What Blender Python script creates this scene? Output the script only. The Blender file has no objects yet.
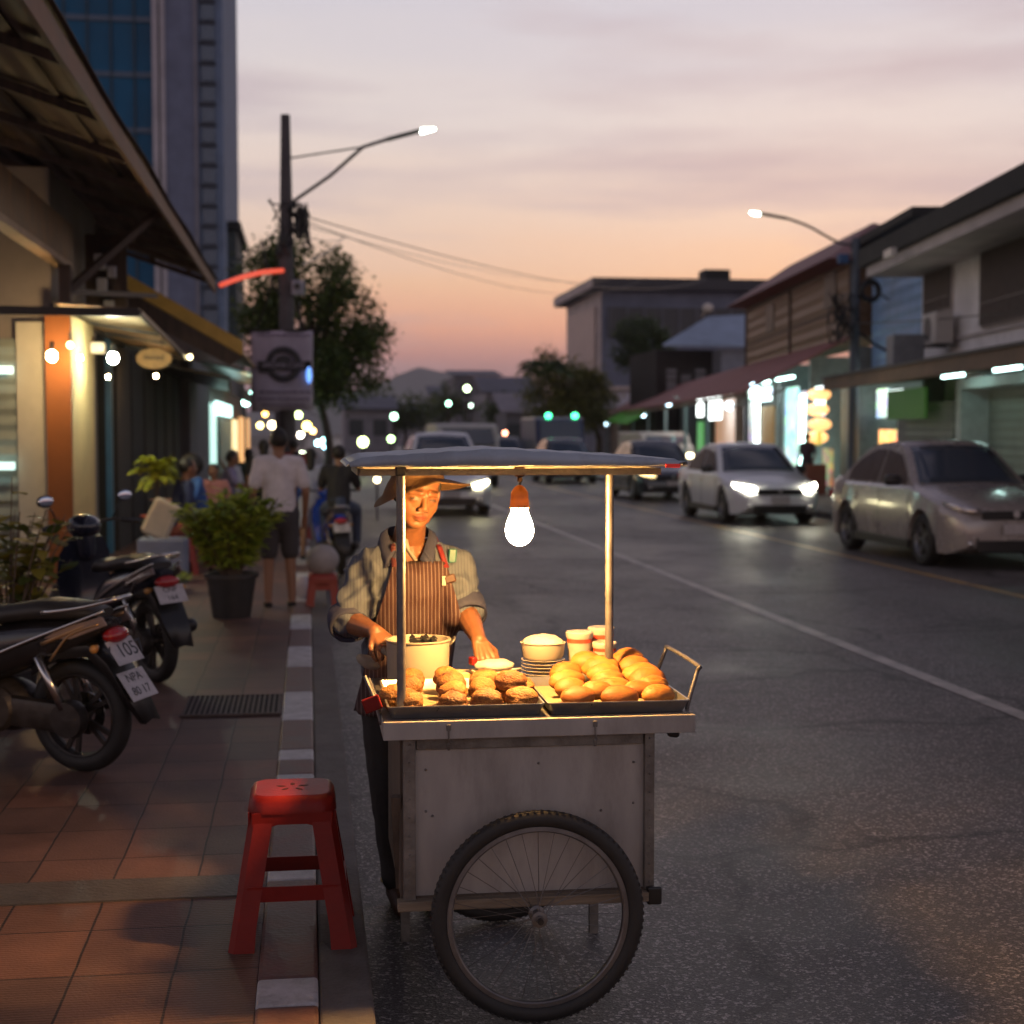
import bpy, bmesh, math, random
from mathutils import Vector, Matrix, noise
random.seed(7)
PI = math.pi
C = bpy.context.scene.collection
sc = bpy.context.scene

# ------------------------------------------------------------------ camera geometry
CAM = Vector((0, 0, 1.745)); FP = 1500.0
YAW = math.atan(204 / FP); PIT = math.atan(80 / FP)
_R = Vector((math.cos(YAW), -math.sin(YAW), 0))
_H = Vector((math.sin(YAW), math.cos(YAW), 0))
_F = _H * math.cos(PIT) + Vector((0, 0, -math.sin(PIT)))
_U = _H * math.sin(PIT) + Vector((0, 0, math.cos(PIT)))
def ray(u, v): return _F + _R * ((u - 512) / FP) + _U * ((512 - v) / FP)
def at_y(u, v, Y): r = ray(u, v); return CAM + r * (Y / r.y)
def at_z(u, v, Z): r = ray(u, v); return CAM + r * ((Z - CAM.z) / r.z)
def at_x(u, v, X): r = ray(u, v); return CAM + r * (X / r.x)
FA, FB = 8.4875, .1405           # right-hand facade line  x = FA + FB*y
def at_f(u, v, off=0): r = ray(u, v); return CAM + r * ((FA - off) / (r.x - FB * r.y))

# ------------------------------------------------------------------ materials
MATS = {}
def mat(name, col, rough=.6, metal=0, var=.15, scale=6, bump=.05, bscale=None, emit=0, ecol=None, coat=0, spec=.5, stretch=None, trans=0, dirt=0, dirtcol=(.05,.035,.025), sss=0):
    if name in MATS: return MATS[name]
    m = bpy.data.materials.new(name); m.use_nodes = True; MATS[name] = m
    nt = m.node_tree; N = nt.nodes; L = nt.links
    b = N['Principled BSDF']
    b.inputs['Base Color'].default_value = (*col, 1); b.inputs['Roughness'].default_value = rough
    b.inputs['Metallic'].default_value = metal; b.inputs['Specular IOR Level'].default_value = spec
    if coat: b.inputs['Coat Weight'].default_value = coat; b.inputs['Coat Roughness'].default_value = .08
    if trans: b.inputs['Transmission Weight'].default_value = trans
    if sss: b.inputs['Subsurface Weight'].default_value = sss; b.inputs['Subsurface Radius'].default_value = (.01,.004,.002)
    if emit:
        b.inputs['Emission Color'].default_value = (*(ecol or col), 1); b.inputs['Emission Strength'].default_value = emit
    tc = N.new('ShaderNodeTexCoord'); vec = tc.outputs['Object']
    if stretch:
        mp = N.new('ShaderNodeMapping'); mp.inputs['Scale'].default_value = stretch; L.new(vec, mp.inputs['Vector']); vec = mp.outputs['Vector']
    if var or dirt:
        nz = N.new('ShaderNodeTexNoise'); nz.inputs['Scale'].default_value = scale; nz.inputs['Detail'].default_value = 6; nz.inputs['Roughness'].default_value = .6
        L.new(vec, nz.inputs['Vector'])
        r = N.new('ShaderNodeMapRange'); r.inputs['From Min'].default_value = .3; r.inputs['From Max'].default_value = .7
        r.inputs['To Min'].default_value = 1 - var; r.inputs['To Max'].default_value = 1 + var
        L.new(nz.outputs['Fac'], r.inputs['Value'])
        mx = N.new('ShaderNodeVectorMath'); mx.operation = 'SCALE'; mx.inputs[0].default_value = col; L.new(r.outputs['Result'], mx.inputs['Scale'])
        out = mx.outputs['Vector']
        if dirt:
            n2 = N.new('ShaderNodeTexNoise'); n2.inputs['Scale'].default_value = scale * .45; n2.inputs['Detail'].default_value = 8; n2.inputs['Roughness'].default_value = .75
            L.new(vec, n2.inputs['Vector'])
            r3 = N.new('ShaderNodeMapRange'); r3.inputs['From Min'].default_value = .5; r3.inputs['From Max'].default_value = .72; r3.inputs['To Max'].default_value = dirt
            L.new(n2.outputs['Fac'], r3.inputs['Value'])
            mm = N.new('ShaderNodeMix'); mm.data_type = 'RGBA'; L.new(r3.outputs['Result'], mm.inputs[0]); L.new(out, mm.inputs[6]); mm.inputs[7].default_value = (*dirtcol, 1)
            out = mm.outputs[2]
        L.new(out, b.inputs['Base Color'])
        r2 = N.new('ShaderNodeMapRange'); r2.inputs['To Min'].default_value = max(.02, rough - var * .5); r2.inputs['To Max'].default_value = min(1, rough + var * .5)
        L.new(nz.outputs['Fac'], r2.inputs['Value']); L.new(r2.outputs['Result'], b.inputs['Roughness'])
    if bump:
        nb = N.new('ShaderNodeTexNoise'); nb.inputs['Scale'].default_value = bscale or scale * 5; nb.inputs['Detail'].default_value = 4; L.new(vec, nb.inputs['Vector'])
        bp = N.new('ShaderNodeBump'); bp.inputs['Strength'].default_value = bump; bp.inputs['Distance'].default_value = .02
        L.new(nb.outputs['Fac'], bp.inputs['Height']); L.new(bp.outputs['Normal'], b.inputs['Normal'])
    return m
def light_mat(name, col, s): return mat(name, (.8,.8,.8), .5, 0, 0, bump=0, emit=s, ecol=col)

def lit_shelf_mat(name, tint, s, sc_=3.2, mixf=.55):  # glowing colour cells stand in for lamplit goods on shelves
    m = mat(name, (.3,.3,.3), .5, 0, 0, bump=0, emit=s, ecol=tint)
    N = m.node_tree.nodes; L = m.node_tree.links; t = N.new('ShaderNodeTexCoord'); mp = N.new('ShaderNodeMapping'); mp.inputs['Scale'].default_value = (1,1,1.5); L.new(t.outputs['Object'], mp.inputs[0])
    v = N.new('ShaderNodeTexVoronoi'); v.distance = 'CHEBYCHEV'; v.inputs['Scale'].default_value = sc_; L.new(mp.outputs[0], v.inputs['Vector'])
    mx = N.new('ShaderNodeMix'); mx.data_type = 'RGBA'; mx.blend_type = 'MULTIPLY'; mx.inputs[0].default_value = mixf; mx.inputs[6].default_value = (*tint,1); L.new(v.outputs['Color'], mx.inputs[7]); L.new(mx.outputs[2], N['Principled BSDF'].inputs['Emission Color']); return m

# ------------------------------------------------------------------ mesh builder
class MB:
    def __init__(s): s.bm = bmesh.new()
    def box(s, c, d, rot=None, bev=0, taper=None):
        r = bmesh.ops.create_cube(s.bm, size=1); vs = r['verts']
        for v in vs:
            t = taper if (taper and v.co.z > 0) else 1
            v.co = Vector((v.co.x * d[0] * t, v.co.y * d[1] * t, v.co.z * d[2]))
        if bev:
            es = list({e for v in vs for e in v.link_edges})
            q = bmesh.ops.bevel(s.bm, geom=es, offset=bev, segments=2, profile=.5, affect='EDGES')
            vs = list({v for f in q['faces'] for v in f.verts} | {v for v in vs if v.is_valid})
        M = (rot if rot is not None else Matrix()).to_4x4(); M.translation = Vector(c)
        for v in vs: v.co = M @ v.co
        return s
    def bar(s, a, b, w, h=None, up=(0,0,1), bev=0):
        a, b = Vector(a), Vector(b); d = (b - a); L = d.length; z = d.normalized(); h = h or w
        x = z.cross(Vector(up));
        if x.length < 1e-4: x = z.cross(Vector((1,0,0)))
        x.normalize(); y = x.cross(z) * -1
        R = Matrix((x, y, z)).transposed()
        if R.determinant() < 0: R = Matrix((x, -y, z)).transposed()
        return s.box((a + b) / 2, (w, h, L), R, bev)
    def ring_loft(s, rings, close=True, cap=True):
        bm = s.bm; R = [[bm.verts.new(p) for p in r] for r in rings]
        n = len(R[0])
        for i in range(len(R) - 1):
            for j in range(n if close else n - 1):
                k = (j + 1) % n
                try: bm.faces.new((R[i][j], R[i][k], R[i + 1][k], R[i + 1][j]))
                except ValueError: pass
        if cap and close:
            for q in (R[0][::-1], R[-1]):
                try: bm.faces.new(q)
                except ValueError: pass
        return s
    def tube(s, pts, r, n=10, cap=True):
        pts = [Vector(p) for p in pts]; rs = r if isinstance(r, (list, tuple)) else [r] * len(pts)
        t = (pts[1] - pts[0]).normalized(); a = t.orthogonal().normalized(); rings = []
        for i, p in enumerate(pts):
            t2 = (pts[min(i + 1, len(pts) - 1)] - pts[max(i - 1, 0)]).normalized()
            a = (a - t2 * a.dot(t2)).normalized(); b = t2.cross(a)
            rings.append([p + (a * math.cos(2 * PI * k / n) + b * math.sin(2 * PI * k / n)) * rs[i] for k in range(n)])
        return s.ring_loft(rings, cap=cap)
    def cap(s, a, b, ra, rb, n=12):
        a, b = Vector(a), Vector(b); t = b - a
        t = t.normalized() if t.length > 1e-6 else Vector((0, 0, 1))
        P, Q = [], []
        for k in range(5):
            q = PI / 2 * (1 - k / 4); P.append(a - t * ra * math.sin(q)); Q.append(max(ra * math.cos(q), ra * .02))
        for k in range(5):
            q = PI / 2 * k / 4; P.append(b + t * rb * math.sin(q)); Q.append(max(rb * math.cos(q), rb * .02))
        x = t.orthogonal().normalized(); y = t.cross(x)
        return s.ring_loft([[p + (x * math.cos(2 * PI * j / n) + y * math.sin(2 * PI * j / n)) * q for j in range(n)] for p, q in zip(P, Q)])
    def chain(s, pts, rs):
        for i in range(len(pts) - 1): s.cap(pts[i], pts[i + 1], rs[i], rs[i + 1])
        return s
    def ell(s, c, r, M=None, seg=20, rg=14, fn=None):
        q = bmesh.ops.create_uvsphere(s.bm, u_segments=seg, v_segments=rg, radius=1)
        for v in q['verts']:
            p = Vector((v.co.x * r[0], v.co.y * r[1], v.co.z * r[2]))
            if fn: p = fn(p, v.co)
            v.co = (M @ p if M else p) + Vector(c)
        return s
    def lathe(s, c, prof, n=32, axis=None, a0=0, a1=2 * PI, cap=False):
        c = Vector(c); ax = Vector(axis or (0, 0, 1)).normalized(); x = ax.orthogonal().normalized(); y = ax.cross(x)
        full = abs(a1 - a0 - 2 * PI) < 1e-6; m = n if full else n + 1
        rings = [[c + ax * z + (x * math.cos(a0 + (a1 - a0) * k / n) + y * math.sin(a0 + (a1 - a0) * k / n)) * max(r, 1e-4) for k in range(m)] for r, z in prof]
        return s.ring_loft(rings, close=full, cap=cap)
    def torus(s, c, R, r, axis, n=48, m=10, sq=1):
        c = Vector(c); ax = Vector(axis).normalized(); x = ax.orthogonal().normalized(); y = ax.cross(x); bm = s.bm
        G = []
        for i in range(n):
            d = x * math.cos(2 * PI * i / n) + y * math.sin(2 * PI * i / n)
            G.append([bm.verts.new(c + d * (R + r * math.cos(2 * PI * j / m)) + ax * r * sq * math.sin(2 * PI * j / m)) for j in range(m)])
        for i in range(n):
            for j in range(m): bm.faces.new((G[i][j], G[(i + 1) % n][j], G[(i + 1) % n][(j + 1) % m], G[i][(j + 1) % m]))
        return s
    def prism(s, poly, d):
        """polygon (3-D points) extruded by vector d"""
        bm = s.bm; d = Vector(d); A = [bm.verts.new(Vector(p)) for p in poly]; B = [bm.verts.new(Vector(p) + d) for p in poly]
        n = len(A)
        bm.faces.new(A[::-1]); bm.faces.new(B)
        for i in range(n): bm.faces.new((A[i], A[(i + 1) % n], B[(i + 1) % n], B[i]))
        return s
    def quad(s, *p): s.bm.faces.new([s.bm.verts.new(Vector(q)) for q in p]); return s
    def add(s, mesh, M=None):
        n0 = len(s.bm.verts); s.bm.from_mesh(mesh); s.bm.verts.ensure_lookup_table()
        if M:
            for v in s.bm.verts[n0:]: v.co = M @ v.co
        return s
    def xf(s, M):
        for v in s.bm.verts: v.co = M @ v.co
        return s
    def build(s, name, m=None, parent=None, smooth=None, bev=0, solid=0, sub=0):
        bmesh.ops.recalc_face_normals(s.bm, faces=s.bm.faces)
        me = bpy.data.meshes.new(name); s.bm.to_mesh(me); s.bm.free()
        o = bpy.data.objects.new(name, me); C.objects.link(o)
        if m: me.materials.append(m)
        if parent: o.parent = parent
        if smooth is not None:
            for p in me.polygons: p.use_smooth = True
            if smooth < 180:
                try: me.set_sharp_from_angle(angle=math.radians(smooth))
                except Exception: pass
        if solid: q = o.modifiers.new('s', 'SOLIDIFY'); q.thickness = solid; q.offset = 0
        if bev: q = o.modifiers.new('b', 'BEVEL'); q.width = bev; q.segments = 2; q.limit_method = 'ANGLE'
        if sub: q = o.modifiers.new('u', 'SUBSURF'); q.levels = sub; q.render_levels = sub
        return o
def remesh(mb, name, m, parent, voxel, smooth=4, fac=.5):
    o = mb.build('tmp', m, None)
    q = o.modifiers.new('r', 'REMESH'); q.mode = 'VOXEL'; q.voxel_size = voxel; q.use_smooth_shade = True
    if smooth: q = o.modifiers.new('s', 'SMOOTH'); q.iterations = smooth; q.factor = fac
    dg = bpy.context.evaluated_depsgraph_get()
    me = bpy.data.meshes.new_from_object(o.evaluated_get(dg)); me.name = name
    old = o.data; bpy.data.objects.remove(o); bpy.data.meshes.remove(old)
    for p in me.polygons: p.use_smooth = True
    me.materials.clear(); me.materials.append(m)
    r = bpy.data.objects.new(name, me); C.objects.link(r)
    if parent: r.parent = parent
    return r
def tag(o, label=None, cat=None, group=None, kind=None):
    if label: o['label'] = label
    if cat: o['category'] = cat
    if group: o['group'] = group
    if kind: o['kind'] = kind
    return o
def empty(name, loc, rz=0, label=None, cat=None, group=None):
    o = bpy.data.objects.new(name, None); C.objects.link(o); o.location = loc; o.rotation_euler = (0, 0, rz); o.empty_display_size = .1
    return tag(o, label, cat, group)
def copy_tree(o, parent=None):
    c = o.copy(); C.objects.link(c); c.parent = parent
    for ch in list(o.children): copy_tree(ch, c)
    return c
def struct(o): o['kind'] = 'structure'; return o
def text_mesh(txt, size, depth=.002):
    cu = bpy.data.curves.new('t', 'FONT'); cu.body = txt; cu.size = size; cu.extrude = depth; cu.align_x = 'CENTER'; cu.align_y = 'CENTER'
    o = bpy.data.objects.new('t', cu); C.objects.link(o)
    bpy.context.view_layer.update()
    dg = bpy.context.evaluated_depsgraph_get(); me = bpy.data.meshes.new_from_object(o.evaluated_get(dg)); bpy.data.objects.remove(o)
    return me
def arc(c, r, a0, a1, n, X, Y): return [Vector(c) + Vector(X) * r * math.cos(a0 + (a1 - a0) * k / n) + Vector(Y) * r * math.sin(a0 + (a1 - a0) * k / n) for k in range(n + 1)]
def smoothpath(pts, n=8):
    pts = [Vector(p) for p in pts]; out = []
    P = [pts[0] * 2 - pts[1]] + pts + [pts[-1] * 2 - pts[-2]]
    for i in range(1, len(P) - 2):
        for k in range(n):
            t = k / n; a, b, c, d = P[i - 1], P[i], P[i + 1], P[i + 2]
            out.append(.5 * ((2 * b) + (c - a) * t + (2 * a - 5 * b + 4 * c - d) * t * t + (3 * b - a - 3 * c + d) * t ** 3))
    out.append(pts[-1]); return out
# ------------------------------------------------------------------ world and sun
w = bpy.data.worlds.new('World'); sc.world = w; w.use_nodes = True
nt = w.node_tree; N = nt.nodes; L = nt.links; N.clear()
wo = N.new('ShaderNodeOutputWorld'); bg = N.new('ShaderNodeBackground'); L.new(bg.outputs[0], wo.inputs[0])
sky = N.new('ShaderNodeTexSky'); sky.sky_type = 'NISHITA'; sky.sun_disc = False; sky.sun_elevation = math.radians(1.5); sky.sun_rotation = math.radians(20)
sky.dust_density = 3; sky.altitude = 100
tc = N.new('ShaderNodeTexCoord'); sp = N.new('ShaderNodeSeparateXYZ'); L.new(tc.outputs['Generated'], sp.inputs[0])
cr = N.new('ShaderNodeValToRGB'); E = cr.color_ramp.elements
def P3(r, g, b): return tuple(((c / 255 + .055) / 1.055) ** 2.4 for c in (r, g, b)) + (1,)
stops = [(0, (160,128,140)), (.030, (176,138,146)), (.048, (206,150,146)), (.068, (238,172,146)), (.10, (238,192,160)), (.14, (226,200,184)), (.19, (214,203,200)), (.28, (192,190,202)), (.36, (170,168,186)), (.48, (74,80,108)), (1, (30,36,62))]
while len(E) < len(stops): E.new(.5)
for e, (p, c) in zip(E, stops): e.position = p; e.color = P3(*c)
# clouds push the look-up a little and tint it
mp = N.new('ShaderNodeMapping'); mp.inputs['Scale'].default_value = (1.6, 1.6, 11); L.new(tc.outputs['Generated'], mp.inputs[0])
nz = N.new('ShaderNodeTexNoise'); nz.inputs['Scale'].default_value = 1.5; nz.inputs['Detail'].default_value = 5; nz.inputs['Roughness'].default_value = .45; nz.inputs['Distortion'].default_value = .5; L.new(mp.outputs[0], nz.inputs['Vector'])
m1 = N.new('ShaderNodeMath'); m1.operation = 'MULTIPLY_ADD'; m1.inputs[1].default_value = .10; m1.inputs[2].default_value = -.05; L.new(nz.outputs['Fac'], m1.inputs[0])
m2 = N.new('ShaderNodeMath'); m2.operation = 'MULTIPLY'; L.new(m1.outputs[0], m2.inputs[0]); 
m2b = N.new('ShaderNodeMath'); m2b.operation = 'MULTIPLY'; m2b.inputs[1].default_value = 5; m2b.use_clamp = True; L.new(sp.outputs['Z'], m2b.inputs[0]); L.new(m2b.outputs[0], m2.inputs[1])
m3 = N.new('ShaderNodeMath'); m3.operation = 'ADD'; m3.use_clamp = True; L.new(sp.outputs['Z'], m3.inputs[0]); L.new(m2.outputs[0], m3.inputs[1]); L.new(m3.outputs[0], cr.inputs[0])
# a few greyer cloud bars
mpb = N.new('ShaderNodeMapping'); mpb.inputs['Scale'].default_value = (1.8, 1.8, 13); mpb.inputs['Location'].default_value = (3.1, .4, 1.1); L.new(tc.outputs['Generated'], mpb.inputs[0])
nb = N.new('ShaderNodeTexNoise'); nb.inputs['Scale'].default_value = 1.7; nb.inputs['Detail'].default_value = 6; nb.inputs['Roughness'].default_value = .5; L.new(mpb.outputs[0], nb.inputs['Vector'])
rb = N.new('ShaderNodeMapRange'); rb.inputs['From Min'].default_value = .47; rb.inputs['From Max'].default_value = .66; rb.inputs['To Max'].default_value = .85; L.new(nb.outputs['Fac'], rb.inputs['Value'])
mc = N.new('ShaderNodeMix'); mc.data_type = 'RGBA'; L.new(rb.outputs[0], mc.inputs[0]); L.new(cr.outputs[0], mc.inputs[6]); mc.inputs[7].default_value = P3(182, 168, 176)
# darker opposite the sunset
fr = N.new('ShaderNodeMapRange'); fr.inputs['From Min'].default_value = -1; fr.inputs['From Max'].default_value = .7; fr.inputs['To Min'].default_value = .80; fr.inputs['To Max'].default_value = 1; L.new(sp.outputs['Y'], fr.inputs['Value'])
sc1 = N.new('ShaderNodeVectorMath'); sc1.operation = 'SCALE'; L.new(mc.outputs[2], sc1.inputs[0]); L.new(fr.outputs[0], sc1.inputs['Scale'])
sc2 = N.new('ShaderNodeVectorMath'); sc2.operation = 'SCALE'; L.new(sky.outputs[0], sc2.inputs[0]); sc2.inputs['Scale'].default_value = .12
ad = N.new('ShaderNodeMix'); ad.data_type = 'RGBA'; ad.inputs[0].default_value = .12; L.new(sc1.outputs[0], ad.inputs[6]); L.new(sc2.outputs[0], ad.inputs[7])
L.new(ad.outputs[2], bg.inputs[0]); bg.inputs[1].default_value = 1.22
sun = bpy.data.lights.new('sun', 'SUN'); sun.energy = .12; sun.angle = math.radians(12); sun.color = (1, .72, .5)
so = bpy.data.objects.new('sun', sun); C.objects.link(so); so.rotation_euler = (math.radians(86), 0, math.radians(160))

# ------------------------------------------------------------------ ground
def asphalt():
    m = bpy.data.materials.new('asphalt'); m.use_nodes = True; N = m.node_tree.nodes; L = m.node_tree.links; b = N['Principled BSDF']
    tc = N.new('ShaderNodeTexCoord'); V = tc.outputs['Object']
    def nz(s, d=5, r=.6, dist=0):
        n = N.new('ShaderNodeTexNoise'); n.inputs['Scale'].default_value = s; n.inputs['Detail'].default_value = d; n.inputs['Roughness'].default_value = r; n.inputs['Distortion'].default_value = dist; L.new(V, n.inputs['Vector']); return n.outputs['Fac']
    def rng(x, a, b_, c, d):
        n = N.new('ShaderNodeMapRange'); n.inputs['From Min'].default_value = a; n.inputs['From Max'].default_value = b_; n.inputs['To Min'].default_value = c; n.inputs['To Max'].default_value = d; L.new(x, n.inputs['Value']); return n.outputs[0]
    def mul(x, y):
        n = N.new('ShaderNodeMath'); n.operation = 'MULTIPLY'; L.new(x, n.inputs[0]); L.new(y, n.inputs[1]); return n.outputs[0]
    big = nz(.35, 5, .6, .6); mid = nz(2.3, 6, .65); fine = nz(170, 2, .5)
    vo = N.new('ShaderNodeTexVoronoi'); vo.inputs['Scale'].default_value = 95; L.new(V, vo.inputs['Vector'])
    vcol = N.new('ShaderNodeSeparateColor'); L.new(vo.outputs['Color'], vcol.inputs[0])
    speckle = rng(vcol.outputs[0], .72, 1, 1, 4.5)  # paler stone speckle, random per cell
    # cracks and tar seams, darker tyre tracks along the road
    dn = N.new('ShaderNodeTexNoise'); dn.inputs['Scale'].default_value = 1.1; dn.inputs['Detail'].default_value = 6; L.new(V, dn.inputs['Vector'])
    dm = N.new('ShaderNodeVectorMath'); dm.operation = 'MULTIPLY_ADD'; dm.inputs[1].default_value = (.9,.9,.9); L.new(dn.outputs['Color'], dm.inputs[0]); L.new(V, dm.inputs[2])
    ve = N.new('ShaderNodeTexVoronoi'); ve.feature = 'DISTANCE_TO_EDGE'; ve.inputs['Scale'].default_value = .42; L.new(dm.outputs[0], ve.inputs['Vector'])
    crack = rng(ve.outputs['Distance'], .0, .022, .42, 1)
    tw = N.new('ShaderNodeTexWave'); tw.bands_direction = 'X'; tw.inputs['Scale'].default_value = .16; tw.inputs['Distortion'].default_value = 1.2; tw.inputs['Detail'].default_value = 3; L.new(V, tw.inputs['Vector'])
    track = rng(tw.outputs['Fac'], 0, 1, .84, 1.12)
    spots = rng(nz(1.3, 3, .5, 1.5), .62, .72, 1, .62)
    speckle = mul(mul(mul(speckle, crack), track), spots)
    f = mul(mul(mul(rng(big, .3, .7, .72, 1.28), rng(mid, .3, .7, .8, 1.2)), rng(fine, .35, .65, .4, 1.6)), speckle)
    sc_ = N.new('ShaderNodeVectorMath'); sc_.operation = 'SCALE'; sc_.inputs[0].default_value = (.086, .077, .073); L.new(f, sc_.inputs['Scale']); L.new(sc_.outputs[0], b.inputs['Base Color'])
    L.new(rng(mul(big, rng(mid, .3, .7, .7, 1.3)), .2, .6, .30, .52), b.inputs['Roughness']); b.inputs['Specular IOR Level'].default_value = .24
    bp = N.new('ShaderNodeBump'); bp.inputs['Strength'].default_value = .35; bp.inputs['Distance'].default_value = .006
    a = N.new('ShaderNodeMath'); a.operation = 'ADD'; L.new(vo.outputs['Distance'], a.inputs[0]); L.new(fine, a.inputs[1]); L.new(a.outputs[0], bp.inputs['Height']); L.new(bp.outputs[0], b.inputs['Normal'])
    return m
ASPH = asphalt()
def tiles():
    m = bpy.data.materials.new('pavement_tiles'); m.use_nodes = True; N = m.node_tree.nodes; L = m.node_tree.links; b = N['Principled BSDF']
    b.inputs['Specular IOR Level'].default_value = .25
    tc = N.new('ShaderNodeTexCoord'); V = tc.outputs['Object']
    mp = N.new('ShaderNodeMapping'); mp.inputs['Location'].default_value = (.10, .07, 0)
    wn = N.new('ShaderNodeTexNoise'); wn.inputs['Scale'].default_value = 2.5; wn.inputs['Detail'].default_value = 8; L.new(V, wn.inputs['Vector'])
    wm = N.new('ShaderNodeVectorMath'); wm.operation = 'MULTIPLY_ADD'; wm.inputs[1].default_value = (.022,.022,0); L.new(wn.outputs['Color'], wm.inputs[0]); L.new(V, wm.inputs[2]); L.new(wm.outputs[0], mp.inputs[0])
    br = N.new('ShaderNodeTexBrick'); br.offset = 0; br.inputs['Scale'].default_value = 1; br.inputs['Brick Width'].default_value = .30; br.inputs['Row Height'].default_value = .42; br.inputs['Mortar Size'].default_value = .0045; br.inputs['Mortar Smooth'].default_value = .3
    br.inputs['Color1'].default_value = (.17, .088, .066, 1); br.inputs['Color2'].default_value = (.110, .068, .057, 1); br.inputs['Mortar'].default_value = (.035, .027, .025, 1); br.inputs['Bias'].default_value = 0
    L.new(mp.outputs[0], br.inputs['Vector'])
    nz = N.new('ShaderNodeTexNoise'); nz.inputs['Scale'].default_value = 1.7; nz.inputs['Detail'].default_value = 8; nz.inputs['Roughness'].default_value = .7; L.new(V, nz.inputs['Vector'])
    r = N.new('ShaderNodeMapRange'); r.inputs['From Min'].default_value = .3; r.inputs['From Max'].default_value = .7; r.inputs['To Min'].default_value = .55; r.inputs['To Max'].default_value = 1.35; L.new(nz.outputs['Fac'], r.inputs['Value'])
    s = N.new('ShaderNodeVectorMath'); s.operation = 'SCALE'; L.new(br.outputs['Color'], s.inputs[0]); L.new(r.outputs[0], s.inputs['Scale']); L.new(s.outputs[0], b.inputs['Base Color'])
    r2 = N.new('ShaderNodeMapRange'); r2.inputs['To Min'].default_value = .38; r2.inputs['To Max'].default_value = .68; L.new(nz.outputs['Fac'], r2.inputs['Value']); L.new(r2.outputs[0], b.inputs['Roughness'])
    wv = N.new('ShaderNodeTexWave'); wv.bands_direction = 'Y'; wv.inputs['Scale'].default_value = 17; wv.inputs['Distortion'].default_value = .7; wv.inputs['Detail'].default_value = 2; wv.inputs['Detail Scale'].default_value = 3; L.new(V, wv.inputs['Vector'])
    n2 = N.new('ShaderNodeTexNoise'); n2.inputs['Scale'].default_value = 90; L.new(V, n2.inputs['Vector'])
    a1 = N.new('ShaderNodeMath'); a1.operation = 'MULTIPLY_ADD'; a1.inputs[1].default_value = .3; L.new(wv.outputs['Fac'], a1.inputs[0]); L.new(n2.outputs['Fac'], a1.inputs[2])
    a2 = N.new('ShaderNodeMath'); a2.operation = 'MULTIPLY_ADD'; a2.inputs[1].default_value = -2.5; L.new(br.outputs['Fac'], a2.inputs[0]); L.new(a1.outputs[0], a2.inputs[2])
    bp = N.new('ShaderNodeBump'); bp.inputs['Strength'].default_value = .8; bp.inputs['Distance'].default_value = .003; L.new(a2.outputs[0], bp.inputs['Height']); L.new(bp.outputs[0], b.inputs['Normal'])
    return m
TILE = tiles()
CONC = mat('concrete', (.20,.185,.18), .75, var=.3, scale=3, bump=.25, bscale=60, dirt=.6)
LCONC = mat('pale_concrete', (.30,.28,.28), .8, var=.25, scale=2, bump=.2, bscale=30, dirt=.4)
RPAINT = mat('red_kerb_paint', (.115,.052,.047), .55, var=.35, scale=9, bump=.2, bscale=60, dirt=.75, dirtcol=(.10,.085,.08))
WPAINT = mat('white_kerb_paint', (.46,.44,.45), .6, var=.25, scale=9, bump=.2, bscale=60, dirt=.8, dirtcol=(.13,.11,.10))
LINE = mat('road_line_paint', (.40,.36,.33), .45, var=.4, scale=5, bump=.25, bscale=120, dirt=.9, dirtcol=(.05,.047,.048))
YLINE = mat('yellow_line_paint', (.42,.24,.06), .36, var=.4, scale=5, bump=.25, bscale=120, dirt=.8, dirtcol=(.05,.047,.048))
def sheet(name, x0, x1, y0, y1, z, m, nx=1, ny=1):
    o = MB().quad((x0,y0,z), (x1,y0,z), (x1,y1,z), (x0,y1,z)).build(name, m); return struct(o)
sheet('ground', -3000, 3000, -60, 3500, -.03, mat('dry_earth', (.09,.075,.06), .9, var=.3, scale=.2, bump=0))
sheet('road', -.2, 13, -30, 400, 0, ASPH)
sheet('road_line', 4.28, 4.41, -2, 180, .004, LINE)
o = MB()
o.quad((7.44,-2,.004), (7.56,-2,.004), (7.56,170,.004), (7.44,170,.004)); struct(o.build('yellow_line', YLINE))
struct(MB().box((-3.35,12,.045), (6.38,36,.15)).build('pavement', TILE))
struct(MB().box((-3.35,100,.045), (6.38,139.9,.15)).build('far_pavement', TILE))
struct(MB().box((.53,82,.05), (.8,92,.14)).build('pavement_bulge', CONC))
struct(MB().box((-1.6,5.38,.1225), (2.86,.25,.008)).build('concrete_strip', mat('strip_concrete', (.075,.07,.066), .6, var=.35, scale=4, bump=.3, bscale=60, dirt=.6)))
# kerb of painted stones, with a low concrete gutter ledge beside it
rb_, wb_ = MB(), MB()
edges = [(-6,-4.0,0),(-4.0,-3.7,1),(-3.7,-.5,0),(-.5,-.2,1),(-.2,2.9,0),(2.9,3.1,1),(3.1,4.20,0),(4.20,4.42,1),(4.42,5.40,0),(5.40,5.60,1),(5.60,6.95,0),(6.95,7.10,1),(7.10,7.42,0),(7.42,7.66,1),(7.66,8.45,0),(8.45,9.38,1)]
y = 9.38; k = 0
while y < 70: edges.append((y, y + 1, k)); y += 1; k = 1 - k
for a, b, k in edges:
    q = wb_ if k else rb_; n = max(1, round((b - a) / 1.0))
    for i in range(n):
        y0 = a + (b - a) * i / n; y1 = a + (b - a) * (i + 1) / n
        q.box((-.07, (y0 + y1) / 2, .055), (.178, y1 - y0 - (.006 if n > 1 else .001), .15), bev=.012)
struct(rb_.build('kerb', RPAINT)); struct(wb_.build('kerb_white_paint', WPAINT))
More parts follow.
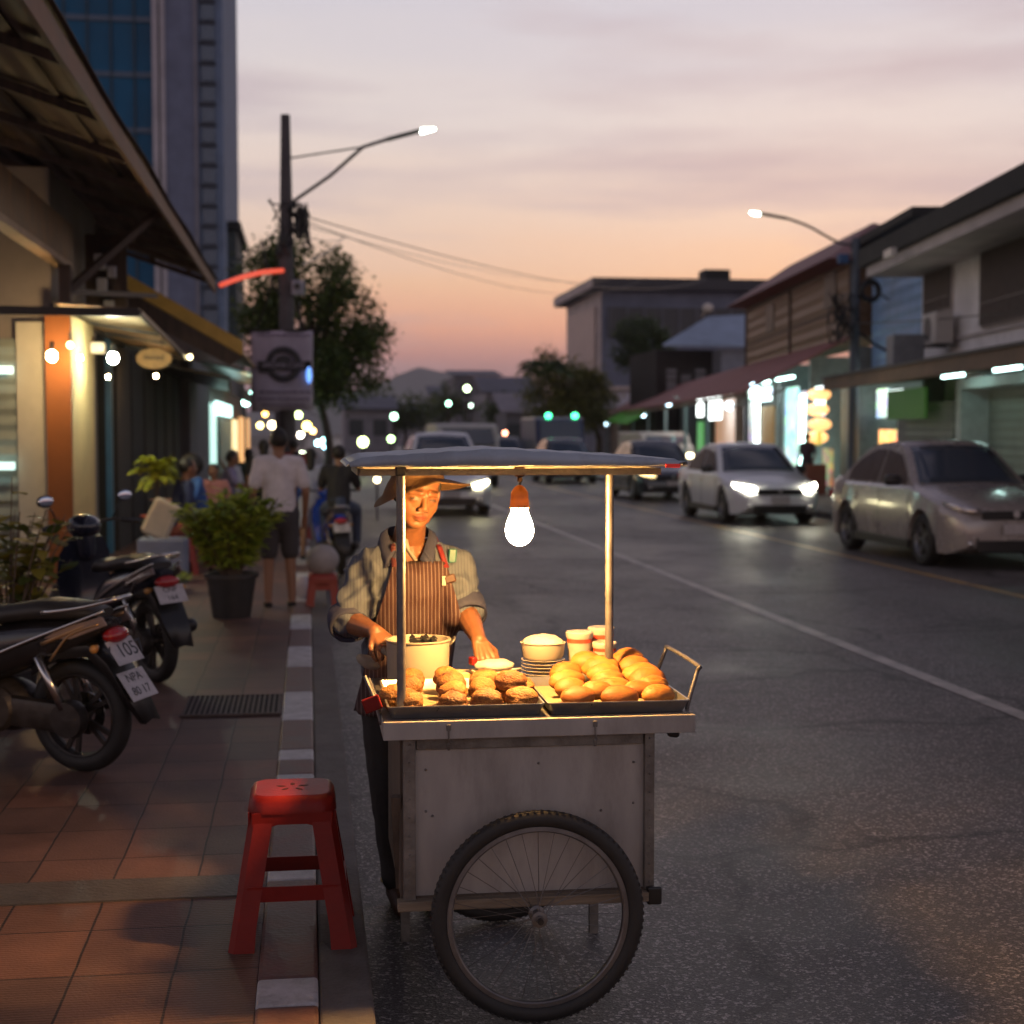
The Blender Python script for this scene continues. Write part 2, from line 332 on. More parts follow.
struct(MB().box((.098, 14, .045), (.155, 40, .15), bev=.01).build('gutter_ledge', mat('gutter_concrete', (.115,.10,.095), .8, var=.35, scale=4, bump=.3, bscale=60, dirt=.7)))
g = MB().box((-.45, 8.95, .125), (.56, .62, .006)); 
struct(g.build('drain_shade_sheet', mat('drain_shade', (.012,.010,.010), .9, bump=0)))  # flat black sheet painted as the shade below the grate bars
g = MB()
for i in range(19): g.box((-.72 + i * .03, 8.95, .131), (.012, .60, .012))
for yy in (8.64, 9.26): g.box((-.45, yy, .131), (.57, .018, .013))
tag(g.build('drain_grate', mat('rusty_iron', (.10,.075,.07), .7, .2, var=.4, scale=20)), 'long slotted drain grate set in the pavement beside the kerb', 'drain grate')
# far kerb and forecourt on the right
struct(MB().prism([(10.4,5,-.05), (60,5,-.05), (60,170,-.05), (10.4,170,-.05)], (0,0,.17)).build('right_pavement', CONC))
# hills
def ridge(name, y, x0, x1, hfun, m, th=200):
    mb = MB(); n = 160; R = []
    for i in range(n + 1):
        x = x0 + (x1 - x0) * i / n; h = hfun(x)
        R.append([(x, y - th, -2), (x, y - th * .45, h * .55 + 3 * noise.noise(Vector((x * .02, 5, 1)))), (x, y, h), (x, y + th, -2)])
    mb.ring_loft(R, close=False); return struct(mb.build(name, m, smooth=180))
HM = mat('forested_hill', (.06,.075,.05), .95, var=.3, scale=.01, bump=0)
def hh(x):
    c = at_y(425, 400, 2600).x
    return 8 + 112 * .82 * math.exp(-(abs(x - c) / 120) ** 1.7) + 45 * math.exp(-((x - c - 150) / 100) ** 2) + 40 * math.exp(-((x - c + 190) / 160) ** 2) + 14 * noise.noise(Vector((x * .012, 0, 0))) + 5 * noise.noise(Vector((x * .05, 2, 0)))
ridge('hills', 2600, -2600, 3200, hh, HM)

hz = MB().box((0, 1750, 74.5), (6100, 3700, 151)).build('haze', None); hz['kind'] = 'stuff'
hm_ = bpy.data.materials.new('haze_air'); hm_.use_nodes = True; nn = hm_.node_tree.nodes; nn.clear(); ov = nn.new('ShaderNodeOutputMaterial'); pv = nn.new('ShaderNodeVolumePrincipled'); pv.inputs['Density'].default_value = .00030; pv.inputs['Color'].default_value = (.86,.86,.93,1); pv.inputs['Anisotropy'].default_value = .2
hm_.node_tree.links.new(pv.outputs[0], ov.inputs['Volume']); hz.data.materials.append(hm_)
# ------------------------------------------------------------------ materials of the cart
GALV = mat('galvanised_sheet', (.38,.355,.335), .45, .2, var=.16, scale=7, bump=.07, bscale=12, dirt=.45, dirtcol=(.10,.08,.062), stretch=(1,1,.3))
STEEL = mat('worn_steel', (.17,.16,.16), .45, .7, var=.25, scale=14, bump=.05, dirt=.5, dirtcol=(.10,.08,.07))
TRAYM = mat('tray_aluminium', (.42,.41,.40), .3, .85, var=.15, scale=10, bump=.03, dirt=.3, dirtcol=(.2,.16,.12))
WOOD = mat('weathered_wood', (.10,.075,.058), .75, var=.4, scale=7, bump=.3, bscale=30, stretch=(3,3,.35), dirt=.6)
DKWOOD = mat('dark_wood', (.075,.05,.036), .7, var=.4, scale=6, bump=.3, stretch=(4,4,.4), dirt=.5)
RUB = mat('rubber', (.018,.017,.017), .62, var=.3, scale=12, bump=.1)
BLK = mat('black_plastic', (.015,.015,.016), .35, var=.2, scale=8, bump=.02)
ROOFM = mat('painted_canopy_sheet', (.36,.42,.50), .55, 0, var=.12, scale=4, bump=.08, bscale=12, dirt=.55, dirtcol=(.13,.11,.11))
REDP = mat('red_plastic', (.19,.010,.008), .42, spec=.25, var=.12, scale=12, bump=.05, dirt=.25, dirtcol=(.12,.02,.02))
YA, YB = 4.38, 5.15      # front and rear of the deck
X0, X1 = at_y(402, 800, YA+.02).x, at_y(655, 800, YA+.02).x     # body
D0, D1 = at_y(383, 730, YA).x, at_y(694, 730, YA).x     # deck
ZD = .898
cart = empty('food_cart', ((X0+X1)/2, (YA+YB)/2, 0), 0, 'weathered metal food cart with flat canopy and bicycle wheels at the kerb', 'food cart')
cart.location = (0, 0, 0)
MB().box(((D0+D1)/2, (YA+YB)/2, ZD-.006), (D1-D0-.004, YB-YA-.004, .012)).build('deck', STEEL, cart)
m = MB(); T = .05
m.box(((D0+D1)/2, YA-.008, ZD-.030), (D1-D0, .018, .054), bev=.002).box(((D0+D1)/2, YB+.008, ZD-.030), (D1-D0, .018, .054))
m.box((D0+.009, (YA+YB)/2, ZD-.030), (.018, YB-YA-.004, .050)).box((D1-.009, (YA+YB)/2, ZD-.030), (.018, YB-YA-.004, .050))
m.build('deck_rail', GALV, cart)
ZB = .352
FR = mat('riveted_frame', (.19,.175,.16), .5, .5, var=.35, scale=12, bump=.15, dirt=.7, dirtcol=(.07,.05,.04))
m = MB()
for x in (X0+.022, X1-.018):
    for y in (YA+.03, YB-.03):
        m2 = MB().box((x, y, (ZB-.03+ZD-.06)/2), (.036 if x<.5 else .03, .034, ZD-.06-ZB+.03), bev=.002)
        for k in range(9): m2.cap((x, y-.017, ZB+.03+k*.055), (x, y-.0185, ZB+.03+k*.055), .0032, .0032, 6)
        m2.build('corner_post', FR, cart)
XL, XR = X0+.042, X1-.034
p = MB().box(((XL+XR)/2, YA+.038, (ZB+ZD-.06)/2), (XR-XL+.004, .004, ZD-.06-ZB)).build('front_panel', GALV, cart)
for (x, z) in ((XL+.03,.74),(XL+.05,.60),(XL+.03,.615),(XR-.03,.745),(XR-.03,.62),(XL+.37,.75),(XR-.13,.60)): MB().cap((x, YA+.036, z), (x, YA+.034, z), .004, .004, 8).build('rivet', FR, p)
MB().box(((XL+XR)/2, YA+.030, ZD-.060-.018), (XR-XL-.002, .010, .036), bev=.002).build('top_trim', FR, cart)
b = MB().box(((X0+X1)/2+.0, YA+.016, ZB-.012), (X1-X0+.03, .045, .03), bev=.003); b.build('bottom_rail', mat('pale_timber', (.22,.17,.12), .7, var=.35, scale=8, bump=.3, stretch=(.5,4,4), dirt=.5), cart)
MB().box((X1-.005, YA+.02, ZB-.01), (.045,.055,.055), bev=.006).build('rail_end_cap', BLK, cart)
# wooden left side of boards, plain right side and back, floor
sd = MB()
for k in range(5):
    yy = YA+.05+(YB-YA-.1)*(k+.5)/5; sd.box((X0+.004, yy, (ZB+ZD-.07)/2), (.016, (YB-YA-.1)/5-.004, ZD-.07-ZB), bev=.002)
sd.build('side_boards', WOOD, cart)
MB().bar((X0-.015, YA+.05, .66), (X0+.005, YA+.16, ZB), .03, .02).build('side_brace', WOOD, cart)
MB().box((X1-.006, (YA+YB)/2, (ZB+ZD-.07)/2), (.004, YB-YA-.1, ZD-.07-ZB)).build('side_panel', GALV, cart)
MB().box(((X0+X1)/2, YB-.012, (ZB+ZD-.07)/2), (X1-X0-.08, .004, ZD-.07-ZB)).build('back_panel', GALV, cart)
MB().box(((X0+X1)/2, (YA+YB)/2, ZB+.002), (X1-X0-.05, YB-YA-.06, .012)).build('floor_panel', WOOD, cart)
# latch and hook under the front rail
for x in (at_y(448,730,YA).x, at_y(594,730,YA).x):
    MB().box((x, YA-.020, ZD-.022), (.012,.006,.018), bev=.001).tube([(x, YA-.022, ZD-.03), (x, YA-.024, ZD-.055), (x+.006, YA-.022, ZD-.07)], .0025, 6).cap((x, YA-.02, ZD-.072), (x, YA-.02, ZD-.085), .006, .005, 8).build('hook', FR, cart)
MB().cap((at_y(671,741,YA+.03).x, YA+.03, ZD-.066), (at_y(676,741,YA+.03).x, YA+.03, ZD-.07), .013, .011).build('caster_stub', BLK, cart)
# wheels
WC = at_y(538, 916, YA-.075); WR = .318; WC.z = .318
def wheel(yc):
    wh = bpy.data.objects.new('wheel', None); C.objects.link(wh); wh.parent = cart; wh.location = (WC.x, yc, WR)
    t = MB().torus((0,0,0), WR-.026, .0255, (0,1,0), 96, 12, .8)
    for k in range(90):
        a = 2*PI*k/90
        for sgn in (-1,1): t.box((math.cos(a)*(WR-.0055), sgn*.008, math.sin(a)*(WR-.0070)), (.009,.012,.009), Matrix.Rotation(-a, 3, 'Y'))
    t.build('tyre', RUB, wh, smooth=40)
    rim = MB().lathe((0,0,0), [(WR-.064,-.010),(WR-.060,-.013),(WR-.048,-.012),(WR-.044,-.006),(WR-.044,.006),(WR-.048,.012),(WR-.060,.013),(WR-.064,.010),(WR-.066,0),(WR-.064,-.010)], 96, (0,1,0)).build('rim', STEEL, wh, smooth=40)
    MB().lathe((0,0,0), [(.001,-.045),(.014,-.045),(.014,-.034),(.024,-.032),(.024,-.026),(.015,-.022),(.013,0),(.015,.022),(.024,.026),(.024,.032),(.012,.036),(.001,.036)], 28, (0,1,0)).build('hub', STEEL, wh, smooth=40)
    MB().lathe((0,0,0), [(.001,-.056),(.009,-.056),(.010,-.046),(.001,-.045)], 12, (0,1,0)).build('axle_nut', BLK, wh)
    sm = mat('spoke_wire', (.16,.15,.15), .4, .8, var=.2, bump=0)
    for k in range(32):
        a = 2*PI*k/32; off = (.34 if (k//2) % 2 else -.34); y0 = -.029 if k % 2 else .029
        MB().tube([(math.cos(a+off)*.022, y0, math.sin(a+off)*.022), (math.cos(a)*(WR-.065), 0, math.sin(a)*(WR-.061))], .0011, 5).build('spoke', sm, wh)
    return wh
wheel(YA-.075); wheel(YB+.08)
MB().tube([(WC.x, YA-.05, WR), (WC.x, YB+.05, WR)], .011, 10).build('axle', STEEL, cart)
for y in (YA+.05, YB-.05):
    MB().bar((WC.x-.07, y, ZB-.0), (WC.x, y, WR), .02, .006).bar((WC.x+.07, y, ZB-.0), (WC.x, y, WR), .02, .006).build('axle_bracket', FR, cart)
for x in (X0+.05, X1-.06): MB().box((x, YB-.08, ZB/2-.01), (.03,.03,ZB-.02)).build('prop_leg', FR, cart)
# posts and canopy
PL = at_y(401.5, 709, YA+.07); PR = at_y(609, 668, YA+.36)
ZC = 1.630
m = MB().tube([(PL.x, PL.y, ZD), (PL.x, PL.y, ZC)], .0135, 20).build('post', STEEL, cart, smooth=40)
m = MB().tube([(PR.x, PR.y, ZD), (PR.x, PR.y, ZC)], .0135, 20).build('post', STEEL, cart, smooth=40)
qx = at_y(401.5, 600, YB-.04).x
m = MB().tube([(qx, YB-.04, ZD), (qx, YB-.04, ZC)], .0125, 14).build('post', STEEL, cart, smooth=40)
CY0, CY1 = YA-.02, YB+.02
CX0, CX1 = at_y(350, 460, CY0).x, at_y(687, 460, CY0).x
m = MB()
m.bar((CX0+.03, YA+.07, ZC-.004), (CX1-.06, YA+.07, ZC-.004), .022, .020).bar((CX0+.03, YB-.04, ZC-.004), (CX1-.06, YB-.04, ZC-.004), .022, .020)
m.bar((CX0+.035, YA+.08, ZC-.004), (CX0+.035, YB-.05, ZC-.004), .022, .020).bar((CX1-.07, YA+.08, ZC-.004), (CX1-.07, YB-.05, ZC-.004), .022, .020)
m.bar((PR.x, YA+.08, ZC-.004), (PR.x, YB-.05, ZC-.004), .018, .016)
m.build('canopy_frame', FR, cart)
m = MB().box((PL.x, PL.y, ZC+.0), (.032,.034,.030), bev=.003); m.build('post_clamp', BLK, cart)
m = MB(); n = 28; rows = []
def ztop(x):
    t = (x-CX0)/(CX1-CX0); q = 1-abs(2*t-1)
    return (1.668 + .026*t/.42 if t < .42 else 1.694 - .034*(t-.42)/.58) - (.014 if t < .03 or t > .985 else 0)
for yy, dz in ((CY0, 0), (CY0+.02, .001), ((CY0+CY1)/2, .006), (CY1-.02, .001), (CY1, 0)):
    rows.append([(CX0+(CX1-CX0)*i/n, yy, ztop(CX0+(CX1-CX0)*i/n)+dz+.0015*math.sin(i*2.3+yy*9)) for i in range(n+1)])
m.ring_loft(rows, close=False)
zlo = lambda x: 1.646 + (.012 if x > CX1-.03 else 0) + .0015*math.sin(x*31)
for yy, rr in ((CY0, rows[0]), (CY1, rows[-1])): m.ring_loft([rr, [(p[0], yy-(.006 if yy==CY0 else -.006), zlo(p[0])) for p in rr]], close=False)
for xx, i in ((CX0, 0), (CX1, -1)): m.ring_loft([[r[i] for r in rows], [(xx-(.012 if i == 0 else -.002), r[i][1], zlo(xx)) for r in rows]], close=False)
m.build('canopy_roof', ROOFM, cart, smooth=20, solid=.003)
MB().box(((CX0+CX1)/2, (CY0+CY1)/2, 1.645), (CX1-CX0-.012, CY1-CY0-.012, .004)).build('canopy_lining', mat('canopy_lining', (.42,.40,.36), .6, .1, var=.2, scale=6, dirt=.4), cart)
x = at_y(672, 467, CY0).x
MB().box((x, CY0-.010, 1.645), (.045, .008, .011), bev=.002).build('glowing_red_reflector', mat('glowing_red_reflector', (.5,.02,.02), .3, bump=0, emit=.15, ecol=(1,.05,.03)), cart)  # weak red emission stands in for the reflector's glint
# handles
def loop_handle(x, sx):
    a = Vector((x, YA+.06, ZD-.02)); c = Vector((x, YA+.50, ZD-.02))
    p = [a, a+Vector((sx*.015,0,.06)), a+Vector((sx*.040,.01,.135)), a+Vector((sx*.046,.03,.150)), c+Vector((sx*.046,-.03,.150)), c+Vector((sx*.040,-.01,.135)), c+Vector((sx*.015,0,.06)), c]
    MB().tube(smoothpath(p, 5), .0065, 12).build('handle', STEEL, cart, smooth=180)
loop_handle(D1-.012, 1)
h = Vector((D0+.0, YA+.10, ZD-.03))
MB().tube(smoothpath([h+Vector((.0,.0,-.0)), h+Vector((-.012,.05,.06)), h+Vector((-.03,.18,.105)), h+Vector((-.012,.36,.05)), h+Vector((0,.40,0))], 6), .0065, 12).build('handle', STEEL, cart, smooth=180)
# red tag hanging on a short lanyard
tg = at_y(372, 704, YA+.10)
m = MB().box(tg, (.055,.014,.045), Matrix.Rotation(-.35, 3, 'Y'), bev=.004)
tag(m.build('red_tag', REDP), 'small red cloth tag hanging from the left handle of the cart', 'tag')
o = bpy.data.objects['red_tag']; m = MB().tube([tg+Vector((0.006,0,.02)), tg+Vector((-.02,.03,.08))], .006, 8); m.build('lanyard', STEEL, o)

# ------------------------------------------------------------------ hanging bulb
BUL = at_y(519.5, 524, 4.53)
bulb = empty('hanging_bulb', (BUL.x, BUL.y, BUL.z), 0, 'glowing warm light bulb in an orange holder hanging under the cart canopy', 'light bulb')
prof = [(.0005,-.067),(.016,-.064),(.030,-.054),(.040,-.038),(.0435,-.020),(.041,-.002),(.034,.018),(.027,.034),(.0255,.050)]
MB().lathe((0,0,0), prof, 32).build('bulb_glass', light_mat('bulb_glow', (1,.52,.15), 1350), bulb, smooth=180)
MB().lathe((0,0,0), [(.0258,.048),(.031,.050),(.030,.055),(.028,.075),(.026,.098),(.016,.112),(.008,.118),(.0005,.12)], 24).build('lamp_holder', mat('orange_holder', (.75,.20,.02), .45, bump=0, var=.08), bulb, smooth=35)
MB().tube([(0,0,.115), (.002,0,.14), (0,0,ZC-BUL.z-.02)], .0022, 6).tube([(0,0,ZC-BUL.z-.045), (.006,0,ZC-BUL.z-.03), (.0,.0,ZC-BUL.z-.012)], .004, 6).build('wire', BLK, bulb)
MB().box((0,0,ZC-BUL.z-.004), (.030,.036,.034), bev=.006).box((0,0,ZC-BUL.z-.026), (.012,.014,.02)).build('clamp', mat('rust', (.13,.06,.03), .8, .3), bulb)

# ------------------------------------------------------------------ trays
def tray(name, x0, x1, y0, y1, label):
    t = empty(name, ((x0+x1)/2, (y0+y1)/2, ZD+.001), 0, label, 'tray')
    w2, d2 = (x1-x0)/2, (y1-y0)/2; m = MB()
    def rect(ix, z, r=.012):
        return [Vector((sx*(w2-ix-r)+r*math.cos(a), sy*(d2-ix-r)+r*math.sin(a), z)) for sx, sy, a0 in ((1,1,0),(-1,1,PI/2),(-1,-1,PI),(1,-1,1.5*PI)) for a in (a0, a0+PI/4, a0+PI/2)]
    m.ring_loft([rect(.016, 0), rect(.002, .032), rect(0, .034), rect(0, .037), rect(.005, .037), rect(.018, .004)], cap=False)
    a = m.bm.faces.new([m.bm.verts.new(p) for p in rect(.016, 0)]); a = m.bm.faces.new([m.bm.verts.new(p) for p in rect(.018, .004)])
    m.build('pan', TRAYM, t, smooth=30)
    MB().box((0,0,.0065), (2*w2-.042, 2*d2-.042, .003)).build('paper_liner', mat('greaseproof_paper', (.30,.22,.12), .7, var=.2, scale=15), t)
    return t
XA, XM, XB = at_y(387, 712, YA+.01).x, at_y(546, 712, YA+.01).x, at_y(690, 712, YA+.01).x
tray('baking_tray', XA, XM-.002, YA+.008, YA+.50, 'shallow metal tray of rough brown fried buns on the left')
tray('baking_tray', XM+.005, XB, YA+.008, YA+.50, 'shallow metal tray of smooth golden buns on the right')

# ------------------------------------------------------------------ buns
def bun_mat(name, a, b, rough, sc_, bmp):
    m = bpy.data.materials.new(name); m.use_nodes = True; N = m.node_tree.nodes; L = m.node_tree.links; P = N['Principled BSDF']
    tc = N.new('ShaderNodeTexCoord'); n = N.new('ShaderNodeTexNoise'); n.inputs['Scale'].default_value = sc_; n.inputs['Detail'].default_value = 8; n.inputs['Roughness'].default_value = .65
    oi = N.new('ShaderNodeObjectInfo'); ad = N.new('ShaderNodeVectorMath'); ad.operation = 'ADD'; L.new(tc.outputs['Object'], ad.inputs[0]); L.new(oi.outputs['Location'], ad.inputs[1]); L.new(ad.outputs[0], n.inputs['Vector'])
    r = N.new('ShaderNodeValToRGB'); r.color_ramp.elements[0].position = .33; r.color_ramp.elements[0].color = (*a, 1); r.color_ramp.elements[1].position = .66; r.color_ramp.elements[1].color = (*b, 1)
    o2 = N.new('ShaderNodeMath'); o2.operation = 'MULTIPLY_ADD'; o2.inputs[1].default_value = .26; L.new(oi.outputs['Random'], o2.inputs[0])
    o3 = N.new('ShaderNodeMath'); o3.operation = 'SUBTRACT'; o3.inputs[1].default_value = .13; L.new(n.outputs['Fac'], o3.inputs[0]); L.new(o3.outputs[0], o2.inputs[2]); L.new(o2.outputs[0], r.inputs[0]); L.new(r.outputs[0], P.inputs['Base Color']); P.inputs['Roughness'].default_value = rough
    n2 = N.new('ShaderNodeTexNoise'); n2.inputs['Scale'].default_value = sc_*7; n2.inputs['Detail'].default_value = 5; L.new(ad.outputs[0], n2.inputs['Vector'])
    bp = N.new('ShaderNodeBump'); bp.inputs['Strength'].default_value = bmp; bp.inputs['Distance'].default_value = .004; L.new(n2.outputs['Fac'], bp.inputs['Height']); L.new(bp.outputs[0], P.inputs['Normal'])
    P.inputs['Subsurface Weight'].default_value = .12; P.inputs['Subsurface Radius'].default_value = (.01,.005,.002)
    return m
BR = bun_mat('fried_crust', (.10,.030,.007), (.33,.14,.028), .6, 26, 1.3)
BG = bun_mat('golden_crust', (.25,.075,.009), (.37,.145,.020), .6, 17, .4)
def bun_mesh(kind, seed):
    m = MB(); q = bmesh.ops.create_icosphere(m.bm, subdivisions=4, radius=1); o = Vector((seed*3.7, seed*1.3, 0))
    for v in m.bm.verts:
        d = v.co.normalized()
        if kind == 'fried':
            f = 1 + .13*noise.noise(d*1.5+o) + .05*noise.noise(d*4.5+o) + .025*noise.noise(d*10+o)
            groove = math.exp(-((d.z-.12-.15*noise.noise(d*1.5+o))/.085)**2) * .10
            p = Vector((d.x*.049, d.y*.045, d.z*.036)) * (f - groove)
        else:
            f = 1 + .06*noise.noise(d*1.3+o) + .02*noise.noise(d*4+o)
            cut = math.exp(-((d.y+.10+.1*noise.noise(d*1.4+o))/.06)**2) * (.0 if seed % 3 else .12) * max(0, d.z+.3)
            p = Vector((d.x*.062, d.y*.046, d.z*.036)) * (f - cut)
            if p.z < 0: p.z *= .75
        v.co = p
    o2 = m.build('mesh', None, smooth=180); me = o2.data; bpy.data.objects.remove(o2); me.materials.append(BR if kind == 'fried' else BG); me.name = kind+'_bun'
    return me
FM = [bun_mesh('fried', k+1) for k in range(5)]; GM = [bun_mesh('gold', k+1) for k in range(6)]
ORD = ['leftmost','second','third','fourth','fifth','sixth']
ROWN = ['front','second','third','back']
def put_bun(meshes, name, u, v, Y, tilt, yaw, label, group, s=1, roll=0):
    o = bpy.data.objects.new(name, random.choice(meshes)); C.objects.link(o); o.location = at_y(u, v, Y)
    o.rotation_euler = (tilt, roll, yaw); o.scale = (s*random.uniform(.88,1.10), s*random.uniform(.90,1.08), s*random.uniform(.90,1.12)); tag(o, label, 'bun', group)
GF, GG = 'rough fried buns in the left tray', 'golden buns in the right tray'
Yf = YA+.075
fr = [  # u, v, Y, tilt, where
 (410,702,Yf+.02,.15,'at the front left corner beside the canopy post'), (404,699,Yf+.10,.5,'half hidden behind the canopy post, above the corner one'), (409,688,Yf+.20,.6,'third back in the row by the canopy post'), (412,680,Yf+.30,.5,'rearmost in the row by the canopy post'),
 (393,697,Yf+.10,.2,'squeezed against the left wall of the tray'),
 (453,702,Yf,.1,'lowest of the second row from the post'), (453,693,Yf+.09,.45,'middle of the second row from the post'), (451,684,Yf+.20,.55,'top of the second row from the post'), (447,678,Yf+.30,.5,'rearmost of the second row from the post'),
 (487,701,Yf,.1,'at the front middle of the tray'), (483,689,Yf+.13,.4,'behind the front middle one, leaning'), (484,681,Yf+.24,.4,'third back in the middle row'),
 (522,698,Yf-.0,.1,'at the front right corner of the left tray'), (511,682,Yf+.12,.25,'perched highest at the right of the left tray'), (506,694,Yf+.15,.1,'low in the gap under the perched one'), (521,688,Yf+.19,.2,'against the right wall of the left tray')]
for i, (u, v, Y, t, wh) in enumerate(fr):
    put_bun(FM, 'fried_bun', u, v, Y, t*.8, random.uniform(-.5,.5), 'rough brown fried bun '+wh, GF, .98, random.uniform(-.15,.15))
gd = [
 (578,697,Yf,.25,-.1,'front left of the tray'), (571,689,Yf+.09,.55,.1,'behind the front left one'), (567,681,Yf+.19,.65,.25,'third back in the left row'), (566,674,Yf+.28,.65,.3,'rearmost in the left row'),
 (619,697,Yf,.25,-.1,'front centre of the tray'), (614,689,Yf+.07,.55,-.1,'second in the centre row'), (608,682,Yf+.14,.6,-.2,'third in the centre row'), (604,674,Yf+.21,.7,-.25,'fourth in the centre row'), (600,667,Yf+.29,.7,-.3,'fifth in the centre row'), (586,662,Yf+.33,.5,-.2,'highest at the back left of the pile'), (594,668,Yf+.36,.4,.1,'low behind the centre row'),
 (658,695,Yf,.2,.05,'front right corner of the tray'), (652,687,Yf+.08,.55,.0,'second in the right row'), (648,680,Yf+.15,.6,-.1,'third in the right row'), (641,674,Yf+.22,.6,-.2,'fourth in the right row'), (634,667,Yf+.29,.65,-.25,'fifth in the right row'), (628,660,Yf+.36,.6,-.25,'highest at the back right beside the canopy post'), (640,690,Yf+.04,.3,0,'low between the centre and right rows'), (597,691,Yf+.03,.3,0,'low between the left and centre rows')]
for i, (u, v, Y, t, yw, wh) in enumerate(gd):
    put_bun(GM, 'golden_bun', u, v, Y, t, yw, 'smooth golden bun, '+wh, GG, .93 if 'low' not in wh else .8, random.uniform(-.1,.1))

# ------------------------------------------------------------------ things behind the trays
ENAM = mat('cream_enamel', (.36,.31,.24), .3, var=.06, scale=5, bump=.02, dirt=.15, dirtcol=(.4,.3,.2))
WPL = mat('white_plastic', (.42,.38,.33), .4, var=.05, bump=.01)
pc = at_y(418, 650, YA+.62); PXc, PYc = pc.x, pc.y
pot = empty('cooking_pot', (PXc, PYc, ZD+.001), 0, 'round cream enamel pot on the cart in front of the vendor', 'pot')
r = .106
MB().lathe((0,0,0), [(.001,0),(r*.93,0),(r*.97,.01),(r,.145),(r+.005,.150),(r+.005,.154),(r-.004,.154),(r-.006,.148),(r-.010,.02),(.001,.015)], 48).build('pot_body', ENAM, pot, smooth=35)
MB().lathe((0,0,0), [(.001,.118),(r-.008,.118)], 32).build('batter', mat('pale_cream_batter', (.68,.55,.34), .35, bump=.1), pot)
MB().tube(smoothpath([(.102,-.02,.13),(.118,-.022,.148),(.124,0,.156),(.118,.022,.148),(.102,.02,.13)],4), .004, 8).build('pot_handle', STEEL, pot, smooth=180)
hx = at_y(420, 640, PYc)
br_ = MB().box((PXc+.015, PYc-.04, ZD+.152), (.090,.03,.022), bev=.005)
for k in range(26): br_.box((PXc+.015+random.uniform(-.045,.045), PYc-.04+random.uniform(-.02,.02), ZD+.152+random.uniform(-.006,.018)), (.012,.01,.014), Matrix.Rotation(random.uniform(-1,1),3,'Y'))
tag(br_.build('oil_brush', BLK), 'black bristle brush lying across the rim of the pot', 'brush')
bc = at_y(482, 683, YA+.60)
t = empty('cutting_board', (bc.x, YA+.60, ZD+.001), 0, 'pale cutting board on the cart between pot and plates', 'cutting board')
MB().box((0,0,.007), (.285,.20,.014), bev=.004).build('board', mat('pale_board', (.32,.27,.18), .5, var=.1, scale=10), t)
MB().box((-.075,.065,.024), (.115,.075,.020), bev=.003).build('butter_block', mat('butter', (.72,.52,.22), .4), t)
p = at_y(493, 668, YA+.60)
m = MB(); 
for k, (dx, dy, dz) in enumerate(((0,0,0),(.004,.003,.011),(-.003,.004,.021))): m.box((p.x+dx, p.y+dy, ZD+.021+dz), (.135,.095,.010), Matrix.Rotation(.12*k-.1,3,'Z'), bev=.003)
tag(m.build('foam_boxes', mat('lid_card', (.62,.55,.36), .6)), 'low stack of pale food boxes beside the right hand of the vendor', 'food boxes')
m = MB().ell((p.x+.004, p.y, ZD+.062), (.068,.050,.022), fn=lambda p, d: p*(1+.12*noise.noise(d*2)))
tag(m.build('white_cloth', mat('white_cloth', (.46,.44,.40), .8, bump=.3, bscale=40), smooth=180), 'folded white cloth lying on the low stack of boxes', 'cloth')
pc2 = at_y(543, 668, YA+.60)
t = empty('plate_stack', (pc2.x, YA+.60, ZD+.001), 0, 'stack of cream plates under a white bowl, right of the cutting board', 'plates')
for k in range(7):
    z = k*.0115; q = MB().lathe((0,0,0), [(.001,z),(.045,z),(.070,z+.007),(.0745,z+.0115),(.0735,z+.0125),(.066,z+.009),(.043,z+.003),(.001,z+.003)], 36).build('plate', ENAM, t, smooth=40)
b = empty('powder_bowl', (pc2.x, YA+.60, ZD+.084), 0, 'round white bowl heaped with white sugar on the plate stack', 'bowl')
MB().lathe((0,0,0), [(.001,0),(.064,0),(.070,.010),(.0745,.052),(.078,.054),(.074,.056),(.070,.050),(.060,.012),(.001,.010)], 40).build('bowl_body', ENAM, b, smooth=35)
MB().ell((0,0,.050), (.071,.071,.030), fn=lambda p, d: Vector((p.x,p.y,max(p.z,-.01)*(1+.15*noise.noise(d*3))))).build('sugar', mat('sugar', (.46,.44,.41), .9, bump=.4, bscale=150), b, smooth=180)
def cup(u, Yc, s, label, h=.105):
    c = at_y(u, 660, Yc); t = empty('paper_cup', (c.x, Yc, ZD+.001), 0, label, 'cup', 'paper cups behind the golden buns')
    R = .044*s; H = h
    MB().lathe((0,0,0), [(.001,0),(R*.72,0),(R*.97,H*.82)], 28).build('cup_body', mat('cup_paper', (.36,.31,.25), .55, var=.15, scale=30), t, smooth=40)
    MB().lathe((0,0,0), [(R*.975,H*.80),(R*.99,H*.88)], 28).build('red_band', mat('cup_red_print', (.55,.06,.03), .5, var=.3, scale=60), t, smooth=60)
    MB().lathe((0,0,0), [(R*.99,H*.88),(R*1.06,H*.92),(R*1.07,H),(R,H+.004),(.001,H+.002)], 28).build('lid', WPL, t, smooth=35)
cup(579.5, YA+.62, 1.0, 'paper cup with red print and lid next to the plate stack', .165)
cup(604.5, YA+.60, .92, 'shorter red printed paper cup behind the right canopy post', .13)
cup(601, YA+.70, 1.0, 'white lidded paper cup at the back, just left of the right canopy post', .168)
q = MB().tube([(at_y(500,662,YB-.03).x, YB-.03, ZD+.02), (at_y(530,662,YB-.03).x, YB-.03, ZD+.03)], .006, 8); tag(q.build('ladle', STEEL), 'thin metal ladle handle resting between cloth and plates', 'ladle')

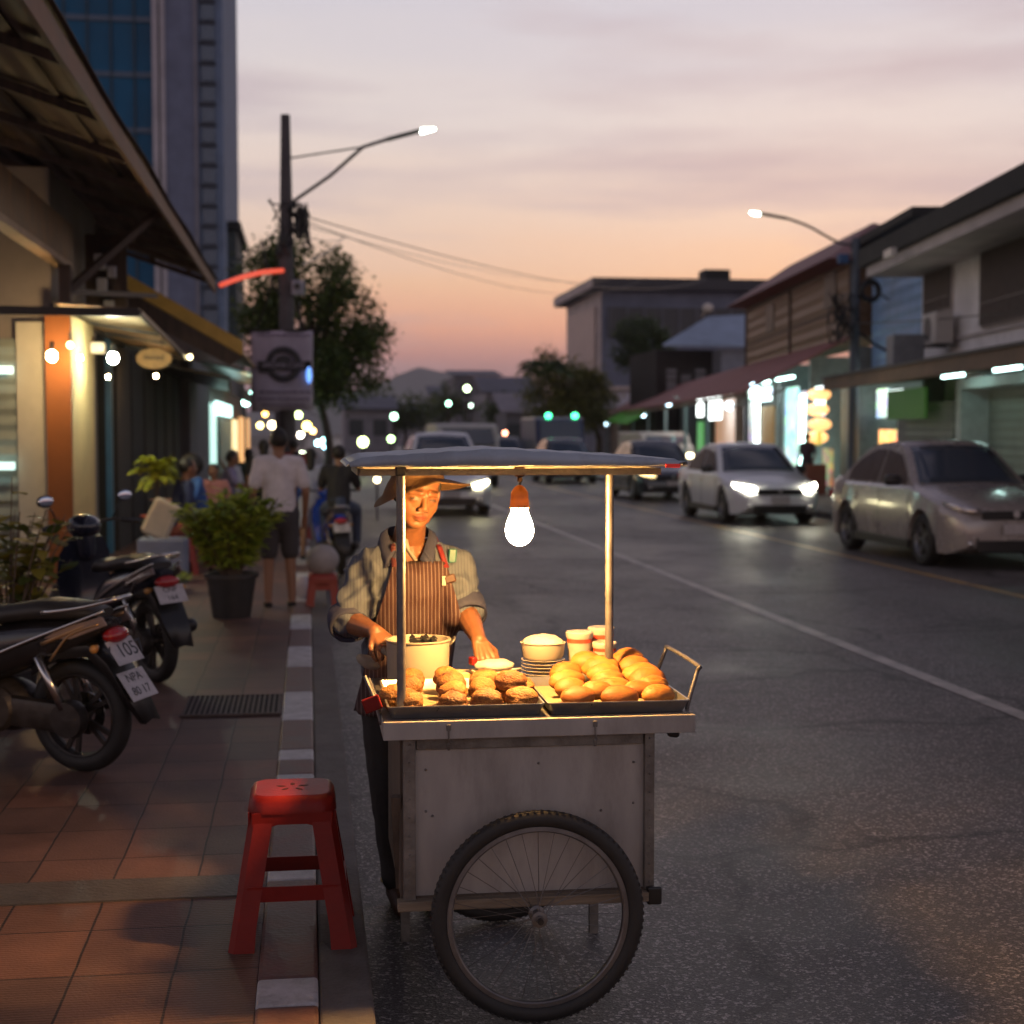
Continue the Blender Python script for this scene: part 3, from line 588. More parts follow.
# ------------------------------------------------------------------ red stool
def stool_tree(mt, W=.27, H=.45, F=.355, name='plastic_stool', small=False):
    r = empty(name, (0,0,0))
    def rr(w, z, c, n=3):
        out = []
        for sx, sy, a0 in ((1,1,0),(-1,1,PI/2),(-1,-1,PI),(1,-1,1.5*PI)):
            for k in range(n+1):
                a = a0+PI/2*k/n; out.append(Vector((sx*(w/2-c)+c*math.cos(a), sy*(w/2-c)+c*math.sin(a), z)))
        return out
    seat = MB(); seat.ring_loft([rr(W+.008,H-.055,.05), rr(W+.008,H-.050,.05), rr(W-.002,H-.02,.05), rr(W-.022,H-.003,.05), rr(W-.04,H,.045)], cap=False)
    seat.bm.faces.new([seat.bm.verts.new(p) for p in rr(W-.04,H,.045)])
    so_ = seat.build('seat', mt, r, smooth=40)
    if not small:
        s2 = MB()
        for k in range(5):
            a = 2*PI*k/5+.3; s2.ell((math.cos(a)*.038, math.sin(a)*.038, H+.0006), (.017,.008,.0008), Matrix.Rotation(a,3,'Z'), 12, 6)
        s2.build('seat_hole_shade', mat('hole_shade', (.05,.006,.005), .8, bump=0), so_)  # flat dark ovals painted as shade in the seat's holes
    def wpos(t): return (W/2-.02)*(1-t) + (F/2-.02)*t
    for sx in (-1,1):
        for sy in (-1,1):
            m = MB(); rings = []
            for k in range(7):
                t = k/6; z = (H-.045)*(1-t); c = wpos(t)+.012; g = .034 if t < 1 else .038; g = .072 + (.006 if t > .93 else 0)
                x, y = sx*c, sy*c
                # L-section corner leg, outside corner chamfered
                pts = [(0,0),(-g,0),(-g,-.006),(-.008,-.010),(-.010,-.008),(-.006,-g),(0,-g)]
                pts = [(.004,-.014),(-.014,.004),(-g,.004),(-g,-.004),(-.014,-.006),(-.006,-.014),(-.004,-g),(.004,-g)]
                rings.append([Vector((x+sx*p[0], y+sy*p[1], z)) for p in pts])
            m.ring_loft(rings); m.build('leg', mt, r, smooth=30)
    for zc, hgt in (((.175,.048),) if True else ()):
        for ax in (0,1):
            for sg in (-1,1):
                zz = zc if ax == 0 else zc; t = 1-zz/(H-.045); c = wpos(t)+.010; L_ = 2*wpos(t)-.03
                d = (L_, .007, hgt) if ax == 0 else (.007, L_, hgt); pos = (0, sg*c, zz) if ax == 0 else (sg*c, 0, zz)
                MB().box(pos, d).build('stretcher', mt, r)
    # apron below the seat with a rounded opening
    for ax in (0,1):
        for sg in (-1,1):
            w2 = W/2-.01; c = W/2+.002; m = MB(); top = [( -w2, H-.05), (w2, H-.05)]
            arcp = [(w2, H-.14), (w2-.050, H-.14)] + [(w2-.050-.03*(1-math.cos(a)), H-.118+.03*math.sin(a)) for a in (0, .5, 1.0, PI/2)] 
            poly = top + arcp + [(-x, z) for x, z in arcp[::-1]]
            pts = [Vector((x, sg*c, z)) if ax == 0 else Vector((sg*c, x, z)) for x, z in poly]
            m.prism(pts, (0, -sg*.005, 0) if ax == 0 else (-sg*.005, 0, 0)); m.build('seat_skirt', mt, r)
    return r
st = stool_tree(REDP, .272, .475, .41)
base = at_z(293, 950, .12)
st.location = (base.x, base.y+.185, .12); st.rotation_euler = (0,0,.0)
tag(st, 'tall square red plastic stool standing at the kerb beside the cart', 'stool')
# ------------------------------------------------------------------ vendor
from mathutils.bvhtree import BVHTree
V = empty('person', (0, 0, 0), 0, 'vendor in a floppy hat and striped apron working behind the food cart', 'person')
vb = at_z(385, 905, 0); 
J = at_y
HC = J(416, 491, 5.27)
# head frame: forward, up, person's-left axis (towards image right)
yaw_ = math.radians(16); fw = Vector((math.sin(yaw_), -math.cos(yaw_), -.22)).normalized()
upv = Vector((.10, .10, 1)); lf = upv.cross(fw).normalized() * 1; 
# want lf pointing to image right (+x)
if lf.x < 0: lf = -lf
upv = fw.cross(lf); 
if upv.z < 0: upv = -upv
HM_ = Matrix((lf, fw, upv)).transposed()
HS = 1.07
def hp(x, y, z): return HC + HM_ @ (Vector((x, y, z)) * HS)
nk0, nk1 = J(408, 541, 5.40), J(412, 520, 5.33)
shL, shR = J(368, 572, 5.40), J(452, 567, 5.40)      # L = image left
elL, elR = J(350, 622, 5.30), J(466, 612, 5.30)
wrL, wrR = J(375, 631, 5.13), J(479, 640, 5.10)
chest, belly, waist, hip = J(409, 585, 5.40), J(407, 632, 5.41), J(404, 668, 5.43), J(400, 700, 5.46)
hpL, hpR = J(387, 712, 5.46), J(414, 712, 5.46)
knL, knR = Vector((hpL.x-.0, 5.42, .47)), Vector((hpR.x+.04, 5.40, .47))
anL, anR = Vector((vb.x+.045, 5.48, .09)), Vector((hpR.x+.07, 5.48, .09))
def head(b):
    R = HM_.to_4x4()
    def E(x, y, z, a, c_, d): b.ell(hp(x,y,z), (a*HS,c_*HS,d*HS), R, 24, 16)
    E(0,-.012,.036,.074,.090,.080); E(0,.018,-.010,.070,.070,.076); E(0,.024,-.048,.066,.060,.056)
    E(0,.026,-.076,.056,.052,.036); E(0,.052,-.094,.034,.026,.020)
    for s in (-1,1):
        E(s*.031,.038,-.034,.037,.037,.042); E(s*.030,.074,-.011,.0165,.0105,.0105)
        b.ell(hp(s*.076,-.005,-.012), (.010,.020,.032), R @ Matrix.Rotation(s*-.35,4,'Z'), 16, 12)
        E(s*.0125,.097,-.040,.0095,.010,.008)
        b.cap(hp(s*.014,.084,.013), hp(s*.044,.068,.010), .0125, .010)
    b.cap(hp(0,.083,.002), hp(0,.103,-.034), .0095, .0125)
    b.cap(hp(-.019,.079,-.064), hp(0,.086,-.062), .006, .0085); b.cap(hp(.019,.079,-.064), hp(0,.086,-.062), .006, .0085)
    b.cap(hp(-.015,.077,-.072), hp(0,.083,-.074), .007, .009); b.cap(hp(.015,.077,-.072), hp(0,.083,-.074), .007, .009)
def hand(b, wr, palm_dir, palm_n, fingers, thumb, s=1):
    """palm_dir: wrist->knuckles, palm_n: out of the back of the hand; fingers: list of curls"""
    d = palm_dir.normalized(); n = (palm_n - d * palm_n.dot(d)).normalized(); t = d.cross(n)   # t across the palm
    for k in (-1.5,-.5,.5,1.5): b.cap(wr + t*k*.009*s, wr + d*.080*s + t*k*.0205*s, .0155*s, .0118*s, 10)
    b.ell(wr + d*.045*s - n*.004, (.030*s,.040*s,.016*s), Matrix((t,d,n)).transposed().to_4x4(), 16, 12)
    Ls = [.068,.078,.074,.058]
    for k, (c1, c2, c3, sp) in enumerate(fingers):
        p = wr + d*(.080 if k not in (0,3) else .075)*s + t*(k-1.5)*.0205*s; a = 0; r = (.0092,.0095,.0092,.0082)[k]*s; L_ = Ls[k]*s; dd = (d + t*sp).normalized(); nn = n
        for c, f in ((c1,.45),(c2,.32),(c3,.25)):
            a += c; v = dd*math.cos(a) - nn*math.sin(a); q = p + v*L_*f; b.cap(p, q, r, r*.92, 10); p = q; r *= .92
    side, c = thumb; p = wr + d*.020*s + t*side*.020*s
    q = p + (d*.62 + t*side*.72 - n*.30).normalized()*.040*s; b.cap(p, q, .0150*s, .0112*s, 10)
    r_ = q + (d*.9 + t*side*.15 - n*c).normalized()*.030*s; b.cap(q, r_, .0112*s, .0100*s, 10)
    e = r_ + (d*.9 - t*side*.15 - n*c*1.2).normalized()*.022*s; b.cap(r_, e, .0100*s, .0085*s, 10)
b = MB(); head(b)
b.cap(nk0 + Vector((0,.02,-.02)), nk1 + Vector((0,.005,.0)), .062, .052, 16)
b.cap(nk1, hp(0,-.02,-.03), .052, .056, 16)
b.chain([shL, nk0 + Vector((0,0,-.035)), shR], [.052,.058,.052]); b.chain([nk0+Vector((0,0,-.05)), chest, belly, waist, hip], [.07,.115,.115,.115,.12])
for sh, el, wr in ((shL, elL, wrL), (shR, elR, wrR)): b.chain([sh, el], [.052, .041]); b.cap(el, el.lerp(wr, .35), .041, .041); b.cap(el.lerp(wr, .35), wr, .041, .0255)
for h_, k_, a_ in ((hpL, knL, anL), (hpR, knR, anR)):
    b.chain([h_, k_, a_], [.085, .055, .037]); b.cap(a_ + Vector((0,.02,-.045)), a_ + Vector((.01,-.15,-.060)), .036, .028)
# image-left hand grips a ladle at the pot rim, image-right hand rests on the board with pinched fingers
hL = J(394, 652, 5.06) - wrL
hand(b, wrL, hL, Vector((-.1,-.35,.85)), [(.55,.75,.5,.05),(.6,.8,.5,.0),(.65,.8,.5,0),(.7,.85,.5,-.05)], (1 if True else -1, .55), .98)
hR = J(487, 662, 5.04) - wrR
hand(b, wrR, hR, Vector((.15,-.65,.55)), [(.15,.35,.25,-.10),(.12,.3,.25,-.03),(.15,.35,.25,.05),(.22,.45,.3,.14)], (-1, .5), .98)
SKIN = bpy.data.materials.new('skin'); SKIN.use_nodes = True
nt_ = SKIN.node_tree; P = nt_.nodes['Principled BSDF']; at_ = nt_.nodes.new('ShaderNodeAttribute'); at_.attribute_name = 'tone'
nz_ = nt_.nodes.new('ShaderNodeTexNoise'); nz_.inputs['Scale'].default_value = 35; nz_.inputs['Detail'].default_value = 5
tcx = nt_.nodes.new('ShaderNodeTexCoord'); nt_.links.new(tcx.outputs['Object'], nz_.inputs['Vector'])
mr = nt_.nodes.new('ShaderNodeMapRange'); mr.inputs['From Min'].default_value = .3; mr.inputs['From Max'].default_value = .7; mr.inputs['To Min'].default_value = .85; mr.inputs['To Max'].default_value = 1.15; nt_.links.new(nz_.outputs['Fac'], mr.inputs['Value'])
vs_ = nt_.nodes.new('ShaderNodeVectorMath'); vs_.operation = 'SCALE'; nt_.links.new(at_.outputs['Color'], vs_.inputs[0]); nt_.links.new(mr.outputs[0], vs_.inputs['Scale']); nt_.links.new(vs_.outputs[0], P.inputs['Base Color'])
P.inputs['Roughness'].default_value = .48; P.inputs['Subsurface Weight'].default_value = .35; P.inputs['Subsurface Radius'].default_value = (.6,.25,.15); P.inputs['Subsurface Scale'].default_value = .02
body = remesh(b, 'body', SKIN, V, .0033, 7, .5)
HI = HM_.inverted(); ca = body.data.color_attributes.new('tone', 'FLOAT_COLOR', 'POINT')
for i, v in enumerate(body.data.vertices):
    c = Vector((.185, .078, .036)); q = (HI @ (v.co - HC))/HS
    if q.length < .14 and q.y > .045:
        ax = abs(q.x); dark = 0
        zb = .0165 + .004*math.cos((ax-.030)*80)
        if .014 < ax < .049 and abs(q.z - zb) < .0030: dark = .62
        ze = -.0095 + .002*math.cos((ax-.030)*90)
        if abs(ax-.0305) < .0145 and abs(q.z - ze) < .0030*(1.1-((ax-.0305)/.0155)**2*.5): dark = .92
        if abs(ax-.0305) < .014 and -.0165 < q.z < -.0125: c = Vector((.14,.055,.026))
        if ax < .022 and abs(q.z+.0675) < .0085*(1-(ax/.026)**2) : c = Vector((.17,.045,.028)); dark = .55 if abs(q.z+.0675) < .0013 else 0
        if ax < .016 and abs(q.z+.047) < .003 and abs(ax-.009) < .004: dark = .7
        c = c*(1-dark) + Vector((.02,.012,.01))*dark
    ca.data[i].color = (*c, 1)
# shirt
SH = mat('grey_pinstripe_shirt', (.34,.33,.32), .85, var=.10, scale=5, bump=.15, bscale=220)
nt_ = SH.node_tree; P = nt_.nodes['Principled BSDF']
def stripes(m, ca_, cb_, sc_, thr, axis='X', dist=.3):
    nt_ = m.node_tree; P = nt_.nodes['Principled BSDF']; t = nt_.nodes.new('ShaderNodeTexCoord'); wv = nt_.nodes.new('ShaderNodeTexWave'); wv.bands_direction = axis; wv.inputs['Scale'].default_value = sc_; wv.inputs['Distortion'].default_value = dist; wv.inputs['Detail'].default_value = 1; wv.inputs['Detail Scale'].default_value = .4
    nt_.links.new(t.outputs['Object'], wv.inputs['Vector']); r = nt_.nodes.new('ShaderNodeValToRGB'); r.color_ramp.elements[0].position = thr; r.color_ramp.elements[0].color = (*ca_, 1); r.color_ramp.elements[1].position = thr+.1; r.color_ramp.elements[1].color = (*cb_, 1)
    nt_.links.new(wv.outputs['Fac'], r.inputs[0]); 
    n = nt_.nodes.new('ShaderNodeTexNoise'); n.inputs['Scale'].default_value = 4; n.inputs['Detail'].default_value = 4; nt_.links.new(t.outputs['Object'], n.inputs['Vector'])
    q = nt_.nodes.new('ShaderNodeMapRange'); q.inputs['To Min'].default_value = .75; q.inputs['To Max'].default_value = 1.25; nt_.links.new(n.outputs['Fac'], q.inputs['Value'])
    s = nt_.nodes.new('ShaderNodeVectorMath'); s.operation = 'SCALE'; nt_.links.new(r.outputs[0], s.inputs[0]); nt_.links.new(q.outputs[0], s.inputs['Scale']); nt_.links.new(s.outputs[0], P.inputs['Base Color'])
stripes(SH, (.078,.094,.130), (.050,.060,.090), 27, .84)
AP = mat('striped_apron', (.2,.06,.05), .8, var=.1, bump=.12, bscale=200); stripes(AP, (.032,.009,.010), (.115,.08,.076), 23, .80, dist=.6)
NAVY = mat('navy_cuff', (.026,.030,.065), .8, var=.2, scale=10, bump=.15)
b = MB()
def wr_(p): return p
b.chain([shL + Vector((0,0,-.005)), chest + Vector((-.03,0,.03))], [.073,.118]); b.chain([shR + Vector((0,0,-.005)), chest + Vector((.03,0,.03))], [.075,.118])
b.chain([shL + Vector((.0,0,.0)), nk0 + Vector((0,.01,-.045)), shR], [.066,.074,.066]); b.chain([chest, belly, waist, waist + Vector((0,0,-.05))], [.134,.136,.138,.136])
b.chain([chest + Vector((-.04,0,0)), belly + Vector((-.035,0,0)), waist + Vector((-.035,0,-.03))], [.115,.115,.115]); b.chain([chest + Vector((.04,0,0)), belly + Vector((.03,0,0)), waist + Vector((.025,0,-.03))], [.115,.112,.112])
for sh, el in ((shL, elL), (shR, elR)):
    m_ = sh.lerp(el, .5); b.chain([sh, m_, sh.lerp(el, .93)], [.074,.072,.064])
shirt = remesh(b, 'shirt', SH, V, .006, 6, .5)
# cut the neck opening and add cloth folds
bmx = bmesh.new(); bmx.from_mesh(shirt.data)
nkc = nk0 + Vector((.004,-.03,.025))
dead = []
for f in bmx.faces:
    q = f.calc_center_median() - nkc
    w_ = .058 + max(0, q.z)*.2
    vneck = q.y < -.01 and q.z > -.155 and abs(q.x - .012) < .052*(1 + (q.z+.02)/.145)
    if (q.z > -.03 and (q.x**2 + (q.y-.03)**2) ** .5 < .068) or vneck: dead.append(f)
bmesh.ops.delete(bmx, geom=dead, context='FACES')
for v in bmx.verts:
    p = v.co; n = v.normal
    arm = min((p - shL.lerp(elL, t)).length for t in (.3,.6,.9)); arm2 = min((p - shR.lerp(elR, t)).length for t in (.3,.6,.9)); ar = min(arm, arm2)
    amp = .017 if ar < .1 else .012
    f = noise.noise(Vector((p.x*13 + p.z*9, p.y*9, p.z*8 - p.x*7))) + .5*noise.noise(Vector((p.x*30, p.y*20, p.z*20)))
    g = 1 - abs(noise.noise(Vector((p.x*10 - p.z*14, p.y*6 + 3, p.z*5 + p.x*10))))*3.2
    v.co += n * (amp*f + amp*.9*max(0, g))
bmx.to_mesh(shirt.data); bmx.free()
for p in shirt.data.polygons: p.use_smooth = True
q = shirt.modifiers.new('s', 'SOLIDIFY'); q.thickness = .004; q.offset = 0
# rolled cuffs
for el, wr, sh in ((elL, wrL, shL), (elR, wrR, shR)):
    d = (el - sh).normalized(); d2 = (wr - el).normalized(); ax = (d + d2*.9).normalized(); c = el + d*.005
    m = MB().lathe(c, [(.066,-.045),(.0755,-.042),(.077,-.02),(.075,.0),(.073,.020),(.066,.026),(.058,.018),(.056,-.02)], 36, ax)
    for v in m.bm.verts: v.co += (v.co - c).normalized()*.005*noise.noise(v.co*22)
    m.build('rolled_cuff', NAVY, V, smooth=180)
# collar
def collar(side):
    s = side; pts = []
    a = nk0 + Vector((s*.035,.050,.052)); b_ = nk0 + Vector((s*.074,-.005,.040)); c = nk0 + Vector((s*.050,-.080,-.030)); 
    a2 = nk0 + Vector((s*.050,.075,.015)); b2 = nk0 + Vector((s*.107,.0,-.005)); c2 = nk0 + Vector((s*.088,-.105,-.088)); c1 = nk0 + Vector((s*.035,-.098,-.060))
    up_, lo_ = smoothpath([a,b_,c], 8), smoothpath([a2,b2,c2], 8)
    mid = [(p+q)/2 + (p-nk0).normalized()*.010 for p, q in zip(up_, lo_)]
    m = MB().ring_loft([up_, mid, lo_], close=False); m.quad(up_[-1], mid[-1], lo_[-1], c1)
    return m.build('collar', NAVY, V, smooth=60, solid=.004)
collar(-1); collar(1)
# trousers
TR = mat('black_trousers', (.014,.013,.014), .85, var=.2, bump=.2, bscale=40)
b = MB(); b.chain([waist + Vector((0,0,-.02)), hip], [.125,.128])
for h_, k_, a_ in ((hpL, knL, anL), (hpR, knR, anR)): b.chain([h_, k_, a_ + Vector((0,0,.01))], [.10,.072,.058])
tr_ = remesh(b, 'trousers', TR, V, .009, 4)
for v in tr_.data.vertices: v.co += v.normal*.005*noise.noise(Vector((v.co.x*9, v.co.y*9, v.co.z*14)))
SO = mat('brown_shoe_leather', (.10,.05,.03), .5, var=.3, scale=20)
for a_ in (anL, anR):
    b = MB().cap(a_ + Vector((0,.03,-.048)), a_ + Vector((.01,-.16,-.055)), .042, .034).cap(a_ + Vector((0,.02,-.03)), a_ + Vector((0,.015,.01)), .044, .044)
    s_ = remesh(b, 'shoe', SO, V, .006, 3)
    for v in s_.data.vertices: v.co.z = max(v.co.z, .003)
MB().torus(anL + Vector((0,.01,.0)), .052, .010, (0,.15,1), 28, 8).build('sock_cuff', mat('yellow_sock', (.40,.30,.12), .8), V, smooth=180)
# apron draped over body and shirt: cast onto the shirt from the front
dg = bpy.context.evaluated_depsgraph_get(); bv = BVHTree.FromObject(shirt, dg); bt = BVHTree.FromObject(tr_, dg); bb_ = BVHTree.FromObject(body, dg)
def front_y(x, z, lim=5.5):
    best = lim
    for t in (bv, bt, bb_):
        r_ = t.ray_cast(Vector((x, 4.0, z)), Vector((0,1,0)))
        if r_[0] and 5.22 < r_[0].y < best: best = r_[0].y
    return best
def sheet_on(zs, xl, xr, n, name, m, off=.010, thick=.004, fold=.006):
    rings = []
    for i, z in enumerate(zs):
        a, b_ = xl(z), xr(z); row = []
        ys = [front_y(a + (b_-a)*j/n, z) for j in range(n+1)]
        for j in range(n+1):
            yy = min(ys[max(0,j-2):j+3]); x = a + (b_-a)*j/n; low = max(0, (waist.z+.03 - z))
            row.append(Vector((x, yy - off - low*.12*max(0, 1-abs(2*j/n-1)) - fold*(.5+min(1,low*6))*noise.noise(Vector((x*22, 0, z*2.2))), z)))
        rings.append(row)
    for _ in range(5):
        for i in range(1, len(rings)-1):
            for j in range(n+1): rings[i][j].y = min(rings[i][j].y, (rings[i-1][j].y + rings[i+1][j].y + rings[i][max(0,j-1)].y + rings[i][min(n,j+1)].y)/4)
    return MB().ring_loft(rings, close=False).build(name, m, V, smooth=180, solid=thick)
zt = J(412, 563, 5.25).z; zb2 = J(380, 722, 5.25).z
xlt, xrt = J(393, 565, 5.27).x, J(446, 565, 5.27).x
xlw, xrw = J(374, 640, 5.3).x, J(461, 628, 5.3).x
zw = J(400, 625, 5.27).z
xlb, xrb = J(355, 715, 5.33).x, J(450, 715, 5.33).x
def xl_(z): 
    if z > zw: t = (zt-z)/(zt-zw); return xlt + (xlw-xlt)*t**1.15
    t = min(1, (zw-z)/(zw-zb2)); return xlw + (xlb-xlw)*t
def xr_(z):
    if z > zw: t = (zt-z)/(zt-zw); return xrt + (xrw-xrt)*t**.85
    t = min(1, (zw-z)/(zw-zb2)); return xrw + (xrb-xrw)*t
zs = [zt + (zb2-zt)*i/44 for i in range(45)]
apron = sheet_on(zs, xl_, xr_, 40, 'apron', AP)
MAR = mat('maroon_strap', (.06,.010,.013), .75, var=.2, bump=.15)
def strap(pts, w_, m, name='apron_strap'):
    P_ = smoothpath(pts, 8); A = [p + Vector((-w_/2,0,0)) for p in P_]; B_ = [p + Vector((w_/2,0,0)) for p in P_]
    return MB().ring_loft([A, B_], close=False).build(name, m, V, smooth=180, solid=.004)
def on(u, v, off=.012, Y=5.27):
    p = J(u, v, Y); return Vector((p.x, front_y(p.x, p.z, 5.45) - off, p.z))
strap([on(394.5-.1*k,567-4*k,.016) for k in range(8)], .018, MAR)
strap([on(447-1.2*k,568-4*k,.016) for k in range(8)], .018, mat('red_strap', (.13,.008,.010), .7, bump=.1))
q = on(454, 557, .012); m = MB().box((q.x, q.y, q.z), (.030,.010,.052), Matrix.Rotation(.1,3,'Y'), bev=.005); m.build('turquoise_badge', mat('turquoise_badge', (.010,.085,.09), .4, var=.2, scale=30), V)
q = on(450, 579, .016); m = MB().box((q.x, q.y, q.z), (.042,.014,.030), Matrix.Rotation(-.3,3,'Y'), bev=.006); m.build('phone_in_pocket', mat('brown_pouch', (.05,.022,.017), .5), V)
q = on(444, 581, .018); MB().box((q.x, q.y-.002, q.z), (.014,.010,.034), bev=.002).build('pocket_card', WPL, V)
# inner shirt placket showing pale inside the V
q0, q1, q2 = on(405,541,-.002), on(406,552,-.0), on(418,564,.002)
MB().ring_loft([[on(404,538,.006), on(406,549,.008), on(417,564,.010)], [on(409,541,.004), on(411,551,.006), on(419,561,.009)]], close=False).build('placket', mat('pale_placket', (.24,.22,.19), .8), V, smooth=180, solid=.003)
# hair and hat
HR = mat('black_hair', (.012,.010,.009), .6, bump=.2)
b = MB(); R4 = HM_.to_4x4(); b.ell(hp(0,-.030,.030), (.079,.080,.078), R4); b.ell(hp(0,-.055,-.02), (.070,.05,.05), R4)
for s in (-1,1): b.ell(hp(s*.070,.0,.025), (.012,.030,.030), R4)
remesh(b, 'hair', HR, V, .005, 3)
HT = mat('khaki_hat_cloth', (.105,.052,.020), .85, var=.15, scale=12, bump=.25, bscale=90)
hm = MB(); n = 64; prof = []
hc = hp(0, -.010, .044); HH = HM_ @ Matrix.Rotation(math.radians(14), 3, 'X') @ Matrix.Rotation(math.radians(-5), 3, 'Y')
HL = [(.0,.098,0),(.045,.096,0),(.072,.085,0),(.083,.06,0),(.088,.02,0),(.090,.0,0),(.092,-.004,.02),(.112,-.006,.25),(.135,-.010,.6),(.155,-.014,.9),(.182,-.016,1),(.184,-.019,1),(.176,-.018,.95)]
rings = []
for r_, z, wv in HL:
    ring = []
    for k in range(n):
        a = 2*PI*k/n; dx, dy = math.cos(a), math.sin(a)      # dx: person's left = image right; dy: forward
        sideL = max(0, -dx); sideR = max(0, dx); front = max(0, dy)
        droop = (-.080*sideL - .012*sideR**2 + .004*front - .020*max(0,-dy))*wv + .006*math.sin(3*a+1)*wv
        rx = r_*(1 + .04*abs(dx)) * (1 - .20*sideL*wv + .0*sideR*wv)
        ring.append(hc + HH @ Vector((rx*dx*.98, rx*dy*1.05 if r_ < .1 else rx*dy*.95 + .005, z + droop)))
    rings.append(ring)
hm.ring_loft(rings, cap=False).build('sun_hat', HT, V, smooth=60, solid=.0025)
# the red pinch of dough-scraper in the hand
q = J(473, 661, 4.99); m = MB().box(q, (.022,.03,.028), Matrix.Rotation(.4,3,'Z'), bev=.005)
tag(m.build('scraper_grip', REDP), 'small red handled scraper held in the hand by the board', 'scraper')
q = J(389, 653, 5.03); m = MB().cap(J(396,660,4.99), J(381,648,5.08), .011, .012).tube([J(396,659,4.99), J(410,648,4.97)], .004, 8)
tag(m.build('wooden_spatula', mat('pale_timber', (.3,.2,.1))), 'pale handled spatula held over the rim of the pot', 'spatula')
q = J(368, 662, 5.22); m = MB().ell(q, (.045,.02,.022), Matrix.Rotation(.5,4,'Y'), fn=lambda p, d: p*(1+.15*noise.noise(d*2))); m.build('hip_cloth', mat('hip_rag', (.30,.27,.22), .9, bump=.3), V, smooth=180)
# ------------------------------------------------------------------ motor scooters (local: +x forward, rear axle over the origin)
MBLK = mat('black_bike_paint', (.012,.012,.015), .25, var=.2, scale=6, bump=0, coat=.5)
MGRY = mat('engine_metal', (.06,.052,.048), .45, .6, var=.3, scale=15, bump=.1, dirt=.5)
CHRM = mat('chrome', (.6,.58,.56), .22, 1, var=.1, bump=0)
SEATM = mat('black_vinyl', (.02,.02,.022), .5, var=.2, bump=.1)
TLR = mat('tail_lamp_red', (.35,.01,.012), .2, bump=0, coat=.6)
AMB = mat('amber_lens', (.45,.22,.06), .25, bump=0)
PLT = mat('plate_white', (.50,.46,.46), .5, var=.12, scale=30, bump=.05, dirt=.3)
INK = mat('plate_ink', (.03,.03,.035), .6, bump=0)
def loft_profile(secs, n=14, exp=2.6):
    """secs: (x, zc, half height, half width) superellipse sections"""
    rings = []
    for x, zc, hz, hw in secs:
        r = []
        for k in range(n*2):
            a = PI*k/n; c, s = math.cos(a), math.sin(a)
            r.append(Vector((x, math.copysign(abs(c)**(2/exp), c)*hw, zc + math.copysign(abs(s)**(2/exp), s)*hz)))
        rings.append(r)
    return MB().ring_loft(rings)
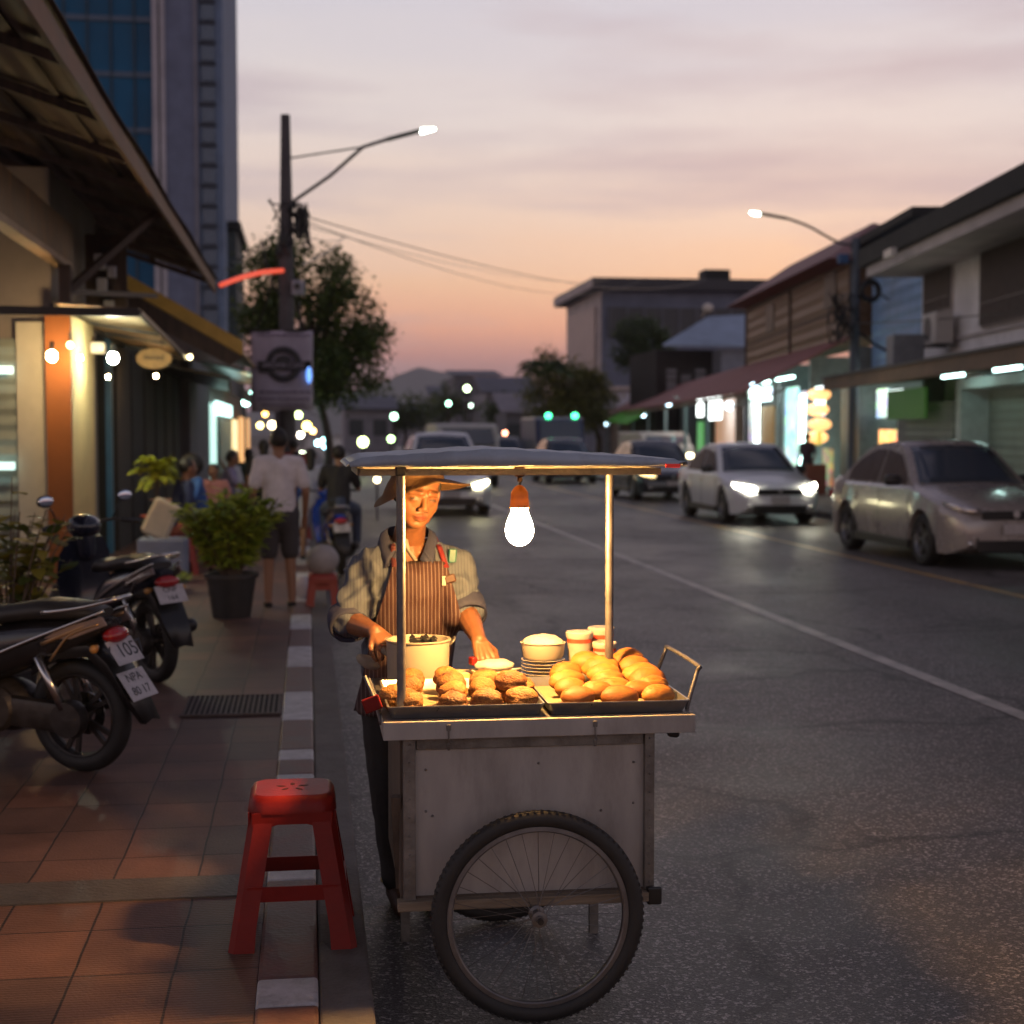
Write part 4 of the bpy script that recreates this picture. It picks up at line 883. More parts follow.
def scooter(loc, heading, label, paint, accent, two_plates=True, plate=('NPA','80 17'), plate_up='Y 1057'):
    b = empty('motor_scooter', loc, math.atan2(heading[1], heading[0]), label, 'motor scooter')
    R_ = .275
    for wx, nm in ((0,'rear'),(1.25,'front')):
        wh = bpy.data.objects.new('wheel', None); C.objects.link(wh); wh.parent = b; wh.location = (wx, 0, R_)
        if nm == 'front': wh.rotation_euler = (0,0,.22)
        MB().torus((0,0,0), R_-.045, .046, (0,1,0), 56, 12, .95 if nm == 'rear' else .8).build('tyre', RUB, wh, smooth=180)
        m = MB().lathe((0,0,0), [(R_-.085,-.032),(R_-.078,-.036),(R_-.070,-.030),(R_-.070,.030),(R_-.078,.036),(R_-.085,.032),(R_-.090,0),(R_-.085,-.032)], 48, (0,1,0))
        for k in range(5):
            a = 2*PI*k/5; d = Vector((math.cos(a),0,math.sin(a)))
            for off in (-.16,.16):
                e = Vector((math.cos(a+off),0,math.sin(a+off))); m.bar(d*.03, e*(R_-.086), .020, .022)
        m.lathe((0,0,0), [(.001,-.045),(.035,-.045),(.042,-.02),(.042,.02),(.035,.045),(.001,.045)], 24, (0,1,0)); m.build('rim', MGRY, wh, smooth=30)
        MB().lathe((0,0,0), [(.05,-.040),(.105,-.040),(.105,-.044),(.05,-.044),(.05,-.040)], 36, (0,1,0)).build('brake_disc', CHRM, wh, smooth=30)
    # swing arm, engine, exhaust (right side = -y)
    m = MB().bar((-.03,.085,R_), (.45,.095,R_+.03), .15, .07, up=(0,1,0), bev=.03).lathe((.0,.085,R_), [(.001,-.035),(.085,-.03),(.095,.0),(.085,.04),(.001,.045)], 28, (0,1,0)).lathe((.40,.10,R_+.03), [(.001,-.03),(.10,-.03),(.11,.02),(.09,.04),(.001,.045)], 28, (0,1,0)).ell((.40,.0,R_+.03), (.16,.14,.13))
    m.build('engine_case', MGRY, b, smooth=40)
    m = MB().cap((-.20,-.155,R_+.10), (.16,-.150,R_-.02), .048, .052, 16).tube([(.16,-.15,R_-.02), (.32,-.14,R_-.09), (.45,-.06,R_-.08)], .018, 8); m.build('exhaust', BLK, b, smooth=40)
    MB().box((-.03,-.20,R_+.055), (.26,.012,.060), Matrix.Rotation(.3,3,'Y'), bev=.005).build('heat_shield', CHRM, b)
    MB().tube([(.02,-.11,R_+.05), (.14,-.125,R_+.30)], .022, 12).tube([(.02,.11,R_+.05), (.14,.125,R_+.30)], .022, 12).build('shock_absorber', CHRM, b, smooth=180)
    # tail body, seat, side panels
    loft_profile([(-.22,.735,.020,.045),(-.17,.715,.045,.075),(-.05,.675,.080,.105),(.15,.63,.115,.130),(.38,.58,.135,.140),(.55,.50,.125,.135),(.66,.42,.09,.12)]).build('tail_body', paint, b, smooth=50)
    loft_profile([(-.16,.775,.022,.070),(-.08,.785,.040,.105),(.15,.785,.050,.125),(.30,.765,.045,.130),(.42,.745,.045,.125),(.62,.735,.040,.100),(.72,.70,.03,.07)], 12).build('seat', SEATM, b, smooth=60)
    for s in (-1,1):
        MB().tube(smoothpath([(.10,s*.142,.64),(-.05,s*.120,.70),(-.20,s*.088,.765)],4), [.010]*9, 8).build('side_trim', accent, b, smooth=180)
    for s in (-1,1):
        MB().tube(smoothpath([(.62,s*.150,.44),(.42,s*.158,.55),(.15,s*.150,.66),(-.05,s*.128,.735),(-.22,s*.095,.80)],4), .008, 8).build('side_stripe', CHRM, b, smooth=180)
        MB().prism([(-.24,s*.090,.735),(-.05,s*.112,.665),(.09,s*.128,.665),(.0,s*.118,.715),(-.21,s*.088,.775)], (0,s*.014,0)).build('tail_fairing', mat('dusty_pink_plastic', (.20,.15,.14), .4, bump=0), b, bev=.004)
        MB().tube(smoothpath([(-.20,s*.108,.74),(-.08,s*.125,.70),(-.02,s*.130,.66),(.06,s*.138,.56)],4), .006, 6).build('panel_edge', accent, b, smooth=180)
    MB().tube(smoothpath([(.10,-.13,.785),(-.10,-.125,.815),(-.25,-.07,.85),(-.27,0,.855),(-.25,.07,.85),(-.10,.125,.815),(.10,.13,.785)],5), .011, 8).build('grab_rail', CHRM, b, smooth=180)
    # rear mudguard with plates
    fy = .098; gx = [(.20,.52),(.05,.61),(-.12,.63),(-.22,.55),(-.30,.43),(-.40,.27)]
    m = MB(); m.ring_loft([[Vector((x+(.03 if i==5 else 0),-fy*(1 if i<4 else .85-.3*(i==5)),z-.05*(i<5))), Vector((x,-fy*(.9-.3*(i==5)),z)), Vector((x,0,z+.015)), Vector((x,fy*(.9-.3*(i==5)),z)), Vector((x+(.03 if i==5 else 0),fy*(1 if i<4 else .85-.3*(i==5)),z-.05*(i<5)))] for i, (x, z) in enumerate(gx)], close=False)
    m.build('mudguard', BLK, b, smooth=50, solid=.006)
    MB().ell((-.215,0,.675), (.045,.085,.040)).build('tail_lamp', TLR, b, smooth=180)
    for s in (-1,1):
        MB().cap((-.17,s*.09,.63), (-.18,s*.125,.625), .011, .021, 14).build('indicator', AMB, b, smooth=180)
    def plate_(c, tilt, w_, h_, lines):
        M = Matrix.Translation(c) @ Matrix.Rotation(tilt,4,'Y') @ Matrix.Rotation(-PI/2,4,'Z') @ Matrix.Rotation(PI/2,4,'X')
        p = MB().box((0,0,0), (w_,h_,.004), bev=.0015).xf(M).build('number_plate', PLT, b)
        t = MB()
        for i, tx in enumerate(lines): t.add(text_mesh(tx, h_*.52/max(1,len(lines))*1.5, .0004), Matrix.Translation((0,(h_*.24 if i == 0 else -h_*.22) if len(lines) > 1 else 0,.003)))
        t.xf(M).build('plate_lettering', INK, p)
    plate_(Vector((-.262,0,.600)), .62, .20, .13, (plate_up,) if two_plates else plate)
    if two_plates: plate_(Vector((-.325,0,.445)), .62, .20, .155, plate)
    # floor, front shield, cowl
    loft_profile([(.55,.35,.07,.12),(.75,.31,.04,.15),(.95,.33,.05,.15)]).build('footboard', BLK, b, smooth=40)
    m = MB(); sh = [(.93,.32,.15),(1.00,.45,.17),(.99,.62,.20),(.96,.78,.19),(.93,.90,.13)]
    m.ring_loft([[Vector((x+.04*0, -w_, z)), Vector((x+.06, -w_*.5, z+.01)), Vector((x+.085, 0, z+.015)), Vector((x+.06, w_*.5, z+.01)), Vector((x, w_, z)), Vector((x-.03, 0, z))] for x, z, w_ in sh]); m.build('leg_shield', paint, b, smooth=50)
    m = MB().ell((.94,0,.975), (.13,.115,.085)); m.cap((.93,0,.80), (.93,0,.98), .07, .08); m.build('handlebar_cowl', paint, b, smooth=180)
    MB().ell((1.035,0,.975), (.045,.075,.055)).build('headlamp', mat('lamp_glass', (.5,.5,.52), .08, bump=0, coat=1), b, smooth=180)
    for s in (-1,1):
        MB().tube(smoothpath([(.93,s*.06,.99),(.90,s*.20,1.01),(.82,s*.33,.99)],4), .011, 8).build('handlebar', MGRY, b, smooth=180)
        MB().cap((.86,s*.25,1.003), (.81,s*.345,.988), .017, .017).build('grip', BLK, b, smooth=180)
        MB().tube([(.90,s*.23,1.005), (.86,s*.335,.995)], .006, 6).build('brake_lever', CHRM, b)
        mm = MB().tube([(.91,s*.20,1.01),(.90,s*.24,1.10),(.895,s*.27,1.14)], .006, 8).build('mirror_stalk', BLK, b, smooth=180)
        MB().ell((.89,s*.29,1.17), (.018,.062,.042)).build('mirror_shell', BLK, mm, smooth=180)
        MB().ell((.876,s*.29,1.17), (.006,.054,.035)).build('mirror_glass', mat('mirror_glass', (.55,.62,.75), .05, 1, 0, bump=0), mm, smooth=180)
    for s in (-1,1): MB().tube([(1.03,s*.065,.66), (1.25,s*.075,R_)], .018, 10).build('fork_leg', CHRM, b, smooth=180)
    m = MB(); A = [(.98+.0,.42),(1.02,.52),(1.14,.585),(1.28,.585),(1.40,.52),(1.46,.44)]
    m.ring_loft([[Vector((x,-.06,z-.05)), Vector((x,-.05,z)), Vector((x,0,z+.015)), Vector((x,.05,z)), Vector((x,.06,z-.05))] for x, z in A], close=False); m.build('front_mudguard', paint, b, smooth=50, solid=.005)
    MB().tube([(.40,.10,.27), (.36,.20,.02)], .012, 8).build('side_stand', MGRY, b)
    MB().tube([(.38,-.10,.28), (.38,-.24,.29)], .014, 8).build('foot_peg', BLK, b)
    b.rotation_euler.x = -.05
    return b
GOLD = mat('bronze_trim', (.35,.22,.12), .35, .6, bump=0)
p = at_z(84, 771, .12)
B1 = scooter((p.x, p.y, .12), (-.88,.47), 'nearest black scooter with two white number plates, cut off by the left edge', MBLK, GOLD)
p = at_z(157, 682, .12)
BLU = mat('midnight_blue_paint', (.012,.016,.03), .22, var=.15, bump=0, coat=.6)
B2 = scooter((p.x, p.y, .12), (-.55,.835), 'dark blue scooter with raised mirrors parked behind the nearest one', BLU, CHRM, two_plates=False, plate=('CNP','164'))

# ------------------------------------------------------------------ cars (local: front at -y, centred, z up)
def car(loc, rz, label, paint, lit=False, suv=False, up=0, detail=True, glow=30, cat='car', hh_=0, tint=None, lampcol=(1,.86,.55)):
    r = empty('parked_car' if not lit else 'car', loc, rz, label, cat, 'cars driving toward the cart')
    L_, W_, H_ = 4.6, 1.76, (1.50 if not suv else 1.70) + hh_
    zb = (.93 if not suv else 1.02) + up
    fw_, rw_ = -L_/2+.90, L_/2-.95; rr = .34
    n = 72; rings = []
    for i in range(n+1):
        y = -L_/2 + L_*i/n; t = (y + L_/2)/L_
        hw = W_/2 * (1 - .26*max(0, 1-t/.12)**2.2 - .20*max(0, (t-.9)/.1)**2)
        # deck height
        if t < .035: zd = .52 + up + (.66-.52)*(t/.035)**.5
        elif t < .29: zd = .66 + up + (.92-.66)*((t-.035)/.255)**.72
        elif t < .84: zd = zb + .01
        else: zd = zb + .05 - .10*((t-.84)/.16)**2.5
        zl = .20 + .10*max(0, 1-t/.05) + .12*max(0, (t-.93)/.07)
        za = zl
        for wy in (fw_, rw_):
            d = abs(y-wy)
            if d < rr+.055: za = max(za, rr + math.sqrt((rr+.055)**2 - d*d) - .0)
        zm = min(zd-.12, .70); zs = min(zd-.05, zb-.06)
        pr = [(0, zl), (hw-.22, zl), (hw-.20, max(zl, za-.01)), (hw-.03, za), (hw, max(za+.02, .45 if zm > .5 else zm)), (hw, max(za+.03, zm)), (hw-.025, max(za+.04, zs)), (hw-.10, zd), (hw*.5, zd+.025), (0, zd+.035)]
        if za > .55: pr[4] = (hw+.008, za+.005); pr[5] = (hw+.004, max(za+.02, zm))
        ring = [Vector((x, y, z)) for x, z in pr] + [Vector((-x, y, z)) for x, z in pr[1:-1][::-1]]
        rings.append(ring)
    MB().ring_loft(rings).build('body', paint, r, smooth=38)
    # cabin
    wb, k_ = W_/2-.07, .33
    zt = H_; X_ = lambda z: wb - k_*(z-zb)
    if suv: prof = [(-L_*.20, zb-.04), (-L_*.03, zt-.05), (L_*.06, zt), (L_*.22, zt-.03), (L_*.36, zt-.12), (L_*.44, zb+.02)]
    else: prof = [(-L_*.225, zb-.04), (-L_*.055, zt-.06), (L_*.03, zt), (L_*.13, zt-.01), (L_*.22, zt-.09), (L_*.39, zb+.02)]
    P_ = smoothpath([Vector((0, y, z)) for y, z in prof], 6); rings = []
    for p in P_:
        z = p.z; x = X_(z); zlow = zb-.06
        rings.append([Vector((-X_(zlow), p.y, zlow)), Vector((-x-.0, p.y, z-.02)), Vector((-x+.07, p.y, z+.004)), Vector((-x*.5, p.y, z+.025)), Vector((0, p.y, z+.032)), Vector((x*.5, p.y, z+.025)), Vector((x-.07, p.y, z+.004)), Vector((x, p.y, z-.02)), Vector((X_(zlow), p.y, zlow))])
    MB().ring_loft(rings).build('cabin', paint, r, smooth=50)
    GL = tint or mat('car_glass', (.045,.06,.085), .12, var=0, bump=0, spec=.9)
    # windscreen / rear window on the cabin's sloping faces
    def zprof(y):
        for a, b_ in zip(P_, P_[1:]):
            if a.y <= y <= b_.y: return a.z + (b_.z-a.z)*(y-a.y)/max(1e-6, b_.y-a.y)
        return zb
    def screen(y0, y1, name):
        rg = []
        for i in range(7):
            y = y0 + (y1-y0)*i/6; z = zprof(y); x = X_(z)-.085; sgn = -1 if y1 < 0 or y0 < 0 else 1
            rg.append([Vector((xx*x, y + sgn*(.012), z + .032 - .028*abs(xx)**1.5 + .006)) for xx in (-1,-.75,-.5,0,.5,.75,1)])
        MB().ring_loft(rg, close=False).build(name, GL, r, smooth=180, solid=.006)
    screen(prof[0][0]+.06, prof[1][0]-.02, 'windscreen')
    screen(prof[4][0]+.04, prof[5][0]-.12, 'rear_window')
    for s in (-1,1):
        GS = mat('side_glass', (.15,.115,.11), .08, var=.2, scale=1.5, bump=0, spec=.9)  # pale pinkish base colour stands in for sky reflected in the panes
        def sw(ys, name):
            pts = []
            for y in ys: pts.append((y, zb+.005))
            top = [(y, min(zprof(y)-.085, zt-.10)) for y in ys[::-1]]
            poly = [Vector((s*(X_(z)+.004), y, z)) for y, z in pts+[q for q in top if q[1] > zb+.03]]
            MB().prism(poly, (s*.006,0,0)).build(name, GS, r)
        a, b_ = prof[0][0], prof[5][0]
        m1_ = L_*.055
        sw([a+.28, a+.5, a+.75, m1_-.04], 'side_window'); sw([m1_+.05, m1_+.4, b_-.62, b_-.38], 'side_window')
    for s in (-1,1):
        x = s*(W_/2)
        MB().box((s*(W_/2+.075), prof[0][0]+.42, zb+.05), (.22,.11,.15), bev=.04).build('wing_mirror', BLK, r, smooth=40)
        for yh in (L_*.0, L_*.21): MB().box((s*(W_/2-.005), yh, .80), (.03,.16,.025), bev=.006).build('door_handle', CHRM if detail else paint, r)
        for wy in (fw_, rw_):
            wh = bpy.data.objects.new('wheel', None); C.objects.link(wh); wh.parent = r; wh.location = (s*(W_/2-.115), wy, rr)
            MB().lathe((0,0,0), [(rr*.66,-.10),(rr*.9,-.11),(rr,-.08),(rr,.08),(rr*.9,.11),(rr*.66,.10)], 40, (1,0,0)).build('tyre', RUB, wh, smooth=40)
            m = MB().lathe((0,0,0), [(rr*.67,.098*s),(rr*.64,.085*s),(rr*.60,.04*s)], 36, (1,0,0)).lathe((0,0,0), [(.001,.075*s),(.05,.075*s),(.06,.03*s)], 20, (1,0,0))
            for k in range(5):
                a = 2*PI*k/5
                for o_ in (-.13,.13): m.bar((s*.07, math.cos(a)*.04, math.sin(a)*.04), (s*.085, math.cos(a+o_)*rr*.65, math.sin(a+o_)*rr*.65), .022, .022)
            m.build('rim', mat('alloy', (.28,.28,.29), .3, .8, bump=0), wh)
            MB().lathe((0,0,0), [(.001,.01*s),(rr*.62,.01*s)], 24, (1,0,0)).build('brake', BLK, wh)
    # lamps, grille, bumper, plate
    LM = light_mat('headlamp_lit_%s' % label[:9], lampcol, glow) if lit else mat('lamp_chrome_glass', (.55,.50,.48), .12, .9, var=.5, scale=14, bump=.4, bscale=25, coat=1)
    def front_y_(x): # body front contour
        t = 0
        for i in range(60):
            t = i/60*.12; hw = W_/2*(1-.26*max(0,1-t/.12)**2.2)
            if hw-.03 >= abs(x): break
        return -L_/2 + t*L_
    for s in (-1,1):
        h_ = MB(); pts = []
        for xx, zlo_, zhi in ((.46,.605+up,.650+up),(.60,.61+up,.69+up),(.72,.63+up,.715+up),(.80,.66+up,.73+up)):
            yy = front_y_(xx) - .012 + max(0, (xx-.46))*.10; pts.append((s*xx, yy, zlo_+.01, zhi+.01))
        h_.ring_loft([[Vector((x,y,a)), Vector((x,y-.010,(a+b_)/2)), Vector((x,y+.03,b_)), Vector((x,y+.12,b_)), Vector((x,y+.12,a))] for x, y, a, b_ in pts]).build('headlight', LM, r, smooth=50)
        MB().prism([(s*.50,front_y_(.5)-.02,.27),(s*.50,front_y_(.5)-.02,.36+up*.5),(s*.80,front_y_(.8)-.02,.44+up*.5),(s*.78,front_y_(.78)-.02,.27)], (0,.05,0)).build('fog_lamp_recess', BLK, r)
        MB().ell((s*.60, front_y_(.6)-.025, .34), (.05,.02,.035)).build('fog_lamp', CHRM, r)
        MB().box((s*(W_/2-.005), (fw_+rw_)/2, .25), (.05, rw_-fw_-.76, .12), bev=.01).build('sill', BLK, r)
        for yh in (fw_+.42, (fw_+rw_)/2+.10, rw_-.42): MB().box((s*(W_/2+.0), yh, .56+up*.5), (.006,.012,.52+up)).build('door_seam', BLK, r)
        MB().box((s*(W_/2-.20), L_/2-.03, .80), (.26,.10,.14), bev=.03).build('tail_light', TLR, r)
    MB().box((0, -L_/2-.002, .585+up), (.90,.05,.11), bev=.02).build('grille', BLK, r)
    MB().box((0, -L_/2+.0, .30), (1.0,.05,.16), bev=.02).build('air_intake', BLK, r)
    MB().lathe((0,-L_/2-.03,.60+up), [(.001,.0),(.045,.0),(.05,.008),(.045,.014),(.001,.014)], 20, (0,1,0)).build('badge', CHRM, r)
    pl = MB().box((0, -L_/2-.035, .455+up*.6), (.36,.012,.13), bev=.003).build('number_plate', PLT, r)
    return r
PSIL = mat('silver_paint', (.42,.37,.34), .27, .3, var=.06, scale=3, bump=0, coat=.6)
PWHT = mat('white_paint', (.78,.78,.80), .3, 0, var=.04, scale=3, bump=0, coat=.6)
PBLK = mat('black_car_paint', (.02,.021,.025), .22, 0, var=.1, bump=0, coat=.8)
PBRN = mat('taupe_paint', (.20,.18,.165), .3, .5, var=.1, bump=0, coat=.6)
car((8.83, 20.13, 0), 0, 'taupe silver sedan with unlit headlights, closest car at the right edge', PSIL, suv=False, up=.11, hh_=.10)
car((8.73, 29.35, 0), 0, 'white sedan with both headlights lit, behind the taupe silver one', PWHT, lit=True, up=.04, glow=50, lampcol=(1,.95,.72))
car((9.1, 39.1, 0), 0, 'black sedan half hidden behind the white one', PBLK, lit=True, glow=3.5, lampcol=(1,.72,.3))
c4 = at_y(462, 490, 33.2)
car((c4.x-.45, 33.2, 0), 0, 'white car with lit headlights right behind the vendor', PWHT, lit=True, glow=32, suv=True, lampcol=(1,.9,.5))
car((8.9, 52, 0), 0, 'dark sedan with dim amber lamps framed by the canopy posts', PBLK, lit=True, glow=7, lampcol=(1,.8,.45))
car((8.6, 66, 0), 0, 'brownish car farther back in the oncoming row', PBRN, lit=True, glow=12, lampcol=(1,.8,.5))
car((8.7, 80, 0), 0, 'white car farthest back in the oncoming row', PWHT, lit=True, glow=12, lampcol=(1,.85,.6))
# vans and trucks far up the road
def van(loc, label, paint, lampcol=None, W_=2.0, H_=2.4, L_=5.2):
    r = empty('van', loc, 0, label, 'van')
    m = MB().prism([(-W_/2,-L_/2,.35),(-W_/2,-L_/2-.0,1.15),(-W_/2,-L_/2+.55,1.3),(-W_/2,-L_/2+1.05,H_-.08),(-W_/2,-L_/2+1.4,H_),(-W_/2,L_/2,H_),(-W_/2,L_/2,.35)], (W_,0,0)); m.build('body', paint, r, bev=.07)
    MB().prism([(-W_/2+.14,-L_/2+.50,1.33),(-W_/2+.2,-L_/2+.98,H_-.18),(W_/2-.2,-L_/2+.98,H_-.18),(W_/2-.14,-L_/2+.50,1.33)], (0,-.04,.02)).build('windscreen', mat('car_glass',(0,0,0)), r)
    for s in (-1,1):
        MB().box((s*.72,-L_/2-.01,.85), (.3,.05,.16), bev=.02).build('headlight', light_mat('van_lamp', (1,.85,.5), 10), r)
        for wy in (-L_/2+.9, L_/2-.9): MB().lathe((s*(W_/2-.12), wy, .36), [(.001,-.1),(.36,-.1),(.36,.1),(.001,.1)], 24, (1,0,0)).build('wheel', RUB, r, smooth=40)
        if lampcol: MB().cap((s*.55+ .1,-L_/2+1.2,H_+.06), (s*.55+.15,-L_/2+1.2,H_+.06), .10, .10).build('roof_lamp', light_mat('green_roof_lamp', lampcol, 8), r)
    MB().box((0,-L_/2-.02,.6), (W_-.5,.05,.2), bev=.02).build('grille', BLK, r)
    return r
van((at_y(553,440,62).x, 62, 0), 'dark blue van with green roof lamps far up the road', mat('dark_blue_paint', (.03,.04,.09), .3, bump=0), (.05,1,.35), H_=2.35)
van((at_y(462,440,50).x, 50, 0), 'cream topped van behind the white car and the vendor', mat('cream_paint', (.45,.40,.36), .4, bump=0), None, H_=2.02, W_=2.0)
van((at_y(655,440,58).x, 58, 0), 'cream roofed van beyond the black sedan', mat('cream_paint', (.45,.40,.36), .4, bump=0), None, H_=1.75, W_=1.9)
# ------------------------------------------------------------------ background people (local: facing +y)
SK2 = mat('tan_skin', (.25,.125,.075), .5, var=.1, bump=.02)
def cloth(name, c): return mat(name, c, .85, var=.15, scale=9, bump=.15)
TEE, SHORTS, JEANS, BLACKC = cloth('pale_grey_shirt', (.60,.57,.60)), cloth('charcoal_shorts', (.045,.043,.05)), cloth('denim', (.05,.07,.12)), cloth('black_cloth', (.016,.016,.018))
def person(loc, rz, label, pose='stand', top=TEE, bottom=SHORTS, h=1.65, shorts=True, long_sleeve=False, hair='short', arms='down', group=None, hairm=None, seat=.45):
    o = empty('person', loc, rz, label, 'person', group); k = h/1.65
    S = lambda x, y, z: Vector((x, y, z))*k
    if pose in ('sit','ride'):
        z0 = (seat+.05)/k; hipz = z0 + .06
        lean = .12 if pose == 'ride' else .06
        hip = S(0,0,hipz); ch = S(0,lean*.8,hipz+.30); nk = S(0,lean,hipz+.50); hd = S(0,lean+.05,hipz+.655)
        kn = [S(s*.12,.42,hipz-.02) for s in (-1,1)]; an = [S(s*.13,.44,.08*1/k) for s in (-1,1)]
        if pose == 'ride': kn = [S(s*.20,.38,hipz-.06) for s in (-1,1)]; an = [S(s*.20,.42,.36/k) for s in (-1,1)]
        hj = [S(s*.09,.02,hipz) for s in (-1,1)]
    else:
        hip = S(0,0,.86); ch = S(0,.01,1.14); nk = S(0,0,1.38); hd = S(0,.02,1.535)
        st_ = .16 if pose == 'walk' else .02
        kn = [S(-.10,-.06-st_*.2,.46), S(.10,.04+st_*.6,.47)]; an = [S(-.10,-.08-st_*1.3,.09), S(.10,.02+st_*.9,.08)]
        if pose == 'stand': kn = [S(s*.10,.01,.46) for s in (-1,1)]; an = [S(s*.11,-.03,.08) for s in (-1,1)]
        hj = [S(s*.09,0,.86) for s in (-1,1)]
    sh = [nk + S(s*.175,0,-.045) for s in (-1,1)]
    if arms == 'down': el = [sh[i] + S(s*.07,-.03,-.27) for i, s in enumerate((-1,1))]; wr = [el[i] + S(s*.0,.10,-.22) for i, s in enumerate((-1,1))]
    elif arms == 'front': el = [sh[i] + S(s*.06,.10,-.24) for i, s in enumerate((-1,1))]; wr = [el[i] + S(-s*.05,.24,.02) for i, s in enumerate((-1,1))]
    else: el = [sh[0] + S(-.06,.10,-.22), sh[1] + S(.10,.16,-.14)]; wr = [el[0] + S(.05,.2,-.02), el[1] + S(-.06,.10,.22)]
    b = MB(); b.ell(hd, (.075*k,.09*k,.11*k)); b.ell(hd + S(0,.03,-.055), (.055*k,.06*k,.055*k)); b.cap(hd + S(0,.085,.0), hd + S(0,.10,-.025), .012, .015)
    for s in (-1,1): b.ell(hd + S(s*.077,-.005,-.01), (.012,.02,.03))
    b.cap(nk + S(0,0,-.04), hd + S(0,-.01,-.05), .055*k, .052*k); b.chain([sh[0], nk + S(0,0,-.05), sh[1]], [.05*k,.06*k,.05*k]); b.chain([nk + S(0,0,-.07), ch, hip], [.09*k,.115*k,.125*k])
    for i in (0,1):
        b.chain([sh[i], el[i], wr[i]], [.048*k,.038*k,.026*k]); d = (wr[i]-el[i]).normalized()
        for f in range(4): b.cap(wr[i] + d*.03 + S((f-1.5)*.012,0,0), wr[i] + d*.15*k + S((f-1.5)*.020,.02*f*.3,0), .014*k, .010*k, 6)
        b.cap(wr[i] + d*.03, wr[i] + d*.09*k + S(0,.04,0), .014*k, .010*k, 6)
        b.chain([hj[i], kn[i], an[i]], [.085*k,.055*k,.038*k]); b.cap(an[i] + S(0,-.02,-.04), an[i] + S(0,.14,-.05), .034*k, .028*k)
    remesh(b, 'body', SK2, o, .013, 2)
    t = MB(); t.chain([sh[0], nk + S(0,0,-.055), sh[1]], [.066*k,.078*k,.066*k]); t.chain([nk+S(0,0,-.09), ch, hip+S(0,0,.02)], [.108*k,.132*k,.146*k]); t.chain([sh[0]+S(.04,0,-.02), ch + S(-.03,0,0), hip + S(-.03,0,.03)], [.07*k,.118*k,.128*k]); t.chain([sh[1]+S(-.04,0,-.02), ch + S(.03,0,0), hip + S(.03,0,.03)], [.07*k,.118*k,.128*k])
    for i in (0,1):
        if long_sleeve: t.chain([sh[i], el[i], wr[i]], [.062*k,.05*k,.038*k])
        else: t.chain([sh[i], sh[i].lerp(el[i], .72)], [.064*k,.064*k])
    q = remesh(t, 'shirt', top, o, .014, 3)
    for v in q.data.vertices: v.co += v.normal*.008*noise.noise(v.co*9)
    t = MB(); t.chain([hip + S(0,0,.05), hip + S(0,0,-.02)], [.142*k,.145*k])
    for i in (0,1):
        e = kn[i].lerp(hj[i], .12) if shorts else an[i]; t.cap(hj[i], kn[i].lerp(hj[i], .12), .102*k, .085*k)
        if not shorts: t.chain([kn[i].lerp(hj[i], .12), kn[i], an[i] + S(0,0,.02)], [.085*k,.072*k,.055*k])
    remesh(t, 'trousers' if not shorts else 'shorts', bottom, o, .014, 3)
    t = MB(); t.ell(hd + S(0,-.022,.022), (.084*k,.092*k,.098*k))
    if hair == 'long': t.cap(hd + S(0,-.05,0), hd + S(0,-.07,-.20), .07*k, .06*k)
    if hair == 'afro': t.ell(hd + S(0,-.03,.02), (.15*k,.14*k,.14*k))
    q = remesh(t, 'hair', hairm or HR, o, .012, 2)
    for i in (0,1): MB().cap(an[i] + S(0,-.03,-.062), an[i] + S(0,.13,-.062), .036*k, .034*k).build('shoe', BLACKC, o, smooth=180)
    return o
w1 = at_z(280, 606, .12)
person((w1.x-.0, w1.y, .12), .12, 'man in a pale grey shirt and charcoal shorts seen from behind', 'stand', h=1.66)
G_ = 'people gathered on the pavement'
person((at_y(338,450,18.6).x, 18.6, .0), -.1, 'rider in a black shirt seated on the blue scooter', 'ride', top=BLACKC, bottom=JEANS, shorts=False, h=1.62, arms='front', seat=.72)
B3 = scooter((at_y(341,500,18.4).x, 18.35, 0), (-.12,.99), 'black and blue scooter carrying the rider in black', mat('bright_blue_paint', (.01,.06,.45), .25, bump=0, coat=.6), CHRM, two_plates=False, plate=('BTK','392'))
def seated(u, vhead, Y, rz, label, **kw):
    x = at_y(u, vhead, Y).x
    q = person((x, Y, .12), rz, label, 'sit', group=G_, **kw)
    s = stool_tree(kw_stool, .27, .43, .36, 'plastic_stool', True); s.location = (x, Y, .12); s.rotation_euler = (0,0,rz)
    tag(s, 'small plastic stool under the '+label.split(' ',1)[1][:60] if False else STOOLS.pop(0), 'stool'); return q
kw_stool = mat('faded_red_plastic', (.28,.03,.02), .5, bump=0)
STOOLS = ['red stool under the seated woman in navy', 'red stool under the seated person with bushy hair', 'red stool under the sitter in lilac by the wall', 'red stool under the sitter in white at the lit shop', 'red stool under the sitter in pink beyond the plant', 'red stool under the sitter in dark green', 'red stool under the sitter in a blue top']
seated(179, 470, 17.5, -1.2, 'seated woman in a navy shirt with tan arms', top=cloth('navy_cloth', (.02,.03,.09)), bottom=cloth('salmon_cloth', (.35,.12,.09)), shorts=True)
seated(199, 466, 18.6, 1.9, 'seated person with bushy dark hair and a blue shirt', top=cloth('blue_cloth', (.04,.11,.33)), hair='afro', bottom=JEANS, shorts=False, arms='front')
seated(226, 460, 24.0, -1.5, 'seated person in lilac by the lit shop wall', top=cloth('lilac_cloth', (.28,.25,.42)), arms='front')
seated(238, 461, 25.5, 1.4, 'seated person in white facing the lit shop', top=cloth('white_shirt_cloth', (.55,.55,.6)), arms='up', hair='long')
seated(216, 478, 20.5, 2.8, 'seated child sized person in pink beyond the potted plant', top=cloth('pink_cloth', (.45,.2,.2)), h=1.4)
